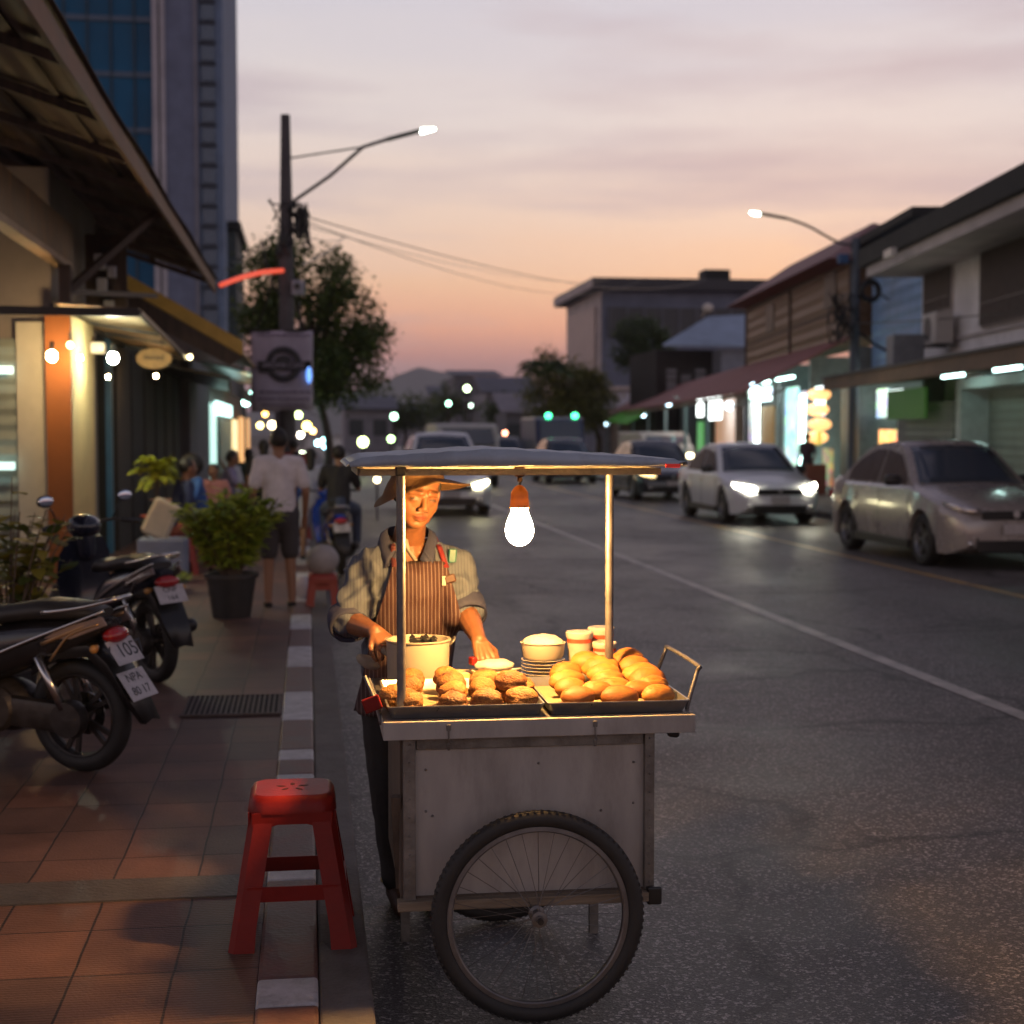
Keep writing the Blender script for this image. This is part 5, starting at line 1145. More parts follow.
seated(250, 466, 27.5, .3, 'seated person in dark green beside the white shirt', top=cloth('dark_green_cloth', (.03,.06,.04)), hair='long')
seated(298, 465, 23.0, .2, 'seated person in a blue top beside the pale dress', top=cloth('blue_cloth', (.04,.11,.33)), hair='long')
person((at_y(264,460,21.5).x, 21.5, .12), .1, 'standing woman with long dark hair partly behind the grey shirt', 'stand', top=BLACKC, bottom=BLACKC, shorts=False, hair='long', h=1.52, group=G_)
person((at_y(311,470,19.5).x, 19.5, .12), -.1, 'woman in a pale blue dress walking up the pavement', 'walk', top=cloth('pale_blue_dress', (.38,.40,.52)), bottom=cloth('pale_blue_dress', (.38,.40,.52)), hair='long', h=1.42, group=G_)
person((at_y(294,462,26).x, 26, .12), .2, 'person in a red top standing far up the pavement', 'stand', top=cloth('red_cloth', (.3,.05,.04)), hair='short', h=1.5, group=G_)
# tables and small things in that crowd
def table(u, Y, label, colr):
    x = at_y(u, 500, Y).x; t = empty('folding_table', (x, Y, .12), .3, label, 'table')
    MB().box((0,0,.62), (.6,.6,.03), bev=.01).build('table_top', mat(colr[0], colr[1], .5, bump=0), t)
    for sx in (-1,1):
        for sy in (-1,1): MB().bar((sx*.25,sy*.25,0), (sx*.25,sy*.25,.605), .025).build('leg', STEEL, t)
    return t
table(170, 18.2, 'low red table among the seated people', ('red_table', (.35,.05,.03)))
table(232, 24.6, 'low pale table beside the lit shop', ('pale_table', (.4,.4,.42)))
bx = at_y(161, 520, 16.6); m = MB().box((bx.x, 16.6, .80), (.30,.10,.42), Matrix.Rotation(.45,3,'Y'), bev=.04); 
q = tag(m.build('cool_box', mat('cream_box', (.55,.48,.36), .6)), 'cream coloured cool box held tilted beside the seated woman', 'cool box')
m = MB().box((bx.x+.02, 16.6, .36), (.52,.40,.48), bev=.03); tag(m.build('storage_crate', mat('blue_grey_crate', (.20,.24,.33), .6)), 'blue grey storage crate under the cream cool box', 'crate')
bx = at_z(323, 606, .12)
s = stool_tree(kw_stool, .27, .30, .33, 'plastic_stool', True); s.location = (bx.x+.0, bx.y+.1, .12); tag(s, 'short red stool under the round grey sack near the kerb', 'stool')
m = MB().ell((bx.x, bx.y+.1, .12+.30+.125), (.155,.15,.145), fn=lambda p, d: p*(1+.05*noise.noise(d*2))); tag(m.build('grey_sack', mat('grey_sackcloth', (.33,.31,.31), .8, bump=.3), smooth=180), 'round pale grey sack sitting on the short red stool', 'sack')
bx = at_z(303, 600, .12)
m = MB().ell((bx.x, bx.y+.1, .12+.11), (.085,.08,.12), fn=lambda p, d: p*(1+.15*noise.noise(d*3))); tag(m.build('carrier_bag', mat('white_bag', (.55,.52,.54), .6), smooth=180), 'small white carrier bag standing beside the red stool', 'bag')
# shop keeper on the far side
fz = at_f(807, 470, .8); person((fz.x, fz.y, .12), 2.2, 'person in a dark top before the lit shops across the road', 'stand', top=cloth('dark_red_cloth', (.06,.03,.04)), h=1.6)

# ------------------------------------------------------------------ plants
def leafm(name, c1, c2):
    m = bpy.data.materials.new(name); m.use_nodes = True; N = m.node_tree.nodes; L = m.node_tree.links; P = N['Principled BSDF']
    g = N.new('ShaderNodeNewGeometry'); r = N.new('ShaderNodeValToRGB'); r.color_ramp.elements[0].color = (*c1,1); r.color_ramp.elements[1].color = (*c2,1)
    L.new(g.outputs['Random Per Island'], r.inputs[0]); L.new(r.outputs[0], P.inputs['Base Color']); P.inputs['Roughness'].default_value = .5
    P.inputs['Subsurface Weight'].default_value = 0
    tr = N.new('ShaderNodeBsdfTranslucent'); L.new(r.outputs[0], tr.inputs['Color']); mx = N.new('ShaderNodeMixShader'); mx.inputs[0].default_value = .3
    out = N['Material Output']; L.new(P.outputs[0], mx.inputs[1]); L.new(tr.outputs[0], mx.inputs[2]); L.new(mx.outputs[0], out.inputs[0]); return m
LF1 = leafm('shrub_leaf', (.12,.22,.02), (.46,.52,.06)); LF2 = leafm('yellow_palm_leaf', (.25,.30,.02), (.50,.50,.05)); LF3 = leafm('tree_leaf', (.045,.08,.02), (.16,.21,.045)); LF4 = leafm('dark_leaf', (.04,.08,.025), (.13,.19,.06))
BARK = mat('bark', (.10,.075,.06), .9, var=.4, scale=10, bump=.5)
def leaf(m, p, d, L_, w_, up=None, bend=.2):
    d = d.normalized(); s = d.cross(Vector((random.uniform(-.4,.4), random.uniform(-.4,.4), 1))).normalized(); n = s.cross(d)
    a = p + d*L_*.35 + s*w_/2; b_ = p + d*L_*.35 - s*w_/2; e = p + d*L_ - Vector((0,0,bend*L_)); c = p + d*L_*.75 + s*w_*.38 - Vector((0,0,bend*L_*.5)); c2 = p + d*L_*.75 - s*w_*.38 - Vector((0,0,bend*L_*.5))
    v = [m.bm.verts.new(q) for q in (p, a, c, e, c2, b_)]
    m.bm.faces.new(v)
def shrub(loc, label, H, W_, nst, lm, ll=.11, lw=.035, name='potted_shrub', pot=None, per=16, cat='potted plant', upness=.7, seed=1):
    random.seed(seed); o = empty(name, loc, 0, label, cat); z0 = 0
    if pot:
        pw, ph = pot; z0 = ph*.93
        MB().lathe((0,0,0), [(.001,0),(pw*.36,0),(pw*.47,ph*.90),(pw*.52,ph*.90),(pw*.52,ph),(pw*.47,ph),(pw*.44,ph*.9),(.001,ph*.88)], 32).build('pot', mat('black_pot', (.02,.02,.021), .5, var=.2, scale=10, dirt=.3), o, smooth=35)
    st_, lf_ = MB(), MB()
    for i in range(nst):
        a = random.uniform(0, 2*PI); r = random.uniform(0,1)**.6; hh = H*random.uniform(.55,1)*(1-.25*r); tip = Vector((math.cos(a)*r*W_/2, math.sin(a)*r*W_/2, z0+hh)); b0 = Vector((math.cos(a)*.07*r, math.sin(a)*.07*r, z0-.02)); mid = b0.lerp(tip,.5) + Vector((0,0,.08*H))
        path = smoothpath([b0, mid, tip], 5); st_.tube(path, [.009-.0006*k for k in range(len(path))], 5)
        for k in range(per):
            t = .25+.75*k/per; q = path[min(len(path)-1, int(t*(len(path)-1)))] + Vector([random.uniform(-.02,.02) for _ in range(3)])
            aa = random.uniform(0,2*PI); leaf(lf_, q, Vector((math.cos(aa), math.sin(aa), random.uniform(-.1,upness))), ll*random.uniform(.6,1.2), lw*random.uniform(.7,1.3), bend=random.uniform(0,.4))
    st_.build('stem', BARK, o); lf_.build('foliage', lm, o); return o
p = at_z(231, 619, .12)
shrub((p.x, p.y+.15, .12), 'bushy green shrub in a black pot in the middle of the pavement', .90, .90, 90, LF1, .17, .045, pot=(.46,.39), per=34, seed=3)
p = at_z(158, 575, .12)
def palm_plant(loc, label, H, nf, lm, L_=.5, seed=1, name='potted_palm', stem=True, cat='potted plant', spread=1, pot=True, leaflets=14, lw=.03, ll=.2):
    random.seed(seed); o = empty(name, loc, 0, label, cat)
    if pot: MB().lathe((0,0,0), [(.001,0),(.12,0),(.16,.26),(.17,.26),(.17,.29),(.15,.29),(.14,.26),(.001,.25)], 28).build('pot', mat('clay_pot', (.25,.12,.07), .8, bump=.1), o, smooth=35)
    MB().tube([(0,0,.0 if not pot else .24), (.01*H,.0,H*.5), (.0,0.01,H)], [.03*H**.3,.025,.018], 8).build('stem', BARK, o, smooth=180)
    lf_ = MB(); rb__ = MB()
    for i in range(nf):
        a = 2*PI*i/nf*1.618*1.0+random.uniform(-.3,.3); u_ = random.uniform(.1,1.1) if spread == 1 else random.uniform(-.1,1.6); d = Vector((math.cos(a)*spread, math.sin(a)*spread, u_)); d.normalize(); p0 = Vector((0,0,H-random.uniform(0,.12)*H)); P_ = []
        l = L_*random.uniform(.75,1.1)
        for k in range(7):
            t = k/6; P_.append(p0 + d*l*t + Vector((0,0,-.55*l*t*t)))
        rb__.tube(P_, [.006*(1-.8*k/6)*(L_/.5)**.5+.001 for k in range(7)], 4)
        for k in range(leaflets):
            t = .15+.85*k/leaflets; j = min(5, int(t*6)); q = P_[j].lerp(P_[j+1], t*6-j); dd = (P_[j+1]-P_[j]).normalized(); s = dd.cross(Vector((0,0,1))).normalized()
            for sg in (-1,1): leaf(lf_, q, dd*.8 + s*sg*.9 + Vector((0,0,.15)), ll*(1-.5*abs(t-.45))*random.uniform(.8,1.1), lw, bend=.2)
    rb__.build('frond_rib', lm, o); lf_.build('fronds', lm, o); return o
palm_plant((p.x, p.y, .12), 'yellow green young palm standing behind the dark blue scooter', 1.20, 34, LF2, .42, seed=5, ll=.13, lw=.032, spread=.55)
p = at_y(8, 600, 9.6)
shrub((p.x, 9.6, .12), 'leafy plant with yellow flecked leaves at the left edge behind the nearest scooter', 1.08, .85, 22, leafm('flecked_leaf', (.05,.09,.02), (.34,.28,.04)), .17, .09, pot=(.42,.34), name='leafy_plant', per=9, seed=9)
p = at_y(165, 560, 15.5); shrub((p.x, 15.5, .12), 'low pale green plant on the ground behind the dark blue scooter', .28, .8, 30, LF1, .12, .05, name='low_plant', per=8, cat='plant', seed=12)
# trees
def tree(loc, label, trunk_h, crown, nleaf, lm, ls=.22, seed=1, name='street_tree', tr=.13, group=None, nb=9, bark=BARK):
    """crown: list of (dx,dy,z,rx,ry,rz) lobes"""
    random.seed(seed); o = empty(name, loc, 0, label, 'tree', group)
    t = MB(); top = Vector((crown[0][0]*.3, crown[0][1]*.3, trunk_h)); path = smoothpath([Vector((0,0,-.05)), Vector((.05,0,trunk_h*.5)), top], 5); t.tube(path, [tr*(1-.45*i/len(path)) for i in range(len(path))], 10)
    for c in crown:
        for _ in range(2):
            e = Vector((c[0]+random.uniform(-.5,.5)*c[3], c[1]+random.uniform(-.5,.5)*c[4], c[2]+random.uniform(-.2,.6)*c[5])); pp = smoothpath([top, top.lerp(e,.5)+Vector((0,0,.1)), e], 4); t.tube(pp, [tr*.45*(1-.8*i/len(pp)) for i in range(len(pp))], 6)
    t.build('trunk', bark, o, smooth=60)
    l = MB(); tot = sum(c[3]*c[4]*c[5] for c in crown)
    for c in crown:
        n = int(nleaf*c[3]*c[4]*c[5]/tot); nc = max(6, n//26)
        for _ in range(nc):
            while True:
                d = Vector([random.uniform(-1,1) for _ in range(3)])
                if .12 < d.length < 1: break
            d = d.normalized()*d.length**.4; cc = Vector((c[0]+d.x*c[3], c[1]+d.y*c[4], c[2]+d.z*c[5]))
            if noise.noise(cc*1.1+Vector((seed,0,0))) < -.18: continue
            for _ in range(26):
                q = cc + Vector([random.gauss(0,1)*ls*1.0 for _ in range(3)]); leaf(l, q, Vector([random.uniform(-1,1), random.uniform(-1,1), random.uniform(-.7,.6)]), ls*random.uniform(.6,1.2), ls*.5, bend=.2)
    l.build('crown', lm, o); return o
x = at_y(327, 440, 41).x
cr_ = []
for (u, v, ru, rv) in ((300,330,45,55),(345,330,45,45),(320,285,38,34),(355,365,34,34),(262,300,28,50),(315,375,40,34),(335,395,26,20),(270,350,28,44),(372,345,22,24),(290,258,24,22)):
    q = at_y(u, v, 41); cr_.append((q.x-x, random.uniform(-.8,.8), q.z, ru/1500*41*.9, 1.2, rv/1500*41*.9))
tree((x, 41, .12), 'broad leafy street tree behind the utility pole on the left', 2.6, cr_, 30000, LF3, .17, seed=4, tr=.15)
def px_tree(u0, Y, lobes, label, n, lm, seed, base_u=None, name='street_tree', ls=.25, th=None, group=None):
    x = at_y(base_u or u0, 430, Y).x; cc = []
    for (u, v, ru, rv) in lobes:
        q = at_y(u, v, Y); cc.append((q.x-x, random.uniform(-.8,.8), q.z, ru/1500*Y, ru/1500*Y*.8, rv/1500*Y))
    return tree((x, Y, .1), label, th or cc[0][2]*.6, cc, n, lm, ls, seed, name, tr=.2, group=group)
px_tree(575, 84, [(560,385,26,22),(545,400,22,20),(585,395,24,24),(600,400,18,20),(548,362,12,12),(535,372,10,14),(570,415,30,18)], 'bushy dark tree beside the far cream walled building', 16000, leafm('olive_leaf', (.11,.14,.035), (.30,.28,.07)), 21, base_u=598)
def palm_tree(u, vtop, vbase, Y, label, seed, L_=2.2, nf=18):
    x = at_y(u, vtop, Y).x; z = at_y(u, vtop, Y).z
    return palm_plant((x, Y, .1), label, z-.1, nf, LF4, L_, seed, 'palm_tree', True, 'palm tree', 1, False, 16, .14, .75)
px_tree(640, 90, [(640,336,26,15),(626,350,14,15),(656,348,15,14),(640,352,16,14),(630,366,12,9)], 'slim tree with a round crown before the modern flat roofed building', 9000, LF4, 31, base_u=641, ls=.22, th=4.6)
palm_tree(545, 366, 430, 80, 'shorter palm rising left of the bushy dark tree', 33, 1.9, 14)
p_ = px_tree(448, 150, [(448,400,10,10),(440,410,12,12),(462,408,10,10)], 'small dark tree below the hills at the end of the road', 1500, LF3, 41, ls=.5)
px_tree(405, 140, [(405,412,22,14),(392,420,20,14),(425,415,16,14),(380,412,14,18)], 'wide dark tree mass left of the end of the road', 2600, LF3, 43, ls=.5)
px_tree(500, 120, [(503,412,12,12),(515,405,10,10),(492,416,10,10)], 'round tree between the far grey houses and the palms', 1600, LF3, 45, ls=.4)
# ------------------------------------------------------------------ buildings
class Bld:
    def __init__(s, name, loc, label, cat='building', group=None):
        s.loc = Vector(loc); s.o = empty(name, loc, 0, label, cat, group)
    def part(s, mb, name, m, parent=None, **k):
        mb.xf(Matrix.Translation(-s.loc)); return mb.build(name, m, parent or s.o, **k)
NF = Vector((-.9903, .1391, 0)); 
def FPt(s, o, z): return Vector((FA + FB*s, s, z)) + NF*o
def fs(u): r = ray(u, 432); return FA/(r.x/r.y - FB)
def fbox(m, s0, s1, o0, o1, z0, z1): return m.prism([FPt(s0,o0,z0), FPt(s1,o0,z0), FPt(s1,o1,z0), FPt(s0,o1,z0)], (0,0,z1-z0))
def bx(m, x0, x1, y0, y1, z0, z1): return m.box(((x0+x1)/2,(y0+y1)/2,(z0+z1)/2), (abs(x1-x0),abs(y1-y0),abs(z1-z0)))
def wall_mat(name, c, **k): return mat(name, c, .85, var=k.pop('var',.18), scale=k.pop('scale',1.2), bump=.15, bscale=25, dirt=k.pop('dirt',.35), dirtcol=tuple(x*.45 for x in c), **k)
def slat_mat(name, c, sc_, axis='Z', rough=.5, metal=.2, strength=.7):
    m = mat(name, c, rough, metal, var=.15, scale=2, bump=0, dirt=.3, dirtcol=tuple(x*.5 for x in c)); N = m.node_tree.nodes; L = m.node_tree.links
    t = N.new('ShaderNodeTexCoord'); wv = N.new('ShaderNodeTexWave'); wv.bands_direction = axis; wv.inputs['Scale'].default_value = sc_; L.new(t.outputs['Object'], wv.inputs['Vector'])
    bp = N.new('ShaderNodeBump'); bp.inputs['Strength'].default_value = strength; bp.inputs['Distance'].default_value = .03; L.new(wv.outputs['Fac'], bp.inputs['Height']); L.new(bp.outputs[0], N['Principled BSDF'].inputs['Normal']); return m
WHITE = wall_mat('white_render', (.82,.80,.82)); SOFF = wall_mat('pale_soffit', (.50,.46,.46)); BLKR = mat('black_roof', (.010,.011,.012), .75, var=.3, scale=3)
SHUT = slat_mat('shutter_metal', (.26,.29,.25), 1.9); GRILL = slat_mat('window_grille', (.055,.045,.042), 1.6, 'Y'); DKG = mat('dark_glass', (.02,.028,.038), .45, var=.1, bump=0, spec=.7)
BLUW = slat_mat('blue_corrugated', (.24,.40,.64), 1.1); BRNW = slat_mat('brown_boards', (.15,.085,.045), .9, strength=.9); REDR = slat_mat('red_roof_sheet', (.20,.075,.070), .8, 'Y', .6, 0)
TUBE = light_mat('fluorescent_cyan', (.62,1,.93), 9); TUBEW = light_mat('fluorescent_white', (.85,1,.95), 7); WARM = lit_shelf_mat('warm_display', (1,.50,.16), 2.6, 3.5); WARMB = light_mat('warm_bulb', (1,.66,.30), 400); COOLB = light_mat('cool_bulb', (.88,1,.78), 360)
PALEF = mat('pale_frame', (.50,.56,.55), .5, bump=0); GREENS = mat('green_sign', (.05,.14,.03), .5, bump=0, emit=.06, ecol=(.2,.6,.1))
def window(B, m_, name, mk, frame_m, parent=None): pass
# ---- white house on the far right
B = Bld('white_house', FPt(25,0,.1), 'white two storey house with black roof and barred windows at the right edge')
m = MB(); fbox(m, 14, 30.0, 0, -7, 3.02, 5.18); fbox(m, 14, 22.0, -.02, -7, .1, 3.0); fbox(m, 27.4, 30.0, -.5, -7, .1, 3.0); fbox(m, 22.0, 27.4, -1.6, -7, .1, 3.0); B.part(m, 'wall', WHITE)
m = MB(); fbox(m, 12.5, 30.4, 1.25, -7.5, 5.20, 5.56); rf = B.part(m, 'roof', BLKR)
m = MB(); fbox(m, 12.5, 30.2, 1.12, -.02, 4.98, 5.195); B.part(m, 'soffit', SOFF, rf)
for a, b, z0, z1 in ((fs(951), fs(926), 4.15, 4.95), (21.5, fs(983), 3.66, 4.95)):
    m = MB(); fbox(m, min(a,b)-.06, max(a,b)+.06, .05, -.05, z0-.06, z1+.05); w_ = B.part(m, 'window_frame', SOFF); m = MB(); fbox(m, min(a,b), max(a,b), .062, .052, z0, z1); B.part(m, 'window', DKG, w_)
    m = MB(); n = int((max(a,b)-min(a,b))/.11)
    for k in range(n+1): s = min(a,b)+k*.11; fbox(m, s, s+.025, .10, .075, z0, z1)
    for z in (z0, z0+(z1-z0)*.3, z1): fbox(m, min(a,b), max(a,b), .105, .07, z-.012, z+.012)
    B.part(m, 'window_bars', mat('bar_paint', (.16,.14,.135), .5), w_)
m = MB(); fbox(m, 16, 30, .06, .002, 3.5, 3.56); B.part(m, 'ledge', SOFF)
m = MB(); fbox(m, 14, 32.4, 1.55, 1.42, 2.68, 2.93); aw = B.part(m, 'awning_fascia', mat('tan_fascia', (.17,.115,.075), .7, var=.3, scale=1, dirt=.3))
m = MB().prism([FPt(14,1.6,2.93), FPt(32.4,1.6,2.93), FPt(32.4,.0,3.12), FPt(14,.0,3.12)], (0,0,.05)); B.part(m, 'awning_roof', mat('dark_awning_roof', (.05,.05,.055), .6, var=.3, scale=2))
m = MB(); fbox(m, 14, 32.4, 1.41, .0, 2.82, 2.86); B.part(m, 'awning_soffit', mat('tan_soffit', (.12,.09,.06), .8))
a, b = 21.0, fs(956)
m = MB(); fbox(m, a, b, -.55, -.60, .1, 2.56); B.part(m, 'garage_shutter', SHUT)
m = MB(); fbox(m, b-.30, b, .01, -.54, .1, 2.75); fbox(m, a, b-.30, .01, -.54, 2.56, 2.75); B.part(m, 'garage_frame', PALEF)
for s0 in (22.3, 25.3):
    m = MB(); fbox(m, s0, s0+1.25, .55, .49, 2.74, 2.79); B.part(m, 'tube_light', TUBE)
m = MB(); fbox(m, fs(953), fs(906), .0, -.45, .1, 2.35); B.part(m, 'side_shutter', SHUT)
m = MB(); fbox(m, fs(941), fs(902), .34, .28, 2.02, 2.64); B.part(m, 'green_sign_board', GREENS)
# outdoor air conditioner on brackets
c = at_f(938, 345, .32)
ac = empty('air_conditioner', (c.x, c.y, 3.42), -.14-PI/2, 'white outdoor air conditioning unit on the wall of the white house', 'air conditioner')
ACM = mat('unit_white', (.50,.48,.47), .5, var=.06, dirt=.25)
MB().box((0,0,.31), (.85,.34,.60), bev=.02).build('unit_body', ACM, ac); MB().torus((-.12,-.175,.31), .22, .012, (0,1,0), 32, 6).lathe((-.12,-.172,.31), [(.001,-.004),(.2,-.004)], 24, (0,1,0)).build('fan_grille', mat('fan_dark', (.08,.08,.085), .5), ac)
MB().bar((-.3,.25,-.02),(-.3,-.2,-.02),.03).bar((.3,.25,-.02),(.3,-.2,-.02),.03).build('bracket', BLK, ac)
c = at_f(905, 356, .8); m = MB().box((c.x, c.y, 3.34), (.62,.55,.62), Matrix.Rotation(-.14,3,'Z'), bev=.03)
tag(m.build('water_tank', mat('grey_tank', (.20,.22,.25), .5)), 'grey box shaped tank standing on the awning roof left of the air conditioner', 'tank')
# ---- blue corrugated upper wall between
B = Bld('corrugated_shop', FPt(33,0,.1), 'shop with a blue corrugated upper wall between the white and brown houses')
m = MB(); fbox(m, 30.1, 36.3, -.45, -6, 3.3, 6.3); B.part(m, 'upper_wall', BLUW)
m = MB(); fbox(m, 30.5, 36.35, .1, -6.5, 6.31, 6.5); B.part(m, 'roof', BLKR)
m = MB(); fbox(m, 30.8, 32.2, -.40, -.44, 5.60, 5.72); B.part(m, 'vent_slot', BLK)
m = MB(); fbox(m, 30.1, 36.3, -3, -6, .1, 3.1); B.part(m, 'back_wall', mat('shop_back', (.35,.36,.33), .7, var=.25, scale=1))
m = MB(); fbox(m, 30.1, 36.3, -.1, -6, 3.12, 3.28); B.part(m, 'canopy_slab', BLK)
for a0, a1, a2, a3, a4 in ((31.4,32.5,-.15,-.4,2.6),(30.11,30.25,-.1,-2.9,3.1),(36.1,36.25,-.1,-2.9,3.1)):
    m = MB(); fbox(m, a0, a1, a2, a3, .1, a4); B.part(m, 'partition', mat('shop_partition', (.23,.26,.25), .6, var=.2))
for s0, o0, z0, dz, ds, mm, nm in ((32.9,-.3,1.2,.6,1.9,WARM,'warm_display'), (33.9,-.6,2.5,.25,1.2,TUBEW,'lit_sign'), (32.9,-.3,2.25,.16,.3,light_mat('green_lamp',(.3,1,.35),6),'green_lamp'), (35.0,-.5,2.1,.7,.9,lit_shelf_mat('pale_box',(.7,1,.95),1.8,3),'lit_sign')):
    m = MB(); fbox(m, s0, s0+ds, o0, o0-.08, z0, z0+dz); B.part(m, nm, mm)
m = MB(); fbox(m, 33.4, 35.4, -1.2, -1.3, 3.02, 3.08); B.part(m, 'tube_light', TUBE)
# ---- brown timber house and the shops under the red awning
B = Bld('timber_house', FPt(45,0,.1), 'brown timber house with a red roof and a long red awning over lit shops')
m = MB(); fbox(m, 36.5, 54.1, 0, -1.5, 4.16, 6.3); B.part(m, 'upper_wall', BRNW)
m = MB(); fbox(m, 36.5, 54.1, .04, .002, 4.9, 4.96); fbox(m, 36.5, 54.1, .04, .002, 6.12, 6.2)
for s in (36.6, 45, 53.9): fbox(m, s, s+.14, .05, .003, 4.2, 6.2)
B.part(m, 'timber_trim', DKWOOD)
for s in (38.4, 48):
    m = MB(); fbox(m, s, s+1.5, .03, .004, 5.08, 6.0); B.part(m, 'window', mat('old_panes', (.06,.045,.035), .5, var=.5, scale=3))
m = MB(); ea, eb, ra, rb2, ba, bb2 = FPt(36.3,.65,6.10), FPt(54.9,.65,6.40), FPt(41.6,-1.7,7.70), FPt(54.9,-1.7,7.95), FPt(36.3,-6,5.8), FPt(54.9,-6,5.8)
vv = [m.bm.verts.new(p) for p in (ea, eb, ra, rb2, ba, bb2)]
for f in ((0,1,3,2),(0,2,4),(2,3,5,4),(1,5,3),(0,4,5,1)): m.bm.faces.new([vv[i] for i in f])
B.part(m, 'roof', REDR)
m = MB().prism([FPt(36.5,2.7,2.74), FPt(98,2.7,2.9), FPt(98,0,4.2), FPt(36.5,0,4.12)], (0,0,.06)); B.part(m, 'awning', mat('red_awning', (.29,.105,.095), .75, var=.25, scale=.8, bump=.1, dirt=.3))
m = MB(); fbox(m, 36.5, 98, 2.72, 2.66, 2.64, 2.735); B.part(m, 'awning_fascia', mat('tan_fascia', (.2,.1,.1)))
for s in (37, 45, 51, 58, 66, 75, 85, 97):
    m = MB(); fbox(m, s, s+.1, 2.6, 2.5, .12, 2.73); B.part(m, 'awning_post', mat('teal_post', (.18,.24,.25), .5))
m = MB(); fbox(m, 36.6, 98, -3.2, -7, .1, 4.0); B.part(m, 'back_wall', mat('shop_back', (.35,.36,.33)))
for s in (36.6, 41.8, 46.8, 52, 57.5, 66, 76, 88):
    m = MB(); fbox(m, s, s+.22, 0, -3.15, .1, 3.9); B.part(m, 'party_wall', mat('shop_partition', (.23,.26,.25)))
def fpart(B, u0, u1, o, z0, z1, name, mm, th=.07):
    a, b_ = sorted((fs(u0), fs(u1))); m = MB(); fbox(m, a, b_, o, o-th, z0, z1); return B.part(m, name, mm)
CY1_, CY2_ = lit_shelf_mat('lit_cyan_panel', (.55,.92,.90), 1.6, 2.4), lit_shelf_mat('lit_white_panel', (.80,1,.93), 3.2, 2, .35)
fpart(B, 837, 850, -.1, .1, 3.0, 'door', mat('grey_green_door', (.24,.29,.27), .6))
for zz in (2.75, 2.35, 1.95, 1.6):
    c = FPt(fs(831)+.2*math.sin(zz*9), .35, zz); m = MB().ell(c, (.32,.32,.17), seg=14, rg=8); B.part(m, 'lantern', light_mat('paper_lantern', (1,.50,.17), 1.6))
fpart(B, 826, 835, .1, .3, 1.3, 'goods_shelf', lit_shelf_mat('goods_glow', (.9,.7,.3), .5, 4, .8))
for i, (u, o_, z0) in enumerate(((815,1.6,2.75),)): m = MB().prism([FPt(fs(806),2.4,z0-.35), FPt(fs(824),2.2,z0-.25), FPt(fs(822),1.0,z0+.15), FPt(fs(808),1.0,z0+.1)], (0,0,.05)); B.part(m, 'black_awning', BLK)
for u, w_, z0, z1, c_ in ((842,.5,.1,.9,(.25,.08,.05)),(822,.6,.1,.8,(.3,.3,.28)),(795,.5,.1,1.0,(.1,.12,.25)),(770,.7,.1,.7,(.35,.3,.2)),(752,.5,.1,.9,(.2,.22,.24))):
    s0 = fs(u); m = MB(); fbox(m, s0, s0+w_, .9, .4, z0, z1); B.part(m, 'goods_box', mat('goods_%d' % u, c_, .6, bump=0)); fpart(B, 818, 826, .1, 2.2, 3.0, 'lit_sign', CY2_); fpart(B, 820, 834, .4, 1.4, 1.75, 'yellow_glow_banner', light_mat('yellow_glow_banner', (.8,.6,.05), .35))  # banner's yellow is emission, light put into the cloth itself
fpart(B, 804, 815, .3, 1.0, 2.9, 'lit_panel', lit_shelf_mat('pale_teal_panel', (.7,.95,.9), 1.2, 3)); fpart(B, 812, 815, .35, .5, 2.8, 'tube_light', TUBE)
fpart(B, 785, 800, .1, .2, 3.1, 'glass_door', CY1_); fpart(B, 788, 790, .2, .2, 3.1, 'door_frame', PALEF)
fpart(B, 760, 782, .4, 2.75, 3.2, 'lit_sign', CY2_); fpart(B, 764, 776, .1, .4, 2.6, 'wooden_door', mat('amber_door_glow', (.35,.2,.07), .6, bump=0, emit=.10, ecol=(1,.5,.15)))  # wooden door has a weak amber emission in place of light on it
fpart(B, 760, 763, .2, .2, 2.8, 'tube_light', TUBEW); fpart(B, 747, 759, .1, .3, 2.9, 'lit_panel', lit_shelf_mat('lilac_panel', (.7,.75,.85), .7, 2.5))
fpart(B, 737, 753, 1.2, 2.2, 3.15, 'lit_box_sign', light_mat('white_box_sign', (.92,1,.97), 4.5)); fpart(B, 729.5, 735, 1.3, 2.35, 3.05, 'lit_round_sign', light_mat('white_box_sign', (1,1,1), 4))
fpart(B, 718, 736, .1, .3, 3.2, 'orange_panel', light_mat('orange_wall_glow', (1,.38,.10), .28)); fpart(B, 700, 716, .1, .3, 3.2, 'brown_panel', DKWOOD)  # orange panel is coloured by emission, glowing without being a lamp
fpart(B, 704, 709, .3, .3, 2.2, 'green_glow_panel', light_mat('green_glow_panel', (.15,.8,.15), .35)); fpart(B, 700, 735, 2.2, 2.95, 3.1, 'tube_light', light_mat('dim_cyan', (.5,1,.9), 1.6))  # green panel's colour is emission too, though it is no lamp
for u0, u1 in ((757,770), (775,790), (797,812), (822,840)):
    a, b_ = sorted((fs(u0), fs(u1))); m = MB().prism([FPt(a,1.3,3.16), FPt(b_,1.3,3.16), FPt(b_,1.2,3.16), FPt(a,1.2,3.16)], (0,0,.05)); B.part(m, 'tube_light', TUBE)
for u, z in ((640,2.3), (655,2.6), (690,2.6), (725,2.9), (808,2.5), (842,2.9)):
    c = FPt(fs(u), 2.3, z); m = MB().ell(c, (.12,.12,.12), seg=12, rg=8); B.part(m, 'lamp', light_mat('bluish_lamp', (.6,.85,1), 9))
c = FPt(fs(682), 3.0, 2.45); m = MB().prism([FPt(fs(700),3.4,2.1), FPt(fs(664),3.4,2.35), FPt(fs(664),2.2,3.0), FPt(fs(700),2.2,2.75)], (0,0,.05))
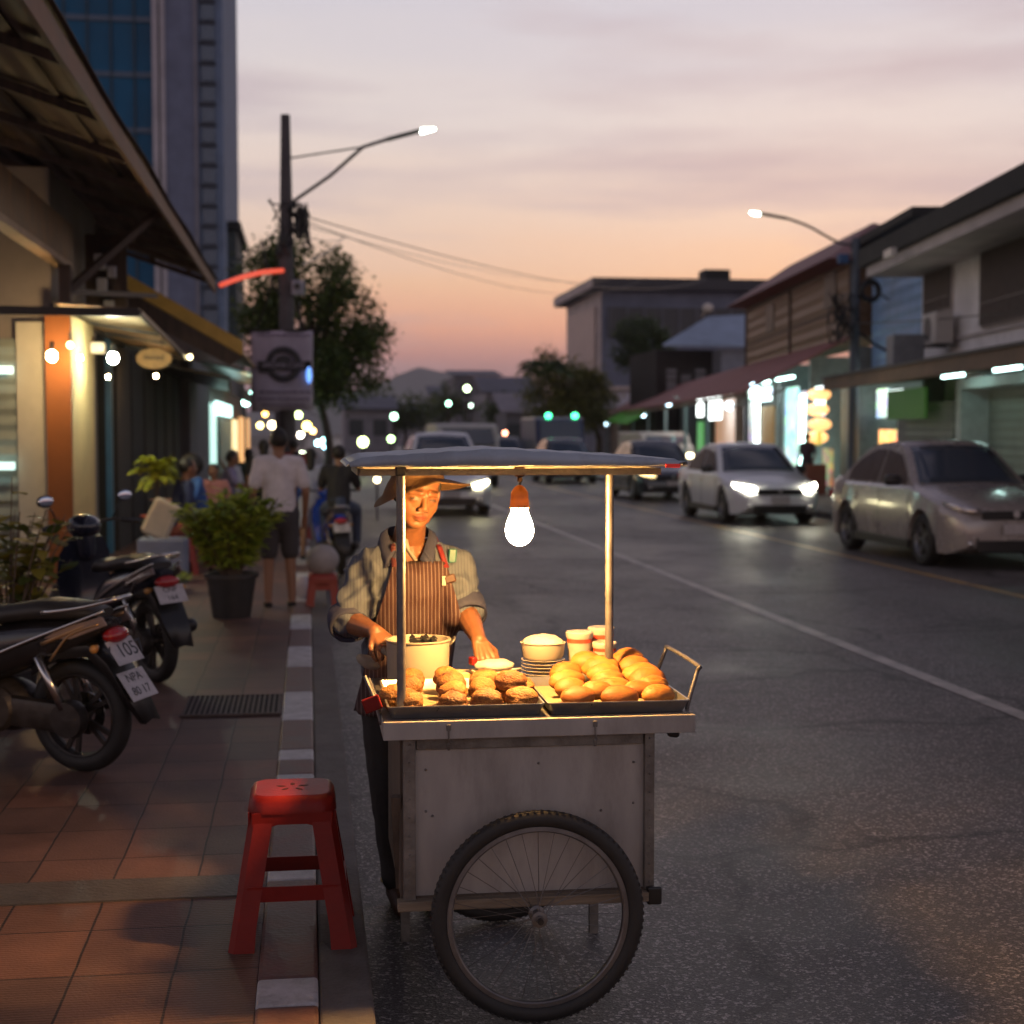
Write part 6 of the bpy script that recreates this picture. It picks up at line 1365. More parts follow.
tag(m.build('green_parasol', mat('green_canvas_glow', (.05,.20,.02), .8, bump=0, emit=.05, ecol=(.2,.8,.1))), 'bright green canvas shade under the far end of the red awning', 'canvas shade')  # canvas carries a weak green emission in place of light on it
m = MB(); fbox(m, 100.5, 124, 1.5, -6, .1, 3.0); B2_ = Bld('low_shop', FPt(110,0,.1), 'low tan shop at the far end of the red awning'); B2_.part(m, 'wall', wall_mat('tan_wall', (.24,.18,.13)))
m = MB(); fbox(m, 99, 126, 3.6, -6.5, 3.03, 3.3); B2_.part(m, 'roof', wall_mat('tan_roof', (.26,.2,.16)))
# ---- house with the pale blue roof
Y_ = 74; a = at_y(668, 346, Y_); b_ = at_y(748, 346, Y_)
B = Bld('blue_roofed_house', (a.x+2, Y_+4, .1), 'house with a pale blue sloping roof over an open dark storey')
m = MB().prism([(a.x-.3,Y_,a.z), (b_.x+1.5,Y_,a.z), (b_.x+1.5,Y_+4.2,a.z+1.9), (a.x+3.2,Y_+4.2,a.z+1.75)], (0,0,.08)); B.part(m, 'roof', wall_mat('blue_roof_sheet', (.30,.38,.50)))
m = MB(); bx(m, a.x, b_.x+1.2, Y_+2.5, Y_+9, .1, a.z-.05); B.part(m, 'wall', mat('storey_shade', (.03,.025,.025), .9))  # near-black box painted as the shade inside the open storey
m = MB(); bx(m, b_.x-1.2, b_.x+.6, Y_+.6, Y_+2.4, .1, a.z-.1); B.part(m, 'stair_tower', wall_mat('lilac_wall', (.24,.25,.30)))
for z in (a.z-1.7, a.z-1.35): 
    m = MB(); bx(m, a.x, b_.x-1.3, Y_+.8, Y_+.86, z, z+.06); B.part(m, 'balcony_rail', BLK)
for i in range(5):
    m = MB(); x = a.x+.2+i*.75; bx(m, x, x+.5, Y_+1.0, Y_+1.1, a.z-2.3, a.z-1.1-.3*(i%2)); B.part(m, 'hanging_laundry', wall_mat('laundry', (.18,.18,.2)))
# ---- big modern building with the flat roof
Y_ = 112; c0 = at_y(602, 282, Y_); c1 = at_y(742, 282, Y_)
B = Bld('modern_building', ((c0.x+c1.x)/2, Y_+7, .1), 'large modern building with a dark overhanging flat roof and pale side wall')
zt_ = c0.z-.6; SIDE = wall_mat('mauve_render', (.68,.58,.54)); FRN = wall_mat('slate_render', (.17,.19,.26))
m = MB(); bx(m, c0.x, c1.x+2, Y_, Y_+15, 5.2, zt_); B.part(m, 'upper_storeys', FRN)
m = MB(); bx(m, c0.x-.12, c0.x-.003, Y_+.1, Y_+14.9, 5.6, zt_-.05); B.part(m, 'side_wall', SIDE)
m = MB(); bx(m, c0.x-.9, c1.x+2.6, Y_-1.0, Y_+16.5, zt_+.003, zt_+.85); B.part(m, 'flat_roof', mat('dark_roof_edge', (.045,.045,.055), .6))
m = MB(); bx(m, c0.x-1.0, c0.x-.91, Y_-1.0, Y_+16.5, zt_+.1, zt_+.75); B.part(m, 'roof_edge', SIDE)
m = MB(); bx(m, c0.x-.30, c0.x-.13, Y_+1.4, Y_+13.5, 6.4, zt_-1.1); B.part(m, 'shutter_panel', slat_mat('mauve_panels', (.48,.39,.37), .25, 'Y'))
m = MB(); bx(m, c0.x+.4, c1.x+1.8, Y_-.12, Y_-.003, zt_-3.6, zt_-1.3); B.part(m, 'window_band', DKG)
for k in range(9):
    m = MB(); x = c0.x+.5+k*1.35; bx(m, x, x+.13, Y_-.22, Y_-.125, zt_-3.6, zt_-1.3); B.part(m, 'mullion', mat('mullion_grey', (.12,.13,.16), .5))
m = MB(); bx(m, c0.x-.6, c1.x+2, Y_-.3, Y_+15, .1, 4.9); B.part(m, 'lower_storey', wall_mat('pale_lilac_wall', (.60,.60,.70)))
m = MB(); bx(m, c0.x-.9, c0.x+2.5, Y_-.9, Y_+15.2, 4.92, 5.18); B.part(m, 'balcony_slab', SIDE)
m = MB(); bx(m, c0.x+1.2, c0.x+3.0, Y_-.4, Y_-.303, .1, 3.3); B.part(m, 'doorway', BLK)
m = MB(); x = at_y(712, 275, Y_).x; bx(m, x, x+2, Y_+2, Y_+4, zt_+.86, zt_+1.9); B.part(m, 'roof_plant_room', BLKR)
# ---- distant houses at the end of the road
def far_house(u0, u1, vt, Y, label, wm, rm, d=10, pitch=1.6, vwin=True):
    a, b_ = at_y(u0, vt, Y), at_y(u1, vt, Y); B = Bld('far_house', ((a.x+b_.x)/2, Y+d/2, 0), label, group='houses at the end of the road')
    m = MB(); bx(m, a.x, b_.x, Y, Y+d, 0, a.z-pitch); B.part(m, 'wall', wm)
    m = MB().prism([(a.x-.5,Y-.5,a.z-pitch+.003), (b_.x+.5,Y-.5,a.z-pitch+.003), (b_.x+.5,Y+d/2,a.z), (a.x-.5,Y+d/2,a.z)], (0,0,.15)); B.part(m, 'roof', rm)
    n = max(2, int((b_.x-a.x)/2.6))
    for k in range(n):
        x = a.x + (b_.x-a.x)*(k+.5)/n; m = MB(); bx(m, x-.6, x+.6, Y-.06, Y-.003, a.z-pitch-2.2, a.z-pitch-.8); B.part(m, 'window', DKG)
    return B
GW, LW = wall_mat('grey_render', (.19,.18,.20)), wall_mat('pale_grey_render', (.33,.31,.34)); GR = mat('grey_roof', (.12,.12,.15), .7, var=.2, scale=.5)
far_house(455, 498, 369, 165, 'grey flat fronted house, tallest at the end of the road', GW, GR, 14, .8)
far_house(486, 534, 376, 140, 'long grey roofed house left of the palms', LW, GR, 12, 1.6)
far_house(506, 545, 393, 112, 'low house with pale roof left of the bushy dark tree', GW, wall_mat('pale_roof', (.30,.28,.31)), 9, 1.5)
far_house(432, 458, 386, 190, 'small distant house below the hills', GW, GR, 10, 1.2)
far_house(395, 426, 404, 210, 'lowest distant house left below the hills', LW, GR, 10, 1.2)
far_house(344, 392, 396, 130, 'distant pale house seen under the street tree', LW, GR, 10, 1.2)
# ------------------------------------------------------------------ left side
TANW = wall_mat('grey_plaster', (.22,.19,.17)); BEIGE = wall_mat('beige_panel', (.46,.44,.37), dirt=.2); ORP = wall_mat('orange_brown_panel', (.22,.075,.020), dirt=.2); CREAM = wall_mat('cream_pillar', (.55,.38,.17), dirt=.15)
TIN = slat_mat('tin_roof_underside', (.085,.058,.045), 1.3, 'X', .7, .1, 1.0)
B = Bld('veranda_shop', (-4.2, 17.5, .1), 'shop with a big brown tin veranda roof over the parked scooters')
m = MB(); bx(m, -9, -2.75, 16.9, 20.4, .1, 4.6); B.part(m, 'wall', TANW)
a, b_ = at_y(18, 400, 16.86), at_y(60, 400, 16.86)
m = MB(); bx(m, a.x, b_.x, 16.80, 16.896, .12, 2.93); B.part(m, 'panel', BEIGE)
m = MB(); bx(m, -4.6, a.x-.01, 16.83, 16.896, .12, 2.75); B.part(m, 'shutter', SHUT)
for v in (370, 466):
    z = at_y(8, v, 16.7).z; m = MB(); bx(m, -4.5, a.x-.02, 16.68, 16.74, z-.04, z+.04); B.part(m, 'tube_light', light_mat('soft_cyan', (.62,1,.95), 1.3 if v == 370 else .45))
m = MB(); bx(m, -2.76, -2.5, 16.6, 18.3, .1, 3.0); B.part(m, 'pillar', CREAM)
m = MB(); bx(m, -2.76, -2.502, 16.55, 16.597, .1, 3.0); B.part(m, 'pillar_panel', ORP)
m = MB(); bx(m, -2.66, -2.58, 20.5, 20.6, .1, 3.0); B.part(m, 'blue_pipe', mat('blue_pipe', (.03,.12,.22), .5))
# timber beam and its pale trim
m = MB(); bx(m, -2.68, -2.56, 2, 17.2, 3.60, 4.02); B.part(m, 'timber_beam', mat('carved_beam', (.17,.095,.04), .7, var=.5, scale=9, bump=.5, bscale=30, stretch=(1,1,.3)))
m = MB(); bx(m, -2.70, -2.555, 2, 17.2, 3.53, 3.598); B.part(m, 'beam_trim', mat('beam_trim', (.34,.23,.15), .7, var=.2))
m = MB(); bx(m, -2.62, -2.50, 16.6, 16.75, 3.0, 3.53); B.part(m, 'post_cap', DKWOOD)
# tin roof: sheet, rafters, purlins, eave board
zr = lambda x: 4.30 + (-1.6-x)*.33
m = MB(); nxs = 60; R = []
for yy in [2 + (26.7-2)*i/150 for i in range(151)]:
    dz = .018*math.sin(yy*2*PI/.17); R.append([Vector((-1.52, yy, zr(-1.52)+dz+.09)), Vector((-7.5, yy, zr(-7.5)+dz+.09))])
m.ring_loft(R, close=False); rf = B.part(m, 'roof', TIN, solid=.004)
for k in range(13):
    yy = 3.2+k*1.93; m = MB().prism([(-1.62,yy,zr(-1.62)-.03), (-1.62,yy,zr(-1.62)+.055), (-7.4,yy,zr(-7.4)+.055), (-7.4,yy,zr(-7.4)-.03)], (0,.07,0)); B.part(m, 'rafter', DKWOOD, rf)
for x in (-2.0,-2.6,-3.2,-3.8,-4.5):
    m = MB().box((x, 14.3, zr(x)+.062), (.05,24.6,.03)); B.part(m, 'purlin', DKWOOD, rf)
m = MB(); bx(m, -1.60, -1.56, 2, 26.7, 4.16, 4.34); B.part(m, 'eave_board', mat('eave_board', (.17,.10,.065), .75, var=.4, scale=3, bump=.2, stretch=(1,.3,1)), rf)
m = MB().bar((-2.55,16.7,3.25), (-1.70,17.6,4.22), .10,.07).bar((-2.55,16.7,3.25), (-2.0,20.5,3.55), .08,.06); B.part(m, 'brace', DKWOOD)
# lit awning of that shop
m = MB().bar((-4.6,16.0,3.00), (-1.72,16.0,2.98), .07,.09).bar((-1.72,16.0,2.98), (-1.72,22.2,2.79), .05,.05).bar((-2.6,16.0,3.05), (-2.6,22.2,2.98), .05,.05).bar((-2.6,22.2,2.98),(-1.72,22.2,2.79),.05,.05)
for yy in (18,20): m.bar((-2.6,yy,3.02),(-1.72,yy,2.88),.03,.03)
aw = B.part(m, 'awning_frame', BLK)
m = MB().prism([(-2.6,16.04,3.07),(-1.72,16.04,3.01),(-1.72,22.2,2.83),(-2.6,22.2,3.01)], (0,0,.015)); B.part(m, 'awning_sheet', mat('tan_awning_sheet', (.30,.22,.13), .7, var=.2))
BL = [(52,356,16.0,.050,WARMB),(113,358,17.2,.055,COOLB),(80,358,16.4,.022,WARMB),(108,377,19,.020,WARMB),(156,376,21,.022,WARMB),(118,320,18.5,.045,light_mat('dim_warm',(1,.8,.4),14)),(190,357,22.0,.03,light_mat('dim_warm',(1,1,1),9)),(70,345,16.3,.03,light_mat('dim_warm',(1,1,1),5))]
WHO = ['warm bulb nearest the left edge under the black awning','brightest cool white bulb between pillar and oval sign','tiny warm bulb against the orange pillar','tiny bulb below the bright cool one','tiny bulb under the oval sign','flat warm lamp up inside the awning','small warm lamp at the outer tip of the awning','little lamp high beside the orange pillar']
for (u, v, Y, r, mm), w_ in zip(BL, WHO):
    c = at_y(u, v, Y); o = empty('hanging_bulb', tuple(c), 0, w_, 'light bulb', 'bulbs of the left shops'); MB().ell((0,0,0), (r,r,r*1.15), seg=14, rg=10).build('bulb_glass', mm, o, smooth=180); MB().tube([(0,0,r*.9),(0,0,r+.10)], r*.45, 8).build('lamp_holder', BLK, o)
c = at_y(98, 348, 18.0); sg = empty('wall_lantern', tuple(c), 0, 'square pale lantern on the cream pillar', 'lantern'); MB().box((0,0,0), (.16,.16,.13), bev=.02).build('lantern_body', mat('lantern_cream', (.6,.5,.35), .5, bump=0, emit=.35, ecol=(1,.7,.35)), sg); MB().bar((-.3,0,.03),(0,0,.03),.03).build('bracket', BLK, sg)
c = at_y(154, 358.5, 19.6); sg = empty('oval_sign', tuple(c), 0, 'oval wooden sign with dark script hanging under the lit awning', 'sign')
MB().lathe((0,0,0), [(.001,-.015),(.215,-.015),(.225,0),(.215,.015),(.001,.015)], 40, (0,1,0)).xf(Matrix.Diagonal((1,1,.60,1))).build('board', mat('sign_wood_lit', (.42,.27,.10), .6, var=.25, scale=8, bump=.1, emit=.05, ecol=(1,.6,.25)), sg)  # weak warm emission stands in for lamplight on the wood
pts = [(-.13,-.01),(-.10,.03),(-.08,-.01),(-.06,.03),(-.04,-.01),(-.02,.0),(-.01,.03),(.01,-.01),(.04,.03),(.05,-.02),(.07,.02),(.09,.0),(.12,.04),(.10,-.03)]
MB().tube(smoothpath([(x,-.02,z) for x, z in pts], 4), .006, 5).build('script_lettering', INK, sg); MB().tube([(-.1,0,.12),(-.1,0,.26)], .004, 5).tube([(.1,0,.12),(.1,0,.24)], .004, 5).build('hanger', BLK, sg)
# meter boxes under the eave
mb_ = empty('meter_boxes', tuple(at_y(100, 262, 19)), 0, 'pale electricity meter boxes and loose cables under the tin roof', 'meter boxes')
for i, (dx, dz, s) in enumerate(((0,.0,.14),(.02,-.28,.12),(.14,-.12,.10),(.10,-.55,.12))): MB().box((dx,0,dz), (s,.1,s*1.4), bev=.01).build('meter', mat('meter_plastic', (.45,.45,.5), .5), mb_)
for i in range(5): MB().tube(smoothpath([(.0+.03*i,0,.2),(.15-.04*i,.02,-.2),(.05,0,-.6-.05*i)],5), .008, 5).build('cable', BLK, mb_)
MB().box((.06,.1,-.2), (.5,.03,1.1)).build('backboard', DKWOOD, mb_)
# second shop: dark doors, black awning, yellow-brown lean-to roof
B = Bld('dark_shop', (-4, 26, .1), 'dark shop with a yellow brown lean-to roof behind the veranda shop')
m = MB(); bx(m, -9, -2.62, 20.7, 38, .1, 3.35); B.part(m, 'wall', wall_mat('charcoal_wall', (.03,.026,.026)))
for k in range(6):
    m = MB(); y0 = 21+k*1.75; bx(m, -2.62, -2.56, y0, y0+1.5, .12, 2.9); B.part(m, 'door_leaf', slat_mat('charcoal_door' if k%2 else 'brown_black_door', (.022,.020,.022) if k%2 else (.032,.026,.024), 1.5, 'Y', .85, 0, .25))
m = MB(); bx(m, -2.9, -2.42, 31.8, 38.1, .1, 3.3); B.part(m, 'pillar', wall_mat('mauve_grey_pillar', (.15,.14,.17)))
a, b_ = at_y(135, 290, 24), at_y(243, 354, 24)
YEL = slat_mat('ochre_roof_sheet', (.30,.17,.035), .9, 'X', .6, 0)
m = MB().prism([(a.x-1,24,a.z+.55),(b_.x,24,b_.z),(b_.x,33,b_.z),(a.x-1,33,a.z+.55)], (0,0,.05)); B.part(m, 'lean_to_roof', YEL)
m = MB().prism([(a.x-1,23.93,a.z+.52),(b_.x,23.93,b_.z-.03),(b_.x,23.93,b_.z+.20),(a.x-1,23.93,a.z+.75)], (0,.06,0)); B.part(m, 'barge_board', mat('ochre_board_lit', (.34,.19,.04), .6, var=.3, scale=3, emit=.03, ecol=(1,.55,.1)))  # slight emission paints the yellow light along the roof edge
m = MB().prism([(a.x-1,23.90,a.z+.10),(b_.x-.2,23.90,b_.z-.18),(b_.x-.0,23.90,b_.z-.05),(a.x-1,23.90,a.z+.50)], (0,.06,0)); B.part(m, 'gable_underside', DKWOOD)
c = at_y(190, 380, 25); 
m = MB().prism([(-2.6,25,c.z+.30),(-1.25,25,c.z+.0),(-1.25,34,c.z-.05),(-2.6,34,c.z+.25)], (0,0,.05)); B.part(m, 'black_awning', BLK)
m = MB(); bx(m, -1.28, -1.24, 25, 34, c.z-.22, c.z-.003); B.part(m, 'awning_valance', BLK)
# third: lit shop
B = Bld('lit_shop', (-4, 50, .1), 'narrow shop with cyan lights behind the crowd on the left')
m = MB(); bx(m, -9, -2.7, 38.3, 62, .1, 4.4); B.part(m, 'wall', wall_mat('umber_wall', (.08,.06,.05)))
def lpart(u0, u1, v0, v1, X, name, mm):
    p0, p1 = at_x(u0, v0, X), at_x(u1, v1, X); y0, y1 = sorted((p0.y, p1.y)); za, zb_ = sorted((at_y(308,v0,(y0+y1)/2).z, at_y(308,v1,(y0+y1)/2).z)); m = MB(); bx(m, X-.08, X, y0, y1, za, zb_); return B.part(m, name, mm)
lpart(210.5, 217, 404, 478, -2.55, 'tube_light', light_mat('door_cyan', (.55,.95,.85), 1.0)); lpart(217, 232, 404, 416, -2.5, 'lit_sign', light_mat('pale_sign', (.6,1,.95), 2.4))
lpart(220, 232, 420, 470, -2.58, 'door', mat('grey_green_door', (.2,.2,.2))); lpart(234, 238, 420, 465, -2.5, 'lit_panel', light_mat('yellow_panel', (1,.75,.35), 1.2)); lpart(241, 250, 418, 462, -2.4, 'warm_panel', light_mat('orange_glow', (1,.45,.1), .8))
m = MB().prism([(-2.65,38.4,3.5),(-1.35,38.4,3.2),(-1.35,52,3.2),(-2.65,52,3.5)], (0,0,.06)); B.part(m, 'awning', BLK)
for u, v, Y, r, mm in ((241,393,42,.09,WARMB),(254,395,41,.13,COOLB),(246,402,43,.11,COOLB)):
    c = at_y(u, v, Y); m = MB().ell(c, (r,r,r), seg=12, rg=8); B.part(m, 'lamp', light_mat('teal_lamp', (.5,1,.85), 14) if mm is COOLB else light_mat('dim_warm',(1,1,1),5))
# string lights beyond
SL = [(260,425.5,.13,(1,.75,.25)),(272,425,.17,(1,.80,.45)),(265,414,.12,(1,.5,.1)),(298.5,415,.15,(.75,1,.35)),(307,426,.19,(1,.72,.15)),(313,431,.12,(1,.55,.15)),(300.5,435,.14,(1,.9,.7)),(318,443,.13,(.45,.9,1)),(324,440,.11,(.4,1,1)),(324.5,447,.09,(.4,.8,1)),(302,455,.16,(.85,1,.7)),(274,404,.07,(1,.6,.3))]
o = empty('string_lights', tuple(at_y(290, 405, 52)), 0, 'strings of yellow green and blue lamps hanging over the far pavement', 'string lights'); L0 = o.location.copy()
for i, (u, v, r, c_) in enumerate(SL): MB().ell(at_y(u, v, 52)-L0, (r*.75,)*3, seg=12, rg=8).build('bulb_glass', light_mat('string_lamp_%d' % i, c_, 12), o)
MB().tube([at_y(u, v, 52)-L0 for u, v in ((245,390),(262,409),(280,414),(300,408),(318,416),(330,430))], .012, 5).tube([at_y(u,v,52)-L0 for u, v in ((245,390),(275,400),(300,430),(302,450))], .012, 5).build('wire', BLK, o)
for i, u in enumerate((245,330)): MB().tube([at_y(u,390 if i==0 else 430,52)-L0, Vector((at_y(u,400,52).x, 52, .1))-L0], .04, 8).build('post', BLK, o)
# distant street lamps (bokeh discs)
FL = [(467,388.5,88,.22,(.75,1,.55),'far street lamp above the canopy, highest of the cluster'),(448.5,403.5,105,.20,(.45,1,.7),'far greenish street lamp left of the highest one'),(475,426.5,88,.19,(.4,1,.5),'far green lamp low above the canopy'),(471,405.5,120,.16,(.55,.75,.6),'faint pale street lamp below the highest one'),(394,416.5,75,.20,(.5,1,.65),'green lamp left of the canopy under the hills'),(391,439,70,.18,(.6,1,.4),'small green lamp just above the left canopy corner'),(363,442,60,.24,(.8,1,.4),'large yellow green lamp beside the left canopy corner'),(537,426.5,80,.20,(.95,1,.65),'pale lamp left of the dark blue van'),(414,445,60,.1,(.5,.8,.9),'tiny bluish lamp above the canopy edge'),(505,433,90,.18,(1,.35,.2),'small red tail lamp glow above the canopy'),(377,479.5,30,.075,(1,.8,.45),'yellow lamp glow left of the hat')]
for u, v, Y, r, c_, lb in FL:
    c = at_y(u, v, Y); o = empty('street_lamp', (c.x, c.y, 0), 0, lb, 'street lamp'); MB().ell((0,0,c.z), (r*.8,)*3, seg=12, rg=8).build('lamp_head', light_mat('far_lamp_'+lb[:16], c_, 10), o); MB().tube([(0,0,0),(0,0,c.z-r*.8)], .05 if Y > 40 else .02, 6).build('pole', BLK, o)
# warm lights of the traffic under the canopy
# ---- tower block
Y_ = 75; T = lambda u: at_y(u, 300, Y_).x
B = Bld('tower_block', (T(140), Y_+12, 0), 'tall blue glass tower with pale corner fins rising behind the left shops')
m = MB(); bx(m, T(-120), T(155), Y_+.6, Y_+24, 0, 46); B.part(m, 'core', mat('tower_core', (.02,.03,.05), .5))
m = MB(); bx(m, T(-120), T(155), Y_+.45, Y_+.58, 0, 46); B.part(m, 'glass_curtain', mat('tower_glass', (.008,.095,.20), .45, var=.25, scale=.25, bump=0, spec=.15))
m = MB()
for k in range(13): z = at_y(140, 42, Y_).z % 2.65 + 2.65*k + 9; bx(m, T(-120), T(155), Y_+.36, Y_+.448, z, z+.26)
B.part(m, 'spandrel', mat('spandrel_blue', (.06,.10,.16), .5))
m = MB()
for k in range(18): x = T(155)-1.1*k-.9; bx(m, x, x+.07, Y_+.30, Y_+.44, 0, 46)
B.part(m, 'mullions', mat('mullion_blue', (.015,.04,.06), .5))
for u0, u1 in ((155,161),(163,168)):
    m = MB(); bx(m, T(u0), T(u1), Y_-.1, Y_+1.4, 0, 46); B.part(m, 'corner_fin', wall_mat('pale_fin', (.42,.40,.44)))
m = MB(); bx(m, T(161)+.004, T(163)-.004, Y_+.1, Y_+1.0, 0, 46); B.part(m, 'fin_recess', BLK)
m = MB(); bx(m, T(168)+.004, T(200), Y_, Y_+16, 0, 46); B.part(m, 'shaft_wall', wall_mat('slate_blue_wall', (.15,.175,.26)))
m = MB(); bx(m, T(200)+.004, T(225), Y_+.15, Y_+16, 0, 46); B.part(m, 'stair_wall', wall_mat('grey_blue_wall', (.15,.21,.32)))
for k in range(34):
    z = 6+k*.98; m = MB(); bx(m, T(204), T(217), Y_+.02, Y_+.147, z, z+.70); B.part(m, 'window', mat('stair_glass', (.08,.12,.18), .3, bump=0))
    if k < 60:
        m = MB(); bx(m, T(202), T(218), Y_-.05, Y_+.145, z-.20, z-.06); B.part(m, 'ledge', mat('ledge_dark', (.035,.045,.065), .7))
m = MB(); bx(m, T(196), T(200)-.003, Y_-.08, Y_-.003, 0, 46); B.part(m, 'edge_strip', wall_mat('pale_edge', (.20,.20,.24)))
m = MB(); bx(m, T(225)+.004, T(234), Y_+3, Y_+12, 0, at_y(228,222,Y_).z); B.part(m, 'annex', wall_mat('dark_green_annex', (.06,.08,.085)))
m = MB(); bx(m, T(225)+.01, T(239), Y_+2.5, Y_+12.5, at_y(228,221.5,Y_).z, at_y(228,214,Y_).z); B.part(m, 'annex_roof', BLKR)
# ---- utility pole with street lamp, banner and cables
pole_m = mat('concrete_pole', (.085,.08,.085), .85, var=.3, scale=3, dirt=.3)
pb = at_y(288, 450, 30); PB = Vector((pb.x, 30, .12)); Zp = at_y(287, 115, 30).z
U = empty('utility_pole', tuple(PB), 0, 'tall concrete utility pole with tangled cables and a lit street lamp arm on the left', 'utility pole')
dz_ = lambda z: z - .12
MB().lathe((0,0,0), [(.001,0),(.16,0),(.155,dz_(4.4)),(.092,dz_(Zp)),(.001,dz_(Zp)+.01)], 20).build('pole', pole_m, U, smooth=40)
def rel(u, v, dy=0): q = at_y(u, v, 30+dy); return q - PB
arm = MB().tube([rel(291,203), rel(330,176), rel(363,147), rel(388,139)], [.035,.035,.035,.035], 8).tube([rel(291,158), rel(330,152), rel(363,147)], .018, 6).build('lamp_arm', pole_m, U)
MB().bar(rel(387,139.5), rel(421,130.5), .12, .07).build('lamp_housing', mat('green_grey_housing', (.06,.08,.06), .6), U)
MB().cap(rel(422,131), rel(434,129), .05, .022, 12).build('lamp_glass', light_mat('led_street_lamp', (.9,1,.85), 26), U)
random.seed(5)
for i in range(16):
    a0 = random.uniform(0,6.3); pts = []
    cu, cv = random.choice(((278,215),(300,222),(306,232),(284,240),(296,213),(303,218)))
    for k in range(7): pts.append(rel(cu+random.uniform(-9,9), cv+random.uniform(-16,18), random.uniform(-.3,.1)))
    MB().tube(smoothpath(pts, 4), random.choice((.012,.018,.025)), 5).build('cable_loop', BLK, U)
MB().box(rel(303,222), (.22,.2,.45), bev=.04).build('splice_box', BLK, U); MB().box(rel(298,288,-.1), (.26,.18,.30), bev=.03).build('camera_box', mat('camera_box_grey', (.30,.31,.36), .5), U)
MB().lathe(rel(297,286,-.22), [(.001,-.02),(.06,-.02),(.06,.03)], 16, (0,1,0)).build('camera_lens', BLK, U)
MB().tube([rel(283,300,-.1), rel(270,280,-.1), rel(262,240,0)], .015, 5).tube([rel(299,300,-.1), rel(300,332,-.1)], .02, 5).build('hanging_cable', BLK, U)
# banner
Bn = empty('banner', tuple(at_y(281, 330, 29.6)), 0, 'pale lilac hanging banner with a black ring emblem on the utility pole', 'banner'); b0 = Bn.location.copy()
rb_ = lambda u, v, dy=0: at_y(u, v, 29.6+dy) - b0
CLB = mat('banner_cloth', (.42,.38,.46), .85, var=.1, scale=3, bump=.1)
m = MB(); n = 10; m.ring_loft([[rb_(251+ (313-251)*j/n, 331 + (410-331)*i/8 + (2 if i==8 and j<5 else 0), .03*math.sin(j*1.1+i*.3)) for j in range(n+1)] for i in range(9)], close=False); m.build('cloth', CLB, Bn, smooth=180, solid=.004)
MB().tube([rb_(249,331), rb_(315,331)], .018, 6).build('rod', BLK, Bn)
cc = rb_(283.5, 364, -.06); MB().torus(cc, .285, .060, (0,1,0), 40, 8, .2).build('ring_emblem', INK, Bn, smooth=180)
MB().box(cc + Vector((0,-.01,-.03)), (1.0,.02,.17), bev=.004).box(cc + Vector((-.36,-.01,-.12)), (.22,.02,.10)).box(cc+Vector((.48,-.01,-.02)), (.1,.02,.17)).ell(cc + Vector((.0,0,.08)), (.16,.012,.09)).build('emblem_bar', INK, Bn)
MB().add(text_mesh('AROMA CAFE', .13, .004), Matrix.Translation(cc + Vector((0,-.028,-.03))) @ Matrix.Rotation(PI/2,4,'X')).build('emblem_lettering', CLB, Bn)
for v, wd, nm in ((335,.95,3),(392,.9,4),(399,.95,5),(405,.8,4)):
    m = MB(); c = rb_(282, v, -.05); x = -wd/2
    while x < wd/2: w_ = random.uniform(.05,.14); m.box(c + Vector((x+w_/2,0,0)), (w_*.8,.008,.035)); x += w_
    m.build('small_text_line', mat('faint_ink', (.16,.13,.19), .8), Bn)
MB().ell(rb_(309,375,-.08), (.05,.02,.16)).build('blue_lamp', light_mat('blue_lamp', (.12,.35,1), 1.6), Bn)
c = at_y(285.5, 430, 31); m = MB().box((c.x, 31, 1.4), (.42,.42,2.6), bev=.03); tag(m.build('concrete_column', wall_mat('mauve_column', (.19,.16,.19))), 'thick mauve grey column right behind the utility pole', 'column')
# glowing red tube between eave and pole
pts = [at_y(221, 285, 27.5), at_y(240, 278, 28.2), at_y(262, 272.5, 29.2), at_y(283, 270.5, 29.9)]
tag(MB().tube(smoothpath(pts,5), .045, 8).build('red_tube', mat('glowing_red_hose', (.5,.05,.03), .4, bump=0, emit=.75, ecol=(1,.12,.06)), smooth=180), 'glowing orange red tube strung from the tin roof to the utility pole', 'tube light')
# overhead wires
def wires(name, label, sets):
    o = empty(name, tuple(sets[0][0]), 0, label, 'overhead wires'); l0 = o.location.copy()
    for a, b_, sag, r in sets: MB().tube([Vector(a).lerp(Vector(b_), t/16) - l0 - Vector((0,0,sag*4*(t/16)*(1-t/16))) for t in range(17)], r, 5).build('wire', BLK, o)
q = lambda u, v, Y: tuple(at_y(u, v, Y))
wires('power_line', 'thin dark wires sagging across the sky from pole to the right', [(q(291,212,30), q(706,279,110), 1.1, .014),(q(291,216,30), q(640,280,110), 1.3, .012),(q(291,222,30), q(610,279,110), .6, .010),(q(300,235,30), q(345,238,45), .1,.014)])
wires('side_cables', 'dark cables dropping left from the pole toward the shops', [(q(290,212,30), q(232,262,38), .2, .014),(q(283,232,30), q(252,335,33), .3, .02),(q(345,236,44), q(302,264,31), .1, .014)])
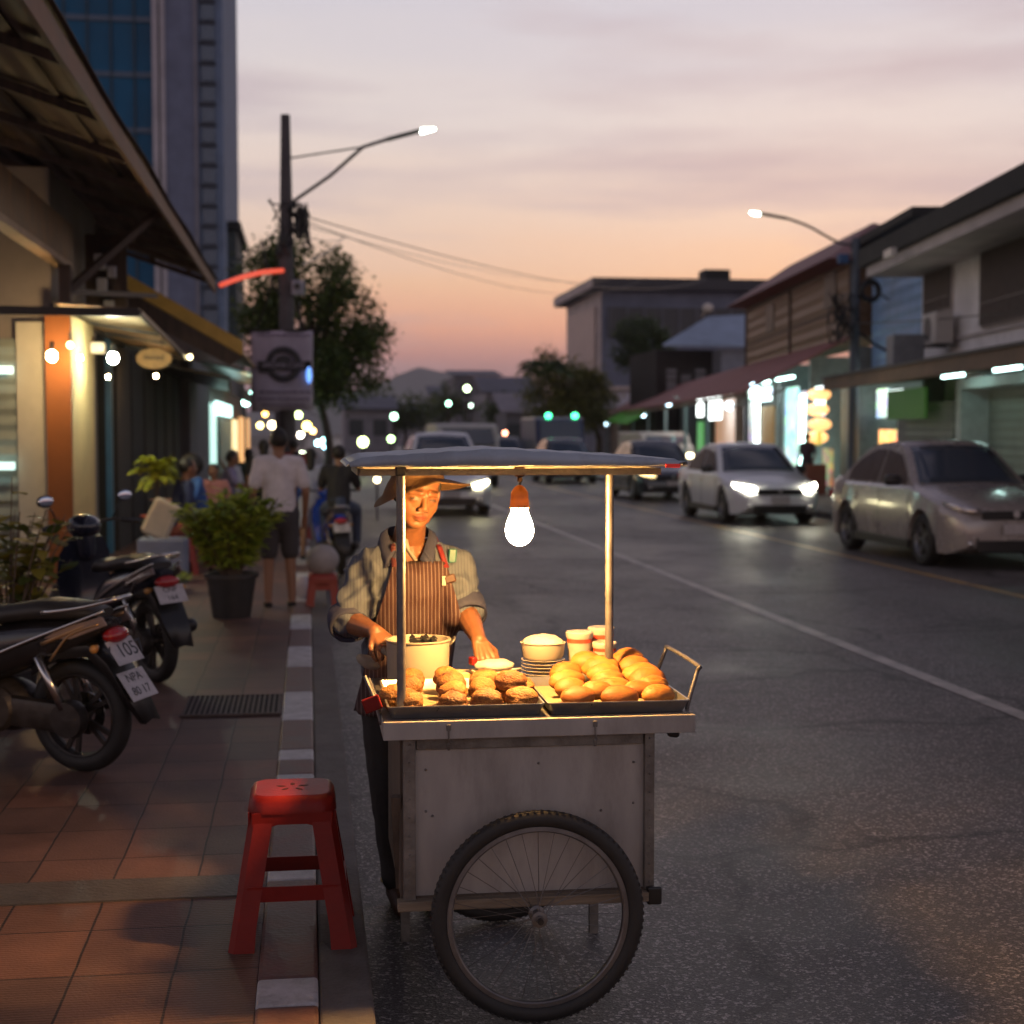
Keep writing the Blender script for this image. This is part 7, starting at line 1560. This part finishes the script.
# right-hand pole, lamp and cable knots
rp = at_y(853.5, 440, 34.5); RP = Vector((rp.x, 34.5, .12)); Zr = at_y(853, 238, 34.5).z
U = empty('utility_pole', tuple(RP), 0, 'pole with cable knots and a curved street lamp arm before the timber house', 'utility pole'); rl = lambda u, v, dy=0: at_y(u, v, 34.5+dy) - RP
MB().lathe((0,0,0), [(.001,0),(.13,0),(.09,Zr-.12),(.001,Zr-.11)], 16).build('pole', mat('blue_grey_pole', (.10,.12,.15), .8), U, smooth=40)
MB().tube(smoothpath([rl(853,245), rl(840,243), rl(826,236), rl(808,226), rl(786,218)], 5), .032, 8).build('lamp_arm', pole_m, U, smooth=180); MB().bar(rl(787,218.5), rl(760,213.5), .10,.06).build('lamp_housing', mat('green_grey_housing', (0,0,0)), U); MB().cap(rl(758,214), rl(751,212.8), .045, .025, 10).build('lamp_glass', light_mat('led_street_lamp', (.9,1,.85), 26), U)
MB().torus(rl(870,291,-.1), .22, .07, (0,1,.1), 24, 8).build('cable_coil', BLK, U, smooth=180); MB().box(rl(843,259), (.24,.2,.22), bev=.02).build('blue_box', mat('blue_box', (.04,.10,.22), .5), U)
random.seed(8)
for i in range(14): MB().tube(smoothpath([rl(random.uniform(828,858), random.uniform(292,345), random.uniform(-.3,.1)) for k in range(5)], 4), .014, 5).build('cable_loop', BLK, U)
MB().tube([rl(858,250), rl(858,420)], .025, 5).tube(smoothpath([rl(875,290), rl(900,308), rl(918,320)],4), .02, 5).tube(smoothpath([rl(856,330), rl(876,345), rl(890,352)],4), .03, 5).build('hanging_cable', BLK, U)
wires('facade_cables', 'cables running along the front of the white house', [(tuple(FPt(34,.5,4.3)), tuple(FPt(16,.3,3.45)), .1, .012)])
m = MB(); fbox(m, 26.6, 27.2, 1.5, 1.40, 5.02, 5.16); tag(m.build('flood_light', mat('flood_white', (.6,.58,.55), .4, bump=0)), 'small pale floodlight under the eave of the white house', 'floodlight')
c = at_y(743, 297, 55); tag(MB().ell((c.x, 60, c.z), (.22,.22,.20)).bar((c.x,60.2,c.z),(c.x+.3,62,c.z-.2),.05).build('satellite_dish', mat('dish_white', (.6,.55,.5), .4), smooth=40), 'small round white dish at the corner of the timber house roof', 'dish')
# ------------------------------------------------------------------ camera
cam = bpy.data.cameras.new('camera'); co = bpy.data.objects.new('camera', cam); C.objects.link(co); sc.camera = co
co.location = CAM; co.matrix_world = Matrix.Translation(CAM) @ Matrix((_R, _U, -_F)).transposed().to_4x4()
cam.sensor_width = 36; cam.sensor_fit = 'HORIZONTAL'; cam.lens = FP / 1024 * 36; cam.clip_start = .05; cam.clip_end = 9000
cam.dof.use_dof = True; cam.dof.focus_distance = 4.62; cam.dof.aperture_fstop = cam.lens / 18
sc.render.engine = 'CYCLES'; sc.cycles.use_denoising = True; sc.cycles.max_bounces = 6; sc.cycles.sample_clamp_indirect = 4; sc.cycles.caustics_reflective = False; sc.cycles.caustics_refractive = False
sc.view_settings.view_transform = 'Standard'; sc.view_settings.look = 'None'; sc.view_settings.exposure = .2; sc.view_settings.gamma = 1
